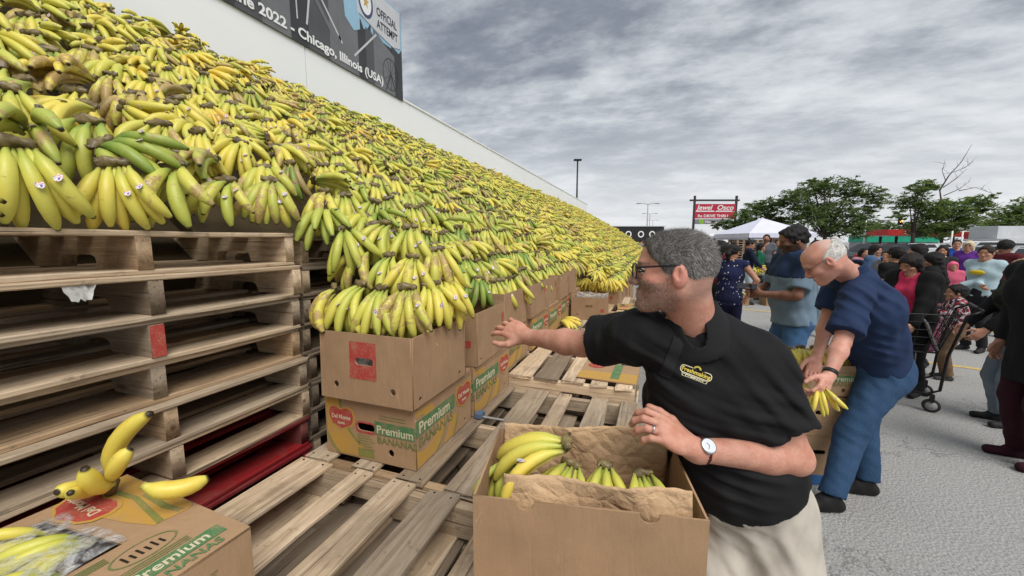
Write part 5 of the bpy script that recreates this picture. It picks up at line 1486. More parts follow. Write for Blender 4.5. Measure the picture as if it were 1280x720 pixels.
def make_hair(root, O, J, hair, hs, put, hh):
    C, Rm = J['hd'], J['hR']; T = lambda x, y, zz: C+Rm @ np.array([x, y, zz])*hs
    Nv = lambda x, y, zz: Rm @ np.array([x, y, zz])
    st = hair['style']; S = Sdf(); th = hair.get('t', .010)
    cap = el(T(0, -.016, .028), (A((.077, .099, .089))+th)*hs, Rm)
    S.u(cap); S.u(el(T(0, .034, .046), (A((.062, .050, .048))+th)*hs, Rm), .03*hs)
    if st in ('short', 'fade'):
        S.cut(half(T(0, .070, .050), Nv(0, 1.0, -.55)), .01)         # forehead
        S.cut(half(T(0, -.03, -.058), Nv(0, .72, -1.0)), .014)         # nape and sides rising forwards
        S.sub(el(T(0, .108, -.012), A((.12, .085, .068))*hs, Rm), .012)
    elif st == 'fringe':       # bald crown: band round the back
        S.cut(half(T(0, 0, .046), Nv(0, .45, 1)), .02); S.cut(half(T(0, .024, 0), Nv(0, 1, .2)), .02); S.cut(half(T(0, -.03, -.045), Nv(0, .5, -1)), .02)
    else:
        S.sub(el(T(0, .105, -.035), A((.062, .080, .100))*hs, Rm), .014)
        S.cut(half(T(0, -.02, -.05), Nv(0, .35, -1)), .01)
        if st == 'long':
            for x in (-.055, 0, .055): S.u(rc(T(x, -.055, .0), T(x*1.35, -.075, -hair.get('len', .26)), .050*hs, .034*hs), .03)
            for x in (-1, 1): S.u(rc(T(x*.072, -.012, .02), T(x*.088, -.005, -hair.get('len', .26)*.8), .026*hs, .022*hs), .03)
        if st == 'pony': S.u(rc(T(0, -.10, .045), T(0, -.135, -.02), .030*hs, .036*hs), .02); S.u(rc(T(0, -.135, -.02), T(0, -.10, -.17), .036*hs, .014*hs), .02)
        if st == 'bun': S.u(el(T(0, -.115, .055), A((.042, .036, .04))*hs), .015)
        if st == 'bob':
            for x in (-1, 1): S.u(rc(T(x*.066, -.02, .02), T(x*.075, -.01, -.09), .032*hs, .028*hs), .03)
            S.u(rc(T(0, -.07, .0), T(0, -.07, -.09), .06*hs, .05*hs), .03)
    if st == 'fade': S.add(lambda P: (.0046*np.clip((.045-((P-A(C)) @ A(Rm))[:, 2]/hs)/.075, 0, 1)).astype(np.float32))
    S.add(wob(hair.get('seed', 4), hair.get('n', .0035)*hs, 70)); 
    lo, hi = bounds([T(0, -.03, .02), T(0, -.03, -hair.get('len', .2) if st == 'long' else -.19)], .16*hs)
    V, Q = surf(S, lo, hi, hh)
    o = put('hair', V, Q, hairmat(hair['col'], hair.get('grey', 0)))
    if hair.get('strands'):
        r = np.random.default_rng(3); fi = r.integers(0, len(Q), hair['strands']); w4 = r.dirichlet([1, 1, 1, 1], len(fi))
        P = (V[Q[fi]]*w4[..., None]).sum(1); E1 = V[Q[fi, 1]]-V[Q[fi, 0]]; E2 = V[Q[fi, 3]]-V[Q[fi, 0]]
        n = np.cross(E1, E2); n /= np.maximum(np.linalg.norm(n, axis=1), 1e-9)[:, None]
        q = (P-C) @ Rm/hs; keep = (n*(P-T(0, -.016, .028))).sum(1) > 0; P, n, q = P[keep], n[keep], q[keep]
        dl = np.stack([np.zeros(len(q)), -.6-.3*(q[:, 2] < .05), .15-1.2*(q[:, 1] < -.02)*(q[:, 2] < .07)-.4*(q[:, 2] < .05)], 1)+r.normal(0, .35, (len(q), 3))
        dw = dl @ Rm.T; dw = dw-n*(dw*n).sum(1)[:, None]*.9; dw /= np.linalg.norm(dw, axis=1)[:, None]
        ln = r.uniform(.006, .013, len(P))*np.where(q[:, 2] > .045, 1.35, .6); wv = np.cross(dw, n)*.00042
        tip = P+dw*ln[:, None]+n*(ln*.45)[:, None]
        VV = np.stack([P-wv, P+wv, tip], 1).reshape(-1, 3); F = np.arange(len(VV)).reshape(-1, 3)
        g = r.random(len(P)); gc = np.where((g < np.where(q[:, 2] > .055, .36, .62))[:, None], hair.get('c1', [.30, .285, .27]), hair.get('c2', [.07, .06, .055]))*r.uniform(.6, 1.4, len(P))[:, None]
        at_ = np.concatenate([np.repeat(gc, 3, 0), np.ones((len(VV), 1))], 1)
        ms = NT('grey_strands'); ms.fin(ms.attr('tone'), .5)
        so = obj('hair_strands', np_mesh('hair_strands', VV-O, F, False, {'tone': at_}), ms.m, root); so['kind'] = 'stuff'
    return o
# ================================================================== the people
SK_LIGHT = skin('skin_light', (.60, .32, .235)); SK_PINK = skin('skin_pink', (.64, .345, .265)); SK_TAN = skin('skin_tan', (.42, .23, .15)); SK_BROWN = skin('skin_brown', (.25, .13, .085)); SK_MID = skin('skin_mid', (.50, .28, .19))
def at3(x, y, d): return at(x, y, d)
# ---- man reaching for bananas
def hero():
    s = 1.0
    J = {'s': s, 'o': np.array([.36, 1.22, 0.0])}
    J['shR'] = at(800, 419, 1.10); J['shL'] = at(943, 452, 1.03)
    J['nck'] = at(866, 416, 1.09)+np.array([0, .0, 0])
    J['pel'] = at(932, 632, 1.15)
    up = J['nck']-J['pel']; up /= np.linalg.norm(up); rt = J['shR']-J['shL']; rt = rt-up*(rt @ up); rt /= np.linalg.norm(rt)
    J['up'], J['rt'] = up, rt
    J['rtp'] = np.array([-.99, -.10, 0])
    J['hd'] = at(841, 340, 1.0)
    J['hR'] = frame((-1, -.07, .02), (0.03, 0, 1))
    J['elR'] = at(728, 430, 1.27); J['wrR'] = at(660, 421, 1.45)
    print('arm', np.linalg.norm(J['elR']-J['shR']), np.linalg.norm(J['wrR']-J['elR']))
    J['elL'] = at(993, 572, .99); J['wrL'] = at(868, 562, .955)
    z = np.array([0, 0, 1.0]); o = J['o']
    for k, dx, dy in (('R', -.12, -.03), ('L', .12, .06)):
        J['hip'+k] = J['pel']+np.array([dx*.72, 0, -.05]); an = np.array([o[0]+dx, o[1]+dy, .08]); J['kn'+k], J['an'+k] = ik(J['hip'+k], an, .43, .42, (-.1, -1, 0)); J['ft'+k] = np.array([-.2 if k == 'R' else .15, -1, 0.])
    rp = np.random.default_rng(11)
    def beard(q, ok, paint):
        n = .5+.5*np.sin(q[:, 0]*900+3*np.sin(q[:, 2]*700))*np.sin(q[:, 1]*800+q[:, 2]*600)
        jaw = np.clip((-.028-q[:, 2]+np.clip((q[:, 1]-.02)*.35, -.02, .02))/.018, 0, 1)*np.clip((q[:, 1]+.03)/.02, 0, 1)*np.clip((q[:, 2]+.125)/.02, 0, 1)
        m = jaw*ok
        mus = ok*(q[:, 1] > .07)*np.clip(1-np.abs((q[:, 2]+.05)/.008), 0, 1)*(np.abs(q[:, 0]) < .032)
        cheek = ok*np.clip(1-((q[:, 1]-.062)/.03)**2-((q[:, 2]+.012)/.028)**2, 0, 1)
        paint(cheek, (.62, .25, .185), .55)
        paint(np.maximum(m*.8, mus)*(.62+.38*n), (.22, .15, .115), .62)
        side = ok*np.clip((q[:, 2]-.0)/.02, 0, 1)*np.clip((.035-q[:, 1])/.02, 0, 1)*(np.abs(q[:, 0]) > .05)
        paint(side*(.5+.5*n), (.20, .17, .15), .45)
        nape = np.clip((.02-q[:, 2])/.03, 0, 1)*np.clip((-.015-q[:, 1])/.03, 0, 1)*np.clip((q[:, 2]+.085)/.03, 0, 1)
        paint(nape*(.6+.4*n), (.20, .165, .145), .55)
        paint(ok*(np.abs(q[:, 0]) > .079), (.66, .28, .22), .7)
    hands = {'R': dict(d=at(612, 398, 1.56)-J['wrR'], pn=np.array([-.1, .80, -.60]), curls=[.40, .46, .52, .58], spread=.45, thumb=.1, scale=1.04),
             'L': dict(d=(at(826, 535, .955)-J['wrL'])*1.0, pn=np.array([-.35, .45, -.82]), curls=[.75, .78, .74, .78], spread=.25, thumb=.8, scale=1.05)}
    root = person('grey-haired man in black polo and glasses reaching for bananas over the paper-lined box', J, SK_LIGHT,
        dict(col=(.012, .012, .0135), sleeve='short', hem=.085, collar=(.015, .015, .0165), g=.020, sg=.022, slen=.70, h=.0055, wr=.005,
            folds=[(at(806, 478, 1.0), (.5, .1, .8), .055, .10, .010), (at(850, 540, 1.0), (.35, 0, .9), .075, .14, .007), (at(945, 545, .98), (.2, 0, 1), .06, .12, .009), (at(985, 500, .95), (.75, 0, .5), .06, .10, .008), (at(760, 425, 1.1), (1, 0, -.2), .05, .07, .007), (at(915, 600, 1.0), (.25, 0, 1), .045, .09, .008), (at(880, 430, 1.0), (.8, 0, .6), .07, .08, .005)]),
        dict(col=(.47, .43, .37), g=.013, waist=.105, wr=.003, band=(.44, .40, .345), folds=[(at(905, 665, 1.02), (.6, 0, .8), .05, .10, .007), (at(985, 650, 1.05), (.8, 0, -.5), .06, .09, .007), (at(945, 710, 1.0), (1, 0, .2), .08, .14, .008)]), dict(style='fade', col=(.045, .04, .037), grey=.38, t=.0055, n=.0018, strands=18000, beard=7000), h=.0075, hh=.0026, hd=.0028, b=1.0, belly=.02, hands=hands, limb=1.04, brow=(.10, .07, .055), facehair=beard, legs_h=.0085, nose=1.0, headscale=.90, eyes=False, lipcol=(.42, .15, .13))
    O = np.array(root.location)
    C, Rm = J['hd'], J['hR']; T = lambda x, y, zz: C+Rm @ np.array([x, y, zz])*.90-O
    # eyes
    ew = NT('eye'); ec_ = ew.coord('Object'); sp = ew.node('ShaderNodeSeparateXYZ'); ew.l.new(ec_, sp.inputs[0])
    em = ew.fin(ew.ramp(sp.outputs[1], [(.0, (.70, .66, .62)), (.0100, (.70, .66, .62)), (.0104, (.10, .06, .035)), (.0112, (.10, .06, .035)), (.0116, (.01, .01, .01))], 'CONSTANT'), .15)
    for q in (-1, 1):
        me = MB().lathe([(.0122*math.sin(math.pi*i/10)+1e-5, -.0122*math.cos(math.pi*i/10)) for i in range(11)], 16, Matrix.Rotation(-math.pi/2, 4, 'X')).me('eyeball', True)
        o = obj('eyeball', me, em, root); o.matrix_local = Matrix.Translation(T(q*.031, .0800, .004)) @ Matrix(Rm.tolist()).to_4x4()
        for lid, zz in ((1, .0085), (-1, -.0005)):
            MB().tube([T(q*(.031-.015), .086, .004), T(q*.027, .0935, zz), T(q*.035, .0915, zz), T(q*.047, .080, .003)], [.002, .0032, .0032, .002], 6).build('eyelid', SK_LIGHT, root, True)
    # glasses
    gm = simple('glasses_frame', (.012, .010, .014), .25, .2, 60)
    lens = NT('lens'); lens.set(lens.b.inputs['Alpha'], .10); lm = lens.fin((.9, .92, .95), .03, 0, .5)
    gl = None
    fr = MB()
    for q in (-1, 1):
        ring = rrect(q*.033-.025, -.019, q*.033+.025, .019, .009, 4)
        pts = [T(x, .112-abs(x)*.16-(.06*(abs(x)-.03) if abs(x) > .03 else 0), zz+.001) for x, zz in ring]; pts.append(pts[0])
        g_ = MB().tube(pts, .0022, 6).build('glasses_rim', gm, root, True)
        MB().add([T(x, .112-abs(x)*.16-(.06*(abs(x)-.03) if abs(x) > .03 else 0), zz+.001) for x, zz in ring], [tuple(range(len(ring)))]).build('lens', lm, g_)
        MB().tube([T(q*.058, .101, .014), T(q*.069, .085, .016), T(q*.078, .03, .021), T(q*.083, -.004, .026), T(q*.084, -.020, .014)], [.0026, .0026, .0022, .002, .002], 6).build('glasses_temple', gm, root, True)
    MB().tube([T(-.009, .112, .008), T(0, .115, .010), T(.009, .112, .008)], .002, 6).build('glasses_bridge', gm, root, True)
    # wrist watch
    w, e_ = Vector(J['wrL']), Vector(J['elL']); ax = (e_-w).normalized(); c = w+ax*.018
    outn = Vector(-_fw)*.8+Vector((0, 0, .75)); outn = (outn-ax*outn.dot(ax)).normalized(); sd = ax.cross(outn)
    M4 = Matrix((sd, outn, ax)).transposed().to_4x4(); M4.translation = c-Vector(O)
    ring = [(math.cos(2*math.pi*i/24)*.031, math.sin(2*math.pi*i/24)*.029) for i in range(24)]
    mb = MB(); V = []
    for r_ in (1.0, 1.07):
        for zz in (-.009, .009): V += [M4 @ Vector((x*r_, y*r_, zz)) for x, y in ring]
    Fq = []
    for i in range(24):
        j = (i+1) % 24; Fq += [(48+i, 48+j, 72+j, 72+i), (i, 24+i, 24+j, j), (i, j, 48+j, 48+i), (24+i, 72+i, 72+j, 24+j)]
    wt_ = mb.add(V, Fq).build('watch_strap', simple('oxblood_leather', (.055, .014, .014), .5), root, True)
    Mf = M4 @ Matrix.Translation((0, .0315, 0)) @ Matrix.Rotation(-math.pi/2, 4, 'X')
    wc = MB().lathe([(.0185, -.004), (.0195, 0), (.019, .004), (.0165, .005)], 24, Mf).build('watch_case', STEEL, root, True)
    MB().lathe([(.0163, .0045), (.0163, .0054)], 24, Mf).build('watch_dial', simple('watch_dial', (.62, .66, .72), .3), wc)
    for a, l in ((.5, .011), (2.4, .008)): MB().tube([Mf @ Vector((0, 0, .006)), Mf @ Vector((l*math.cos(a), l*math.sin(a), .006))], .0006, 4).build('watch_hand', BLACK, wc)
    # ring on the left hand
    d = Vector(hands['L']['d']).normalized(); pn = Vector(hands['L']['pn']); pn = (pn-d*pn.dot(d)).normalized(); t = d.cross(pn)*-1
    sc = 1.05; b = w+d*.090*sc+t*(-.010)*sc; a = .74*.55; dd = d*math.cos(a)+pn*math.sin(a); cc = b+dd*.022
    u = t; v = dd.cross(u); pts = [cc+(u*math.cos(2*math.pi*i/16)+v*math.sin(2*math.pi*i/16))*.0112-Vector(O) for i in range(17)]
    MB().tube(pts, .0020, 6).build('finger_ring', STEEL, root, True)
    # chest emblem stitched on the shirt, laid onto its surface
    from mathutils.bvhtree import BVHTree
    sh = [c_ for c_ in root.children if c_.name.startswith('shirt')][0].data
    nV = np.zeros(len(sh.vertices)*3, np.float32); sh.vertices.foreach_get('co', nV)
    bv = BVHTree.FromPolygons((nV.reshape(-1, 3)+O).tolist(), [tuple(p.vertices) for p in sh.polygons])
    c0, _, _, _ = bv.ray_cast(Vector(_C), Vector(ray(870, 466))); 
    c1, _, _, _ = bv.ray_cast(Vector(_C), Vector(ray(886, 472)))
    ux = (c1-c0).normalized(); nr = -Vector(ray(870, 466)).normalized(); uy = nr.cross(ux).normalized(); nr = ux.cross(uy)
    ym = simple('emblem_yellow', (.72, .56, .10), .7, .12, 300); yp = simple('emblem_pale', (.66, .62, .42), .7, .1, 300)
    def stitch(name, me, mat, lift, dx=0, dy=0):
        me = me.copy(); vs_ = []
        for v in me.vertices:
            p = c0+ux*(v.co.x+dx)+uy*(v.co.y+dy)+nr*.08
            hit = bv.ray_cast(p, -nr)[0]; p2 = (hit if hit is not None else p-nr*.08)+nr*(lift+v.co.z)
            vs_ += list(p2-Vector(O))
        me.vertices.foreach_set('co', vs_); me.materials.clear(); me.update(); return obj(name, me, mat, root)
    W2, H2 = .0385, .0105
    fr_ = rrect(-W2, -H2, W2, H2, .009, 4); fi_ = rrect(-W2+.0022, -H2+.0022, W2-.0022, H2-.0022, .007, 4)
    em = stitch('emblem_border', flat(fr_, [fi_], .0008), yp, .0015)
    stitch('emblem_arch', flat(arc_band(0, H2-.002, .0055, .0095, 10, 170, 8), (), .0008), ym, .0015)
    stitch('emblem_lettering', text('Freshmaking', .0150, .0008, .022, 0, 'CENTER', .92), ym, .0016, 0, -.0048)
    stitch('emblem_base', flat([(-.030, -.0185), (.030, -.0185), (.032, -.0115), (-.032, -.0115)], [[(-.0285, -.0175), (.0285, -.0175), (.030, -.0125), (-.030, -.0125)]], .0008), yp, .0015)
    stitch('emblem_lettering', text('COMPANY', .0068, .0008, .02, 0, 'CENTER', 1.4), yp, .0016, 0, -.0172)
    gv = [(-.0145+.029*i/4, -.062+.11*j/14, 0) for j in range(15) for i in range(5)]; gf = [(j*5+i, j*5+i+1, (j+1)*5+i+1, (j+1)*5+i) for j in range(14) for i in range(4)]
    stitch('placket', MB().add(gv, gf).me('placket', True), cloth((.018, .018, .020)), .0040, -.064, .022)
    nb, up_ = J['nck'], J['up']; Su = Sdf(); Su.u(rc(nb-up_*.04, nb+up_*.03, .0685, .0665)); Su.cut(half(nb+up_*.010+np.array([0, 0, 0]), up_))
    Vu, Qu = surf(Su, *bounds([nb], .10), .005); obj('undershirt', np_mesh('undershirt', Vu-O, Qu), cloth((.72, .72, .71)), root)
    # shirt buttons, white undershirt at the open collar
    for px, py in ((838, 447), (834, 470)):
        hp = bv.ray_cast(Vector(_C), Vector(ray(px, py)))
        if hp[0] is not None: MB().lathe([(.0052, 0), (.0052, .002), (.003, .0026)], 12, Matrix.Translation(hp[0]-Vector(O)) @ hp[1].to_track_quat('Z', 'Y').to_matrix().to_4x4()).build('button', BLACK, root)
    # belt loops and belt
    return root, J
HERO, HJ = hero()
def gp(px, d):
    p = at(px, 302, d); return (float(p[0]), float(p[1]))
JEANS = (.050, .105, .20)
# ---- older man bending over boxes
def older():
    J = {'s': 1.02, 'o': np.array([1.18, 2.80, 0.0])}
    J['pel'] = at(1098, 455, 2.42); J['nck'] = at(1066, 344, 2.30)
    up = J['nck']-J['pel']; up /= np.linalg.norm(up)
    rt = np.array([.30, .95, 0]); rt = rt-up*(rt @ up); rt /= np.linalg.norm(rt); J['up'], J['rt'], J['rtp'] = up, rt, np.array([.30, .95, 0])
    J['shL'] = at(1072, 372, 2.17); J['shR'] = J['nck']-up*.06+rt*.18+np.array([-.06, 0, -.02])
    J['bend'] = .045
    J['hd'] = at(1030, 326, 2.22); J['hR'] = frame((-.80, .10, -.62), (-.45, 0, .9))
    J['elL'] = at(1052, 428, 2.10); J['wrL'] = at(1036, 470, 2.02)
    J['wrR'] = at(1015, 470, 2.42); J['elR'], J['wrR'] = ik(J['shR'], J['wrR'], .285, .255, (.4, .3, -.6))
    for k, g_, in (('L', atz(1040, 622, .08)), ('R', atz(1082, 602, .08))):
        J['an'+k] = g_; J['hip'+k] = J['pel']+rt*(.085 if k == 'R' else -.085)-np.array([0, 0, .04]); J['kn'+k] = (J['hip'+k]+g_)/2+np.array([-.03, .0, .02]); J['ft'+k] = np.array([-.85, -.25 if k == 'L' else -.1, 0])
    def fh(q, ok, paint):
        paint(ok*(np.abs(q[:, 0]) > .079), (.66, .27, .21), .6)
        paint(ok*np.clip((q[:, 2]+.02)/.03, 0, 1)*np.clip((-.01-q[:, 1])/.03, 0, 1), (.62, .50, .44), .55)
    hands = {'L': dict(d=at(1026, 492, 1.98)-J['wrL'], pn=np.array([-.5, .75, -.1]), curl=.85, thumb=.9)}
    r = person('older balding man in navy polo and jeans bending over fruit boxes', J, SK_PINK, dict(col=(.018, .034, .085), sleeve='short', hem=-.02, collar=(.018, .034, .085), slen=.80, g=.016, sg=.026, wr=.005, folds=[(at(1075, 385, 2.15), (.7, 0, .7), .07, .13, .012), (at(1120, 415, 2.3), (.9, 0, -.4), .09, .18, .011), (at(1085, 440, 2.2), (.3, 0, 1), .06, .14, .012), (at(1105, 360, 2.2), (.6, .2, .8), .10, .15, .008)]),
        dict(col=(.022, .055, .115), kind='denim', g=.014, waist=.06, folds=[(at(1085, 480, 2.2), (.6, .1, .8), .11, .14, .007), (at(1070, 545, 2.2), (.45, 0, .9), .08, .09, .007), (at(1046, 606, 2.15), (.2, 0, 1), .05, .06, .008), (at(1112, 470, 2.2), (.9, 0, .4), .09, .12, .007)]), dict(style='fringe', col=(.42, .40, .38), grey=.5, t=.003, n=.001, strands=5000, c1=[.55, .53, .50], c2=[.34, .32, .30]), (.015, .014, .014), h=.011, hh=.005, hd=.0055, belly=.03, b=1.0, hands=hands, facehair=fh, brow=(.35, .30, .26), limb=1.02)
    O = np.array(r.location); C, Rm = J['hd'], J['hR']; T = lambda x, y, z: C+Rm @ np.array([x, y, z])-O
    gm = simple('wire_glasses', (.10, .09, .08), .3, .1, 50, .7)
    for q in (-1, 1):
        ring = [T(q*.032+.021*math.cos(a*math.pi/8), .104-.2*abs(q*.032+.021*math.cos(a*math.pi/8)), .002+.016*math.sin(a*math.pi/8)) for a in range(17)]
        MB().tube(ring, .0014, 5).build('glasses_rim', gm, r, True); MB().tube([T(q*.054, .092, .006), T(q*.078, .04, .016), T(q*.083, -.01, .018)], .0014, 5).build('glasses_temple', gm, r, True)
    w, e_ = Vector(J['wrL']), Vector(J['elL']); ax = (e_-w).normalized()
    MB().tube([w+ax*.012-Vector(O), w+ax*.034-Vector(O)], .034, 16).build('watch_strap', BLACK, r, True)
    hp = Vector(at(1024, 506, 1.99))
    hand_at(at(1026, 487, 1.99), (-.3, -.75, .3), (.10, -.25, -1), .1, 2, .82, .1, 'yellow banana hand held by the older man in navy polo', None, .66, 1)
older()
FOLK = 'shoppers gathered in the car park'
def beardfn(col, w=.8):
    def f(q, ok, paint):
        jaw = np.clip((-.022-q[:, 2]+np.clip((q[:, 1]-.02)*.3, -.02, .02))/.015, 0, 1)*np.clip((q[:, 1]+.03)/.02, 0, 1)*np.clip((q[:, 2]+.125)/.02, 0, 1)
        paint(ok*jaw, col, w)
    return f
BLK = (.008, .007, .007)
p1 = pose(gp(1000, 3.25), 258, 1.73, lean=3, head=(8, 16), hR=(.10, .30, 1.16), hL=(-.02, .27, 1.14), feet=((.12, .05), (-.12, -.02)), poleR=(.8, -.5, -.5), poleL=(-.8, -.5, -.5))
person('man in two-tone blue henley looking at the phone in his hands', p1, SK_BROWN, dict(col=(.17, .24, .31), yoke=(.016, .032, .075), yoke_at=.66, sleeve='short', hem=-.06, slen=.8, g=.020, sg=.022), dict(col=(.045, .11, .22), kind='denim', g=.010, waist=.03), dict(style='short', col=BLK, t=.014, n=.004), h=.013, hh=.006, hd=.007, group=FOLK, facehair=beardfn((.02, .014, .011)), belly=.02)
ph = thing('phone', 'black mobile phone held up by the man in blue henley', 'phone')
pm = (p1['wrR']+p1['wrL'])/2+np.array([-.09, -.02, .05])
ph.location = pm; bo = MB().box((0, 0, 0), (.15, .009, .072)).me(); bevel_me(bo, .003); obj('body', bo, BLACK, ph); obj('screen', MB().box((0, -.0048, 0), (.138, .0006, .064)).me(), simple('phone_glass', (.02, .022, .03), .1), ph)
ph.rotation_euler = (R(-50), 0, R(-25))
def P(label, px, d, hgt, face, skin_, top, bottom, hair, **k):
    pk = {a: k.pop(a) for a in ('lean', 'side', 'twist', 'head', 'feet', 'hR', 'hL', 'pel', 'poleR', 'poleL') if a in k}
    zoff = k.pop('z0', 0.0); g = gp(px, d)
    J = pose((*g, zoff), face, hgt, **pk); q = max(.012, d*.0034)
    k.setdefault('h', q); k.setdefault('hh', q*.62); k.setdefault('hd', q*.85 if q < .016 else .02); k.setdefault('hdet', 1); k.setdefault('group', FOLK)
    return person(label, J, skin_, top, bottom, hair, **k), J
T_ = lambda c, sl='short', **k: dict(col=c, sleeve=sl, **k)
B_ = lambda c, **k: dict(col=c, **k)
hipR = dict(hR=(.24, -.06, .97), poleR=(1, -.3, .1))
P('woman in sleeveless navy dotted dress with ponytail, hand on hip', 916, 5.1, 1.56, 12, SK_TAN, T_((.012, .016, .055), 'none', kind='dots', hem=-.12), B_((.008, .010, .035)), dict(style='pony', col=BLK, t=.012), hR=(.24, -.05, .98), poleR=(1, -.4, .1), hL=(-.26, .02, .95), poleL=(-1, -.4, .1), head=(25, 0), bust=.0)
P('dark-haired person in maroon top behind the navy dotted dress', 903, 6.2, 1.60, 20, SK_TAN, T_((.09, .012, .022), 'long'), B_((.01, .01, .012)), dict(style='bob', col=BLK, t=.014))
P('man in navy sweater and pale trousers by the banana table', 937, 9.6, 1.64, 92, SK_MID, T_((.010, .014, .035), 'long'), B_((.42, .50, .58)), dict(style='short', col=BLK, t=.012), head=(0, 12), hR=(.15, .3, 1.0), hL=(-.1, .33, 1.0))
P('tall bearded man in grey tee behind the banana table', 958, 11.2, 1.80, 200, SK_MID, T_((.10, .11, .13)), B_((.02, .02, .03)), dict(style='short', col=BLK, t=.012), facehair=beardfn((.02, .015, .012)))
P('person in dark green jacket by the banana table', 951, 10.4, 1.55, 110, SK_MID, T_((.012, .10, .055), 'long'), B_((.02, .02, .03)), dict(style='bob', col=BLK))
P('person in dark top under the white canopy', 972, 13.0, 1.66, 180, SK_TAN, T_((.02, .022, .03), 'long'), B_((.02, .02, .03)), dict(style='short', col=BLK))
P('shopper in black cap and dark vest near the canopy post', 985, 11.0, 1.72, 250, SK_MID, T_((.015, .016, .02), 'short'), B_((.03, .03, .035)), dict(style='short', col=BLK, t=.016))
P('shopper in white tee and black bag strap beside the crates', 893, 11.5, 1.62, 190, SK_TAN, T_((.60, .60, .60)), B_((.02, .02, .03)), dict(style='bob', col=BLK))
P('shopper in pale jeans and white shoes behind the phone man', 1021, 6.3, 1.62, 60, SK_MID, T_((.62, .62, .61)), B_((.30, .40, .46), kind='denim'), dict(style='long', col=BLK), shoes=(.70, .70, .69), feet=((.10, .10), (-.12, -.12)))
P('elderly person in charcoal hoodie and pale headscarf', 1043, 9.5, 1.72, 200, SK_MID, T_((.055, .058, .062), 'long', g=.03), B_((.015, .015, .017)), dict(style='bob', col=(.42, .40, .38), t=.012))
P('woman with dark hair in blue denim jacket and pale tee', 1094, 7.4, 1.53, 140, SK_MID, T_((.05, .10, .19), 'long', kind='denim'), B_((.02, .02, .03)), dict(style='bob', col=BLK, t=.014), bust=.01, head=(0, 5))
P('shopper in pink top standing beside the denim-jacket woman', 1081, 8.0, 1.46, 170, SK_MID, T_((.45, .20, .24)), B_((.03, .03, .04)), dict(style='long', col=BLK))
P('woman in dark sunglasses and grey top past the denim jacket', 1112, 6.9, 1.44, 230, SK_MID, T_((.16, .16, .17)), B_((.03, .03, .04)), dict(style='long', col=(.02, .012, .009)), hR=(.1, .25, 1.1))
P('short-haired man in black tee seen from behind', 1124, 5.0, 1.52, 340, SK_MID, T_((.010, .010, .011), 'short'), B_((.02, .02, .025)), dict(style='short', col=BLK, t=.018), b=1.08)
P('woman with long black hair in a white and black top', 1151, 5.7, 1.56, 290, SK_MID, T_((.34, .34, .33)), B_((.02, .02, .025)), dict(style='long', col=BLK, len=.30, t=.014), bust=.01)
P('woman with long black hair in black top and patterned skirt', 1172, 4.7, 1.47, 305, SK_MID, T_((.009, .009, .010), 'long', g=.024), dict(col=(.05, .03, .06), type='skirt', kind='print', len=.78), dict(style='long', col=BLK, len=.34, t=.014), b=1.05, bust=.01, head=(-10, 15))
rp_, Jp = P('woman in glasses with pink top and black cardigan leaning over cart', 1157, 3.85, 1.50, 235, SK_MID, T_((.62, .045, .12), 'short'), B_((.012, .012, .014)), dict(style='bob', col=(.012, .008, .008), t=.015), lean=16, head=(10, 24), hR=(.18, .36, .92), hL=(-.18, .36, .92), bust=.015)
SC_ = Sdf()
for f_, k_ in torso_prims(Jp, 1.0, 0, .015, .030): SC_.u(f_, k_*Jp['s'])
for k_ in 'RL': SC_.u(rc(Jp['sh'+k_], Jp['el'+k_], .075, .066), .03); SC_.u(rc(Jp['el'+k_], Jp['wr'+k_], .066, .048), .02)
fw_ = np.cross(Jp['up'], Jp['rt']); SC_.cut(half(Jp['pel']-np.array([0, 0, .02]), -Jp['up'])); SC_.sub(ec(Jp['pel']+fw_*.16, Jp['nck']+fw_*.13+Jp['up']*.05, Jp['rt'], (.06, .12), (.09, .12)), .01)
SC_.sub(rc(Jp['nck'], Jp['nck']+Jp['up']*.15, .09, .10), .01); SC_.add(wob(8, .006, 18))
lo_, hi_ = bounds([Jp['pel'], Jp['nck'], Jp['elR'], Jp['elL'], Jp['wrR'], Jp['wrL']], .2)
V_, Q_ = surf(SC_, lo_, hi_, .014); obj('cardigan', np_mesh('cardigan', V_-np.array(rp_.location), Q_), cloth((.011, .011, .012)), rp_)
P('smiling woman with black hair behind the patterned-skirt shopper', 1180, 7.2, 1.52, 210, SK_MID, T_((.03, .03, .035), 'long'), B_((.02, .02, .02)), dict(style='long', col=BLK))
P('man in royal blue tee with arms folded', 1196, 9.2, 1.64, 200, SK_MID, T_((.018, .085, .42)), B_((.03, .03, .05)), dict(style='short', col=BLK, t=.008), hR=(-.10, .22, 1.12), hL=(.10, .24, 1.10))
P('small child in a pink hooded top', 1195, 7.0, 1.22, 190, SK_MID, T_((.62, .12, .20), 'long', g=.02), B_((.2, .2, .25)), dict(style='bob', col=(.55, .10, .18), t=.02))
P('person in purple shirt under a straw hat', 1212, 8.4, 1.60, 220, SK_MID, T_((.12, .03, .24), 'long'), B_((.03, .03, .04)), dict(style='bob', col=(.42, .36, .26), t=.022))
r2_, J2 = P('woman in light blue hooded top with yellow print, arms folded', 1236, 5.4, 1.54, 238, SK_MID, T_((.40, .53, .58), 'long', g=.012), B_((.02, .02, .025)), dict(style='pony', col=(.02, .012, .01), t=.010), hR=(-.12, .24, 1.10), hL=(.13, .25, 1.08), bust=.015, head=(-8, 4))
S3 = Sdf(); f3 = np.cross(J2['up'], J2['rt']); S3.u(el(J2['pel']+(J2['nck']-J2['pel'])*.66+f3*.165*J2['s'], A((.085, .03, .035)), np.array([J2['rt'], f3, J2['up']]).T)); 
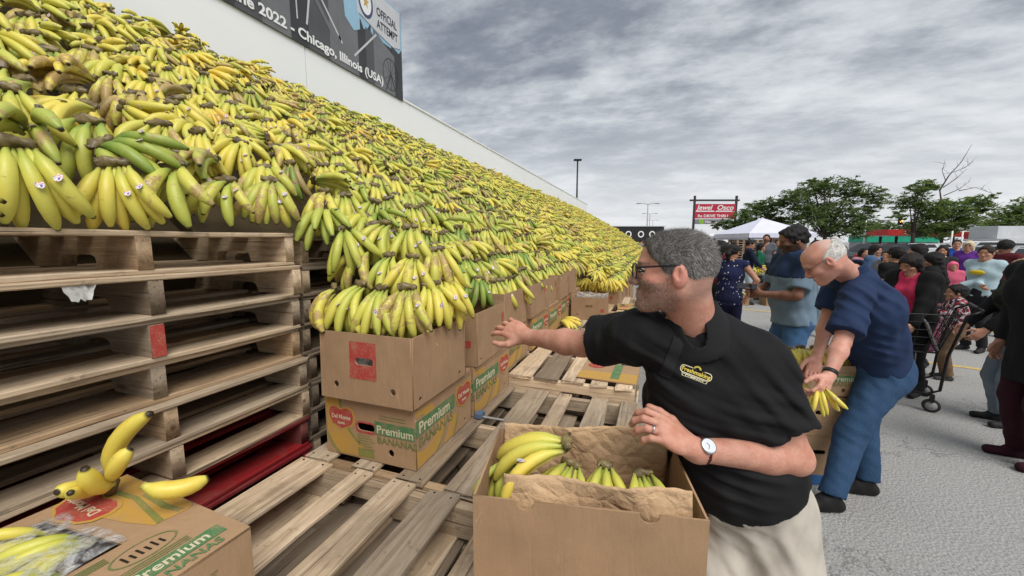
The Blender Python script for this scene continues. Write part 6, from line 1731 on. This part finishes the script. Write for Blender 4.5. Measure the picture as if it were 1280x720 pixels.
V_, Q_ = surf(S3, *bounds([J2['pel']+(J2['nck']-J2['pel'])*.66+f3*.16], .12), .010); obj('yellow_print', np_mesh('yellow_print', V_-np.array(r2_.location), Q_), cloth((.62, .45, .03)), r2_)
P('man in black cap and maroon shirt looking down', 1257, 6.3, 1.62, 60, SK_BROWN, T_((.10, .015, .022)), B_((.02, .02, .025)), dict(style='short', col=BLK, t=.020), head=(0, 15))
P('person in grey tee beside the maroon-shirted man', 1246, 6.9, 1.50, 190, SK_MID, T_((.12, .13, .15)), B_((.03, .03, .04)), dict(style='bob', col=BLK))
r4_, J4 = P('blonde woman in black top and olive vest pushing a cart', 1292, 3.15, 1.46, 272, SK_MID, T_((.010, .010, .011), 'long', g=.02), B_((.16, .20, .24), kind='denim'), dict(style='bun', col=(.24, .16, .085), t=.010), h=.012, hh=.006, hd=.009, hR=(.10, .40, .93), hL=(-.16, .40, .93), bust=.02, head=(-6, 6), hdet=2)
SV = Sdf()
for f_, k_ in torso_prims(J4, 1.0, 0, .02, .024): SV.u(f_, k_*J4['s'])
f4 = np.cross(J4['up'], J4['rt']); SV.cut(half(J4['pel']-J4['up']*.10, -J4['up'])); SV.sub(rc(J4['nck']+f4*.02, J4['nck']+J4['up']*.15, .10, .11), .01); SV.add(wob(21, .008, 20, (.6, .6, 1.5)))
for k_ in 'RL': SV.sub(rc(J4['sh'+k_]+J4['rt']*(.03 if k_ == 'R' else -.03), J4['el'+k_], .075, .06), .01)
V_, Q_ = surf(SV, *bounds([J4['pel'], J4['nck'], J4['shR'], J4['shL']], .2), .012); obj('vest', np_mesh('vest', V_-np.array(r4_.location), Q_), cloth((.035, .04, .022)), r4_)
P('small boy in red checked shirt and sunglasses beside the cart', 1207, 4.25, 1.09, 285, SK_MID, T_((.32, .014, .025), 'long', kind='check', g=.02), B_((.16, .10, .06)), dict(style='short', col=BLK, t=.016), h=.011, hh=.006, hd=.009, hR=(.05, .26, 1.30), hL=(-.05, .26, 1.28), headscale=1.22, poleR=(.9, 0, -.5), poleL=(-.9, 0, -.5), shoes=(.05, .05, .05))
P('person in long black coat and maroon boots beside a cart', 1338, 2.55, 1.66, 265, SK_MID, T_((.010, .010, .012), 'long', g=.04, hem=-.32), B_((.035, .008, .014), g=.02), dict(style='long', col=BLK), shoes=(.035, .008, .014), h=.012, b=1.12, lean=8)
P('person in grey shirt and jeans at the far end of the bananas', 800, 25.0, 1.75, 30, SK_MID, T_((.22, .23, .24)), B_(JEANS), dict(style='short', col=BLK), lean=12)
# ================================================================== carts
def cart(label, loc, rz, tray=None):
    root = thing('shopping_cart', label, 'cart', (*loc, 0), rz, 'shopping carts'); m = simple('cart_metal', (.012, .012, .013), .35, .2, 40, .3)
    # local x: rear (handle) at 0, front at .92 ; width along y +-.27
    w0, w1 = .28, .23
    def wire(pts, r=.004, name='basket_wire', mat=m): return MB().tube(pts, r, 6).build(name, mat, root, True)
    zt0, zt1, zb0, zb1 = .93, .86, .56, .50
    for f in (0, .2, .4, .6, .8, 1.0):
        rl = lambda a, b: a+(b-a)*f
        z0, z1 = rl(zb0, zt0), rl(zb1, zt1); xr = rl(.16, .06); xf = rl(.84, .96); ww0 = rl(.23, w0); ww1 = rl(.19, w1)
        wire([(xr, -ww0, z0), (xf, -ww1, z1), (xf, ww1, z1), (xr, ww0, z0), (xr, -ww0, z0)], .007 if f in (0, 1) else .0032)
    for i in range(9):
        t_ = i/8
        for sg in (-1, 1): wire([(.16+.68*t_, sg*(.23-.04*t_), zb0+(zb1-zb0)*t_), (.06+.90*t_, sg*(w0-(w0-w1)*t_), zt0+(zt1-zt0)*t_)], .003)
    for i in range(7):
        y = -.2+.4*i/6; wire([(.16, y, zb0), (.84, y*.85, zb1)], .003); wire([(.84, y*.85, zb1), (.96, y*1.1, zt1)], .003); wire([(.16, y, zb0), (.06, y*1.2, zt0)], .003)
    # child seat flap and handle
    seat = MB().box((.20, 0, .70), (.012, .42, .26), Matrix.Rotation(.35, 3, 'Y')).build('seat_flap', simple('seat_grey', (.25, .25, .26), .5), root)
    wire([(-.06, -.27, .985), (-.06, .27, .985)], .015, 'handle', simple('cart_handle', (.02, .02, .022), .5))
    for sg in (-1, 1):
        wire([(-.06, sg*.265, .98), (.02, sg*.275, .93), (.10, sg*.265, .55), (.12, sg*.26, .22), (.20, sg*.26, .17), (.85, sg*.20, .17)], .012, 'frame_rail')
        wire([(.30, sg*.24, .17), (.30, sg*.22, .54)], .009, 'frame_post')
    wire([(.85, -.20, .17), (.88, 0, .17), (.85, .20, .17)], .012, 'frame_rail')
    for i in range(6): y = -.2+.4*i/5; wire([(.2, y, .175), (.86, y*.8, .175)], .004, 'rack_wire')
    for x, y in ((.16, -.25), (.16, .25), (.80, -.19), (.80, .19)):
        MB().box((x, y, .135), (.03, .05, .07)).build('caster_fork', DARKMETAL, root)
        Mw = Matrix.Translation((x, y, .063)) @ Matrix.Rotation(math.pi/2, 4, 'X')
        wh = MB().lathe([(.040, -.014), (.060, -.014), (.063, -.008), (.063, .008), (.060, .014), (.040, .014)], 20, Mw).build('wheel', simple('tyre_rubber', (.018, .018, .018), .6), root, True)
        MB().lathe([(.006, -.017), (.041, -.0145), (.041, .0145), (.006, .017)], 16, Mw).build('hub', simple('wheel_hub', (.28, .28, .28), .5), wh, True)
    if tray: MB().box((.05, .0, .60), (.34, .40, .05)).build('tray', simple('orange_tray', (.28, .075, .03), .6), root)
    return root
cart('black wire shopping cart beside the boy in the checked shirt', (2.74, 4.72), R(158))
cart('black wire shopping cart with orange tray by the olive vest', (3.30, 4.35), R(15), True)

# ================================================================== boxes beside the older man
for k in range(2):
    carton('kraft_box', ['kraft box at ground level before the older man in navy', 'upper kraft box before the older man in navy'][k], 1.02, 3.10, .06+.27*k, .46, .42, .262, R(14), 'plain', 'boxes before the older man', lid=(k == 0))
carton('printed_banana_box', 'open printed fruit box the older man is bending over', 1.02, 3.10, .60, .46, .42, .20, R(14), 'print', None)
MB().box((0, 0, .03), (.50, .46, .058)).build('blue_crate', simple('blue_crate', (.03, .12, .30), .5), None, loc=(1.02, 3.10, 0), rot=(0, 0, R(14)))
tag(bpy.data.objects['blue_crate'], 'low blue crate base under the boxes before the older man', 'crate')
for i in range(4): place_hand(hand_matrix((.88+.09*i, 3.02+.03*i, .86), (-.1, -.8, .6), (.1*(i-1), -.5, -.6), 0, .9), (i*2+1) % NP, .78, .2, f'banana hand in the open printed box, {NTH[i]} from the man reaching', 'banana hands in the older man\'s box', True, 0)
# ================================================================== banana table
def table():
    c = np.array(gp(962, 9.8)); root = thing('folding_table', 'folding table heaped with bananas near the white canopy', 'table', (c[0], c[1], 0), R(-20))
    bo = MB().box((0, 0, .74), (1.5, .7, .03)).me(); bevel_me(bo, .004); obj('table_top', bo, simple('table_grey', (.25, .25, .24), .6), root)
    for sx in (-.65, .65):
        for sy in (-.28, .28): MB().tube([(sx, sy, .73), (sx*1.04, sy*1.05, 0)], .014, 8).build('leg', DARKMETAL, root, True)
    for i in range(14):
        p = np.array([c[0]+rng.uniform(-.6, .6), c[1]+rng.uniform(-.25, .25), .80+.05*(i % 3)])
        place_hand(hand_matrix(p, (rng.normal(0, .3), -.5, .9), (rng.normal(0, .5), -.9, -.3), rng.uniform(-1, 1), 1.0), i % NP, rng.uniform(.5, .85), .3, 'banana hand heaped on the folding table near the white canopy', 'banana hands on the folding table', False)
    for i in range(3):
        q = c+np.array([(-.75, .1, .9)[i], (-.5, -.35, .2)[i]])
        carton('kraft_box', ['kraft box on the ground left of the banana table', 'kraft box in front of the banana table legs', 'kraft box at the canopy end of the banana table'][i], q[0], q[1], 0, .5, .4, .26, R(10*i), 'plain', 'boxes round the banana table', lid=False)
        place_hand(hand_matrix((q[0], q[1], .33), (0, -.6, .8), (.2, -.7, -.5), 0, 1.1), i+2, .8, .2, ['banana hand in the box left of the table', 'banana hand in the box before the table legs', 'banana hand in the box at the canopy end'][i], 'banana hands round the table', False)
table()
# ================================================================== canopy tents
def tent(label, px, d, w, peak, eave, col, rz):
    g = gp(px, d); root = thing('canopy_tent', label, 'tent', (*g, 0), R(rz), 'white canopy tents'); h = w/2
    m = simple('canopy_cloth_'+str(px), col, .7, .05, 3)
    V = [(-h, -h, eave), (h, -h, eave), (h, h, eave), (-h, h, eave), (0, 0, peak)]
    mids = [((V[i][0]+V[(i+1) % 4][0])/2*.985, (V[i][1]+V[(i+1) % 4][1])/2*.985, eave-.04) for i in range(4)]
    low = [(x, y, z-.18) for x, y, z in V[:4]]
    mb = MB().add(V+mids+low, [(0, 5-0, 4) if False else (0, 5, 4), (5, 1, 4), (1, 6, 4), (6, 2, 4), (2, 7, 4), (7, 3, 4), (3, 8, 4), (8, 0, 4)][:0] or [(0, 1, 4), (1, 2, 4), (2, 3, 4), (3, 0, 4)])
    o = mb.build('canopy', m, root)
    vb = MB()
    for i in range(4): MB().add([V[i], V[(i+1) % 4], low[(i+1) % 4], low[i]], [(0, 1, 2, 3)]).build('valance', m, root)
    for x, y, z in V[:4]: MB().box((x*.98, y*.98, eave/2), (.05, .05, eave)).build('post', DARKMETAL, root)
tent('pale lavender-white pop-up canopy with pointed roof beyond the banana table', 951, 17.0, 2.75, 2.60, 1.92, (.66, .67, .80), 20)
tent('flatter white pop-up canopy beside the crate wall', 898, 20.0, 3.2, 2.0, 1.86, (.78, .80, .82), 20)
# ================================================================== stacked crates wall far behind
CR = [simple('crate_a', (.26, .19, .14), .8, .3, 6), simple('crate_b', (.33, .25, .18), .8, .3, 6), simple('crate_c', (.20, .14, .10), .8, .3, 6)]
def crate_stack(px, d, w, n, idx):
    g = gp(px, d); root = thing('pallet_stack', f'stack of {n} brown timber pallets in the far row, {ORD[idx]} from the dark lettered trailer', 'pallet stack', (*g, 0), R(20+random.uniform(-4, 4)), 'pallet stacks in the far row')
    for k in range(n):
        z = .14*k
        for zz, th in ((.012, .022), (.128, .022)): MB().box((random.uniform(-.02, .02), 0, z+zz), (w, 1.0, th)).build('deck', CR[(k+idx) % 3], root)
        for x in (-w/2+.07, 0, w/2-.07): MB().box((x, 0, z+.07), (.12, .98, .094)).build('block', CR[(k+idx+1) % 3], root)
for i in range(11): crate_stack(822+17*i, 24.5-.25*i, .82, 13-(i % 3), i)
# ================================================================== dark lettered trailer
def trailer():
    g = gp(792, 44); root = thing('lettered_trailer', 'low black trailer with round white letters beyond the pile', 'trailer', (*g, 0), R(20))
    m = simple('trailer_black', (.014, .014, .015), .5, .2, 4); b = MB().box((0, 0, 2.0), (6.2, 1.8, 2.4)).me(); bevel_me(b, .05); obj('body', b, m, root)
    for i, x in enumerate((-2.2, -.9, .5, 1.75)): o = obj('letter', text('O', 1.0, .01, .02, 0, 'CENTER', .9), WHITE, root, (x, -.93, 2.05), (math.pi/2, 0, 0))
    for x in (-2.2, 2.2): MB().lathe([(.2, -.12), (.5, -.12), (.5, .12), (.2, .12)], 18, Matrix.Translation((x, -.8, .5)) @ Matrix.Rotation(math.pi/2, 4, 'X')).build('wheel', BLACK, root, True)
    MB().box((0, 0, .78), (5.9, 1.6, .12)).build('chassis', DARKMETAL, root)
    MB().box((0, 0, 3.26), (6.3, 1.9, .08)).build('roof', simple('trailer_roof', (.3, .3, .31), .5), root)
trailer()
# ================================================================== store sign
def sign():
    g = gp(890, 62); root = thing('store_sign', 'red and white store sign on two tall dark posts behind the trees', 'sign', (*g, 0), R(20)); dm = simple('sign_post_brown', (.035, .028, .026), .5, .2, 3)
    # metres per pixel at this depth
    k = 62/480; z = lambda y: CAMZ+(302-y)*k; x = lambda px: (px-890)*k
    for px in (865.5, 917): MB().box((x(px), 0, z(246)/2), (.28, .28, z(246))).build('post', dm, root)
    MB().box((0, 0, z(251.5)), (7.9, .24, .26)).build('cross_bar', dm, root)
    red = simple('sign_red', (.42, .022, .045), .45, .06, 2)
    MB().box((x(891), 0, z(260.5)), (x(916)-x(866), .30, 9*k)).build('upper_panel', red, root); MB().box((x(891), 0, z(269.5)), (x(916)-x(866), .30, 8*k)).build('lower_panel', red, root)
    MB().box((x(889), 0, z(277.5)), (x(912)-x(866), .26, 6*k)).build('grey_panel', simple('sign_grey', (.20, .19, .22), .5), root)
    def tx(s, size, px, py, mat, shear=0, sx=1.0): obj('lettering', text(s, size, .01, .018, shear, 'LEFT', sx), mat, root, (x(px), -.17, z(py)), (math.pi/2, 0, 0))
    tx('Jewel', 1.05, 868.2, 263, WHITE, .25, 1.05); tx('Osco', 1.05, 892.5, 263, WHITE, .25, 1.15); tx('Rx DRIVE THRU', .62, 869.5, 272.2, WHITE, 0, 1.12)
    for a, b in ((867.5, 889.5), (892, 912)): MB().box((x((a+b)/2), -.16, z(264.6)), (x(b)-x(a), .03, .13)).build('underline', WHITE, root)
    gm = simple('sign_green', (.22, .42, .03), .5); MB().lathe([(.40, 0), (.40, .03)], 20, Matrix.Translation((x(874.5), -.13, z(277.4))) @ Matrix.Rotation(math.pi/2, 4, 'X')).build('green_disc', gm, root)
    obj('lettering', text('Humana', .55, .01, .015), WHITE, root, (x(879.5), -.14, z(279)), (math.pi/2, 0, 0))
sign()
# ================================================================== lamp posts
def lamp(label, px, d, ytop, kind):
    g = gp(px, d); zt = CAMZ+(302-ytop)*d/480; root = thing('lamp_post', label, 'lamp post', (*g, 0), R(20), 'car park lamp posts'); m = DARKMETAL if kind == 1 else simple('lamp_grey', (.30, .30, .30), .4, .1, 3)
    MB().tube([(0, 0, 0), (0, 0, zt)], [.11, .07], 10).build('pole', m, root, True)
    if kind == 1: b = MB().box((0, 0, zt+.05), (.75, .4, .16)).me(); bevel_me(b, .03); obj('lamp_head', b, m, root)
    else:
        for sg in (-1, 1):
            MB().tube([(0, 0, zt-.1), (sg*.6, 0, zt+.12), (sg*1.3, 0, zt+.12)], .04, 8).build('arm', m, root, True); b = MB().box((sg*1.45, 0, zt+.08), (.6, .28, .14)).me(); bevel_me(b, .03); obj('lamp_head', b, m, root)
lamp('dark single-head lamp post rising behind the white wall end', 720, 38, 204, 1)
lamp('grey twin-arm lamp post above the black trailer', 808, 60, 256, 2)
lamp('smaller grey twin-arm lamp post farther behind the black trailer', 811, 88, 268, 2)
lamp('small distant twin-arm lamp post beside the other twin-arm posts', 815, 120, 276, 2)
# ================================================================== trees
LEAFM = []
for i, (c1, c2) in enumerate((((.045, .085, .03), (.14, .21, .075)), ((.06, .11, .03), (.17, .25, .075)))):
    t = NT('foliage'); p = t.geo('Position'); f = t.noise(p, .9, 4, .6)
    col = t.ramp(t.math('ADD', t.math('MULTIPLY', f, .6), t.math('MULTIPLY', t.noise(p, 9, 3, .6), .4)), [(.35, c1), (.62, c2)])
    m_ = t.fin(col, .6, 0, .3); tr = t.node('ShaderNodeBsdfTranslucent'); t.set(tr.inputs[0], t.mix(.5, col, (.25, .32, .06)))
    mx = t.node('ShaderNodeMixShader'); mx.inputs[0].default_value = .38; t.l.new(t.b.outputs[0], mx.inputs[1]); t.l.new(tr.outputs[0], mx.inputs[2])
    t.l.new(mx.outputs[0], t.n['Material Output'].inputs[0]); LEAFM.append(m_)
BARK = simple('bark', (.045, .036, .03), .9, .4, 6, bump=.5, bscale=12)
def tree(label, px, d, lobes, trunk_h, seed, mat, nleaf=9000, bare=False, name='tree'):
    """lobes: (px, py, radius in px) of the crown's clumps, built as flattened layers"""
    r = np.random.default_rng(seed); g = np.array([*gp(px, d), 0.0]); k = d/480
    root = thing(name, label, 'tree', tuple(g), 0, 'trees along the street'); L_ = []
    rtv = np.array([math.cos(YAW), math.sin(YAW), 0]); fwv = np.array([-math.sin(YAW), math.cos(YAW), 0])
    tot = sum(q[2]**2 for q in lobes); mb = MB(); mb.tube([(0, 0, 0), (.08, .05, trunk_h*.6), (.0, 0, trunk_h)], [.26, .19, .16], 10)
    br = MB(); first = True
    for (lx, ly, lr) in lobes:
        c = rtv*(lx-px)*k+fwv*r.uniform(-1.2, 1.2)*lr*k*.6+np.array([0, 0, CAMZ+(302-ly)*k]); rad = lr*k
        mid = c*np.array([.45, .45, .0])+np.array([0, 0, max(trunk_h*.9, c[2]*.65)])
        mb.tube([(0, 0, trunk_h*.9), tuple(mid), tuple(c)], [.12, .08, .025], 6)
        n = int(nleaf*lr**2/tot); ncl = max(6, int(n/26))
        dirs = r.normal(size=(ncl, 3)); dirs /= np.linalg.norm(dirs, axis=1)[:, None]
        cc = c+dirs*(r.random(ncl)**.45)[:, None]*rad*np.array([1.05, 1.05, .72])
        for tw in cc[::9]: mb.tube([tuple(c+(tw-c)*.1), tuple((c+tw)/2+np.array([0, 0, .06])), tuple(tw)], [.03, .018, .008], 4)
        pts = cc[:, None]+r.normal(0, 1, (ncl, 26, 3))*rad*np.array([.15, .15, .06]); pts = pts.reshape(-1, 3)
        # drooping sprays: long thin leaf faces
        a = r.uniform(0, 6.28, len(pts)); dv = np.stack([np.cos(a), np.sin(a), r.uniform(-.7, .25, len(pts))], 1); dv /= np.linalg.norm(dv, axis=1)[:, None]
        up_ = r.normal(0, .5, (len(pts), 3))+np.array([0, 0, 1]); wv = np.cross(dv, up_); wv /= np.linalg.norm(wv, axis=1)[:, None]
        ln = (.14+.42*r.random(len(pts))**1.6)*d/42; wd_ = ln*r.uniform(.28, .46, len(pts))
        L_.append(np.stack([pts-dv*ln[:, None]*.5, pts+wv*wd_[:, None]*.5, pts+dv*ln[:, None]*.5, pts-wv*wd_[:, None]*.5], 1))
    mb.build('trunk', BARK, root, True)
    V = np.concatenate(L_).reshape(-1, 3); F = np.arange(len(V)).reshape(-1, 4)
    o = obj('crown', np_mesh('crown', V, F, False), mat, root); o['kind'] = 'stuff'
    return root
tree('wide leafy street tree directly behind the pointed canopy', 1030, 42, [(985, 252, 20), (1005, 240, 16), (1040, 236, 20), (1062, 240, 18), (1080, 248, 16), (1020, 262, 22), (1050, 264, 22), (1080, 270, 14), (1000, 272, 20), (1040, 284, 22), (1066, 286, 18), (1018, 234, 12), (1010, 228, 7), (1068, 228, 8), (1086, 260, 9)], 2.4, 1, LEAFM[0], 20000)
tree('lower leafy tree spreading in front of the store sign', 940, 44, [(925, 272, 14), (945, 262, 16), (960, 258, 14), (915, 282, 12), (940, 282, 16), (900, 280, 9), (968, 270, 14), (978, 280, 12)], 2.0, 2, LEAFM[0], 9000)
tree('leafy street tree with thin open top beside the petrol station', 1140, 45, [(1132, 238, 12), (1150, 234, 12), (1142, 252, 18), (1165, 262, 20), (1190, 262, 18), (1215, 256, 16), (1200, 278, 20), (1228, 262, 10), (1160, 284, 20), (1120, 270, 9), (1180, 290, 14), (1216, 276, 14), (1238, 246, 5)], 2.6, 3, LEAFM[1], 17000)
tree('bright green tree at the far right edge of the street', 1285, 46, [(1275, 270, 20), (1290, 262, 24), (1262, 284, 14), (1276, 288, 18), (1252, 278, 8)], 2.2, 4, LEAFM[1], 8000)
tree('dark tree row filling the gap behind the petrol station', 1110, 62, [(1090, 282, 14), (1110, 284, 14), (1130, 288, 14), (1150, 290, 12), (1075, 290, 12), (1240, 282, 14), (1260, 288, 12)], 1.5, 5, LEAFM[0], 6000)
def bare_tree():
    d = 52; g = np.array([*gp(1178, d), 0.0]); root = thing('bare_tree', 'leafless slender tree sticking up above the street trees', 'tree', tuple(g), 0); k = d/480; r = np.random.default_rng(2)
    rtv = np.array([math.cos(YAW), math.sin(YAW), 0]); w = lambda px, py: tuple(rtv*(px-1178)*k+np.array([0, 0, CAMZ+(302-py)*k]))
    MB().tube([(0, 0, 0), w(1172, 260), w(1166, 238)], [.16, .11, .07], 8).build('trunk', BARK, root, True)
    for pts, r0 in (([(1166, 240), (1175, 222), (1188, 206), (1198, 185)], .09), ([(1170, 236), (1184, 226), (1196, 214)], .06), ([(1172, 246), (1190, 238), (1202, 228)], .06), ([(1180, 218), (1194, 212), (1203, 204)], .04), ([(1160, 258), (1140, 244), (1128, 232)], .06), ([(1190, 240), (1210, 236), (1240, 246)], .05), ([(1172, 228), (1166, 216), (1168, 206)], .04)):
        P_ = [w(*p) for p in pts]; MB().tube(P_, list(np.linspace(r0, .015, len(P_))), 6).build('limb', BARK, root, True)
        for _ in range(5):
            t_ = r.uniform(.3, .95)*(len(P_)-1); i = int(t_); a = np.array(P_[i])+(np.array(P_[i+1])-np.array(P_[i]))*(t_-i); b = a+np.array([*(r.normal(0, .5, 2)), r.uniform(.2, 1.0)]); MB().tube([tuple(a), tuple((a+b)/2+r.normal(0, .06, 3)), tuple(b)], [.022, .014, .006], 4).build('twig', BARK, root)
bare_tree()
# ================================================================== petrol station, kiosk, far building, poles, cars
def block(root, name, x, y, z, sx, sy, sz, mat, bev=.02):
    me = MB().box((x, y, z), (sx, sy, sz)).me(); bevel_me(me, bev); return obj(name, me, mat, root)
RC = simple('canopy_red', (.50, .025, .022), .4, .12, 1.5); GREEN = simple('fascia_green', (.012, .33, .20), .45, .1, 1.5); PALE = simple('fascia_white', (.72, .73, .74), .5, .06, 1.5)
def canopy(label, px, d, w, zc_, th, text_=None):
    g = gp(px, d); root = thing('station_canopy', label, 'canopy', (*g, 0), R(20), 'red petrol station canopies'); block(root, 'roof', 0, 0, zc_, w, 3.2, th, RC); block(root, 'soffit', 0, 0, zc_-th/2-.05, w*.96, 3.0, .08, PALE)
    for x in (-w*.3, w*.3): MB().tube([(x, 0, 0), (x, 0, zc_-th/2)], .16, 8).build('pillar', DARKMETAL, root, True)
    if text_: obj('lettering', text(text_, .7, .01, .02), WHITE, root, (w*.12, -1.63, zc_-.25), (math.pi/2, 0, 0))
canopy('red petrol station canopy with white lettering above the green kiosk', 1110, 52, 3.6, 2.75, .75, 'Citgo')
canopy('narrow red petrol canopy seen between the tree trunks', 1184, 54, 2.6, 2.6, .62)
canopy('red sloping canopy beside the pale far building', 1238, 50, 3.4, 2.35, .9)
g_ = gp(1116, 60); rk = thing('kiosk', 'green-banded white kiosk below the red petrol canopy', 'building', (*g_, 0), R(20))
block(rk, 'wall', 0, 0, .9, 11, 3, 1.8, simple('kiosk_wall', (.30, .31, .32), .6, .1, 1)); block(rk, 'green_fascia', 0, -.1, 1.95, 11.3, 3.3, .95, GREEN); block(rk, 'roof_trim', 0, -.1, 2.52, 11.5, 3.5, .16, PALE)
for x in (-4, -1.5, 1.5, 4): block(rk, 'window', x, -1.52, .9, 1.6, .06, .9, simple('kiosk_glass', (.03, .035, .04), .1))
g_ = gp(1268, 40); rb_ = thing('far_building', 'low white building with red roof stripe behind the parked cars', 'building', (*g_, 0), R(20))
block(rb_, 'wall', 0, 0, .75, 6.5, 4, 1.5, PALE); block(rb_, 'roof', 0, 0, 1.72, 7.0, 4.4, .22, simple('roof_pale', (.55, .56, .57), .6, .1, 1)); block(rb_, 'red_stripe', 0, -2.02, 1.40, 6.9, .1, .12, RC); block(rb_, 'upper_storey', -1.0, .6, 2.5, 3.4, 2.5, 1.3, simple('upper_grey', (.5, .52, .54), .6, .1, 1))
for x in (-2.2, -.6, 1.0): block(rb_, 'window', x, -2.02, .85, 1.0, .06, .6, simple('far_glass', (.04, .045, .05), .15))
for i, px in enumerate((1189, 1202)):
    g_ = gp(px, 30); po = MB().tube([(0, 0, 0), (0, 0, 2.4)], .05, 8).build('white_pole', PALE, None, True, loc=(*g_, 0)); tag(po, ['slim white pole left of the blue-shirted man', 'slim white pole right of the blue-shirted man'][i], 'pole', 'white poles')
def tlight():
    g = gp(1122, 48); root = thing('traffic_light', 'traffic light with glowing amber lamp on a horizontal arm', 'traffic light', (*g, 0), R(20)); k = 48/480; z = CAMZ+(302-277)*k
    MB().tube([(-4.2, 0, 0), (-4.2, 0, z+.1)], .10, 8).build('pole', STEEL, root, True); MB().tube([(-4.2, 0, z+.1), (-.3, 0, z+.15)], .05, 8).build('arm', STEEL, root, True)
    block(root, 'housing', 0, 0, z, .34, .28, .95, BLACK)
    am = NT('amber_lamp'); am.set(am.b.inputs['Emission Color'], (1.0, .30, .03, 1)); am.set(am.b.inputs['Emission Strength'], 2.5); am.fin((.8, .25, .03), .4)
    MB().lathe([(.15, 0), (.15, .03)], 16, Matrix.Translation((0, -.15, z)) @ Matrix.Rotation(math.pi/2, 4, 'X')).build('amber_lamp', am.m, root)
    for dz in (-.3, .3): MB().lathe([(.12, 0), (.12, .02)], 14, Matrix.Translation((0, -.15, z+dz)) @ Matrix.Rotation(math.pi/2, 4, 'X')).build('dark_lamp', DARKMETAL, root)
tlight()
def car(label, px, d, col, rz, suv=0.0):
    g = gp(px, d); root = thing('parked_car', label, 'car', (*g, 0), R(rz), 'parked cars'); pm = NT('car_paint'); pm.set(pm.b.inputs['Coat Weight'], .6); pm.fin(col, .35, .2); pm = pm.m
    prof = [(-2.2, .35), (-2.25, .75), (-2.0, .95+suv*.1), (-1.35, 1.0+suv*.1), (-.75, 1.42+suv*.3), (.6, 1.45+suv*.3), (1.35, 1.02+suv*.15), (2.1, .86+suv*.1), (2.25, .6), (2.2, .35)]
    n = len(prof); V = []
    for yy, s in ((-.85, .97), (-.90, 1.0), (.90, 1.0), (.85, .97)):
        for x, z in prof:
            tuck = .16 if z > 1.1 else 0; V.append((x, yy*(1-tuck/.9), z if abs(yy) > .86 else z*1.0+(.02 if z > .5 else 0)))
    F = [(r*n+i, r*n+i+1, (r+1)*n+i+1, (r+1)*n+i) for r in range(3) for i in range(n-1)]+[tuple(range(n))[::-1], tuple(3*n+i for i in range(n)), (0, n, 2*n, 3*n)[::-1]+()]
    F = F[:-1]+[(r*n+n-1, r*n, (r+1)*n, (r+1)*n+n-1) for r in range(3)]
    MB().add(V, F).build('body', pm, root)
    gl_ = simple('car_glass', (.02, .022, .025), .08)
    for sg in (-1, 1):
        for x0, x1 in ((-1.05, -.15), (-.05, .95)): MB().add([(x0-.1, sg*.835, 1.05+suv*.1), (x1+.1, sg*.835, 1.05+suv*.1), (x1-.12, sg*.76, 1.36+suv*.28), (x0+.22, sg*.76, 1.36+suv*.28)], [(0, 1, 2, 3)]).build('side_window', gl_, root)
        for x in (-1.35, 1.4):
            wh = MB().lathe([(.2, -.1), (.33, -.1), (.33, .1), (.2, .1)], 18, Matrix.Translation((x, sg*.80, .33)) @ Matrix.Rotation(math.pi/2, 4, 'X')).build('wheel', BLACK, root, True); MB().lathe([(.02, -.11), (.2, -.105), (.2, .105), (.02, .11)], 12, Matrix.Translation((x, sg*.80, .33)) @ Matrix.Rotation(math.pi/2, 4, 'X')).build('rim', STEEL, wh, True)
        block(root, 'headlight', 2.13, sg*.62, .72, .12, .3, .14, PALE); block(root, 'tail_light', -2.2, sg*.66, .8, .1, .26, .14, RC)
    MB().add([(-1.32, -.68, 1.04+suv*.1), (-1.32, .68, 1.04+suv*.1), (-.80, .62, 1.40+suv*.28), (-.80, -.62, 1.40+suv*.28)], [(0, 1, 2, 3)]).build('rear_window', gl_, root); MB().add([(1.30, -.70, 1.06+suv*.12), (1.30, .70, 1.06+suv*.12), (.66, .62, 1.43+suv*.28), (.66, -.62, 1.43+suv*.28)], [(0, 1, 2, 3)]).build('windscreen', gl_, root)
car('silver parked saloon behind the man in maroon shirt', 1268, 12.5, (.42, .44, .46), 20)
car('white parked car beyond the silver saloon', 1262, 20, (.70, .71, .72), 25, .5)
car('dark parked car behind the denim-jacket woman', 1104, 22, (.03, .032, .036), 24)
car('pale parked car beside the petrol kiosk', 1160, 30, (.55, .56, .58), 20)
bpy.data.scenes.remove(_tmp_scene)
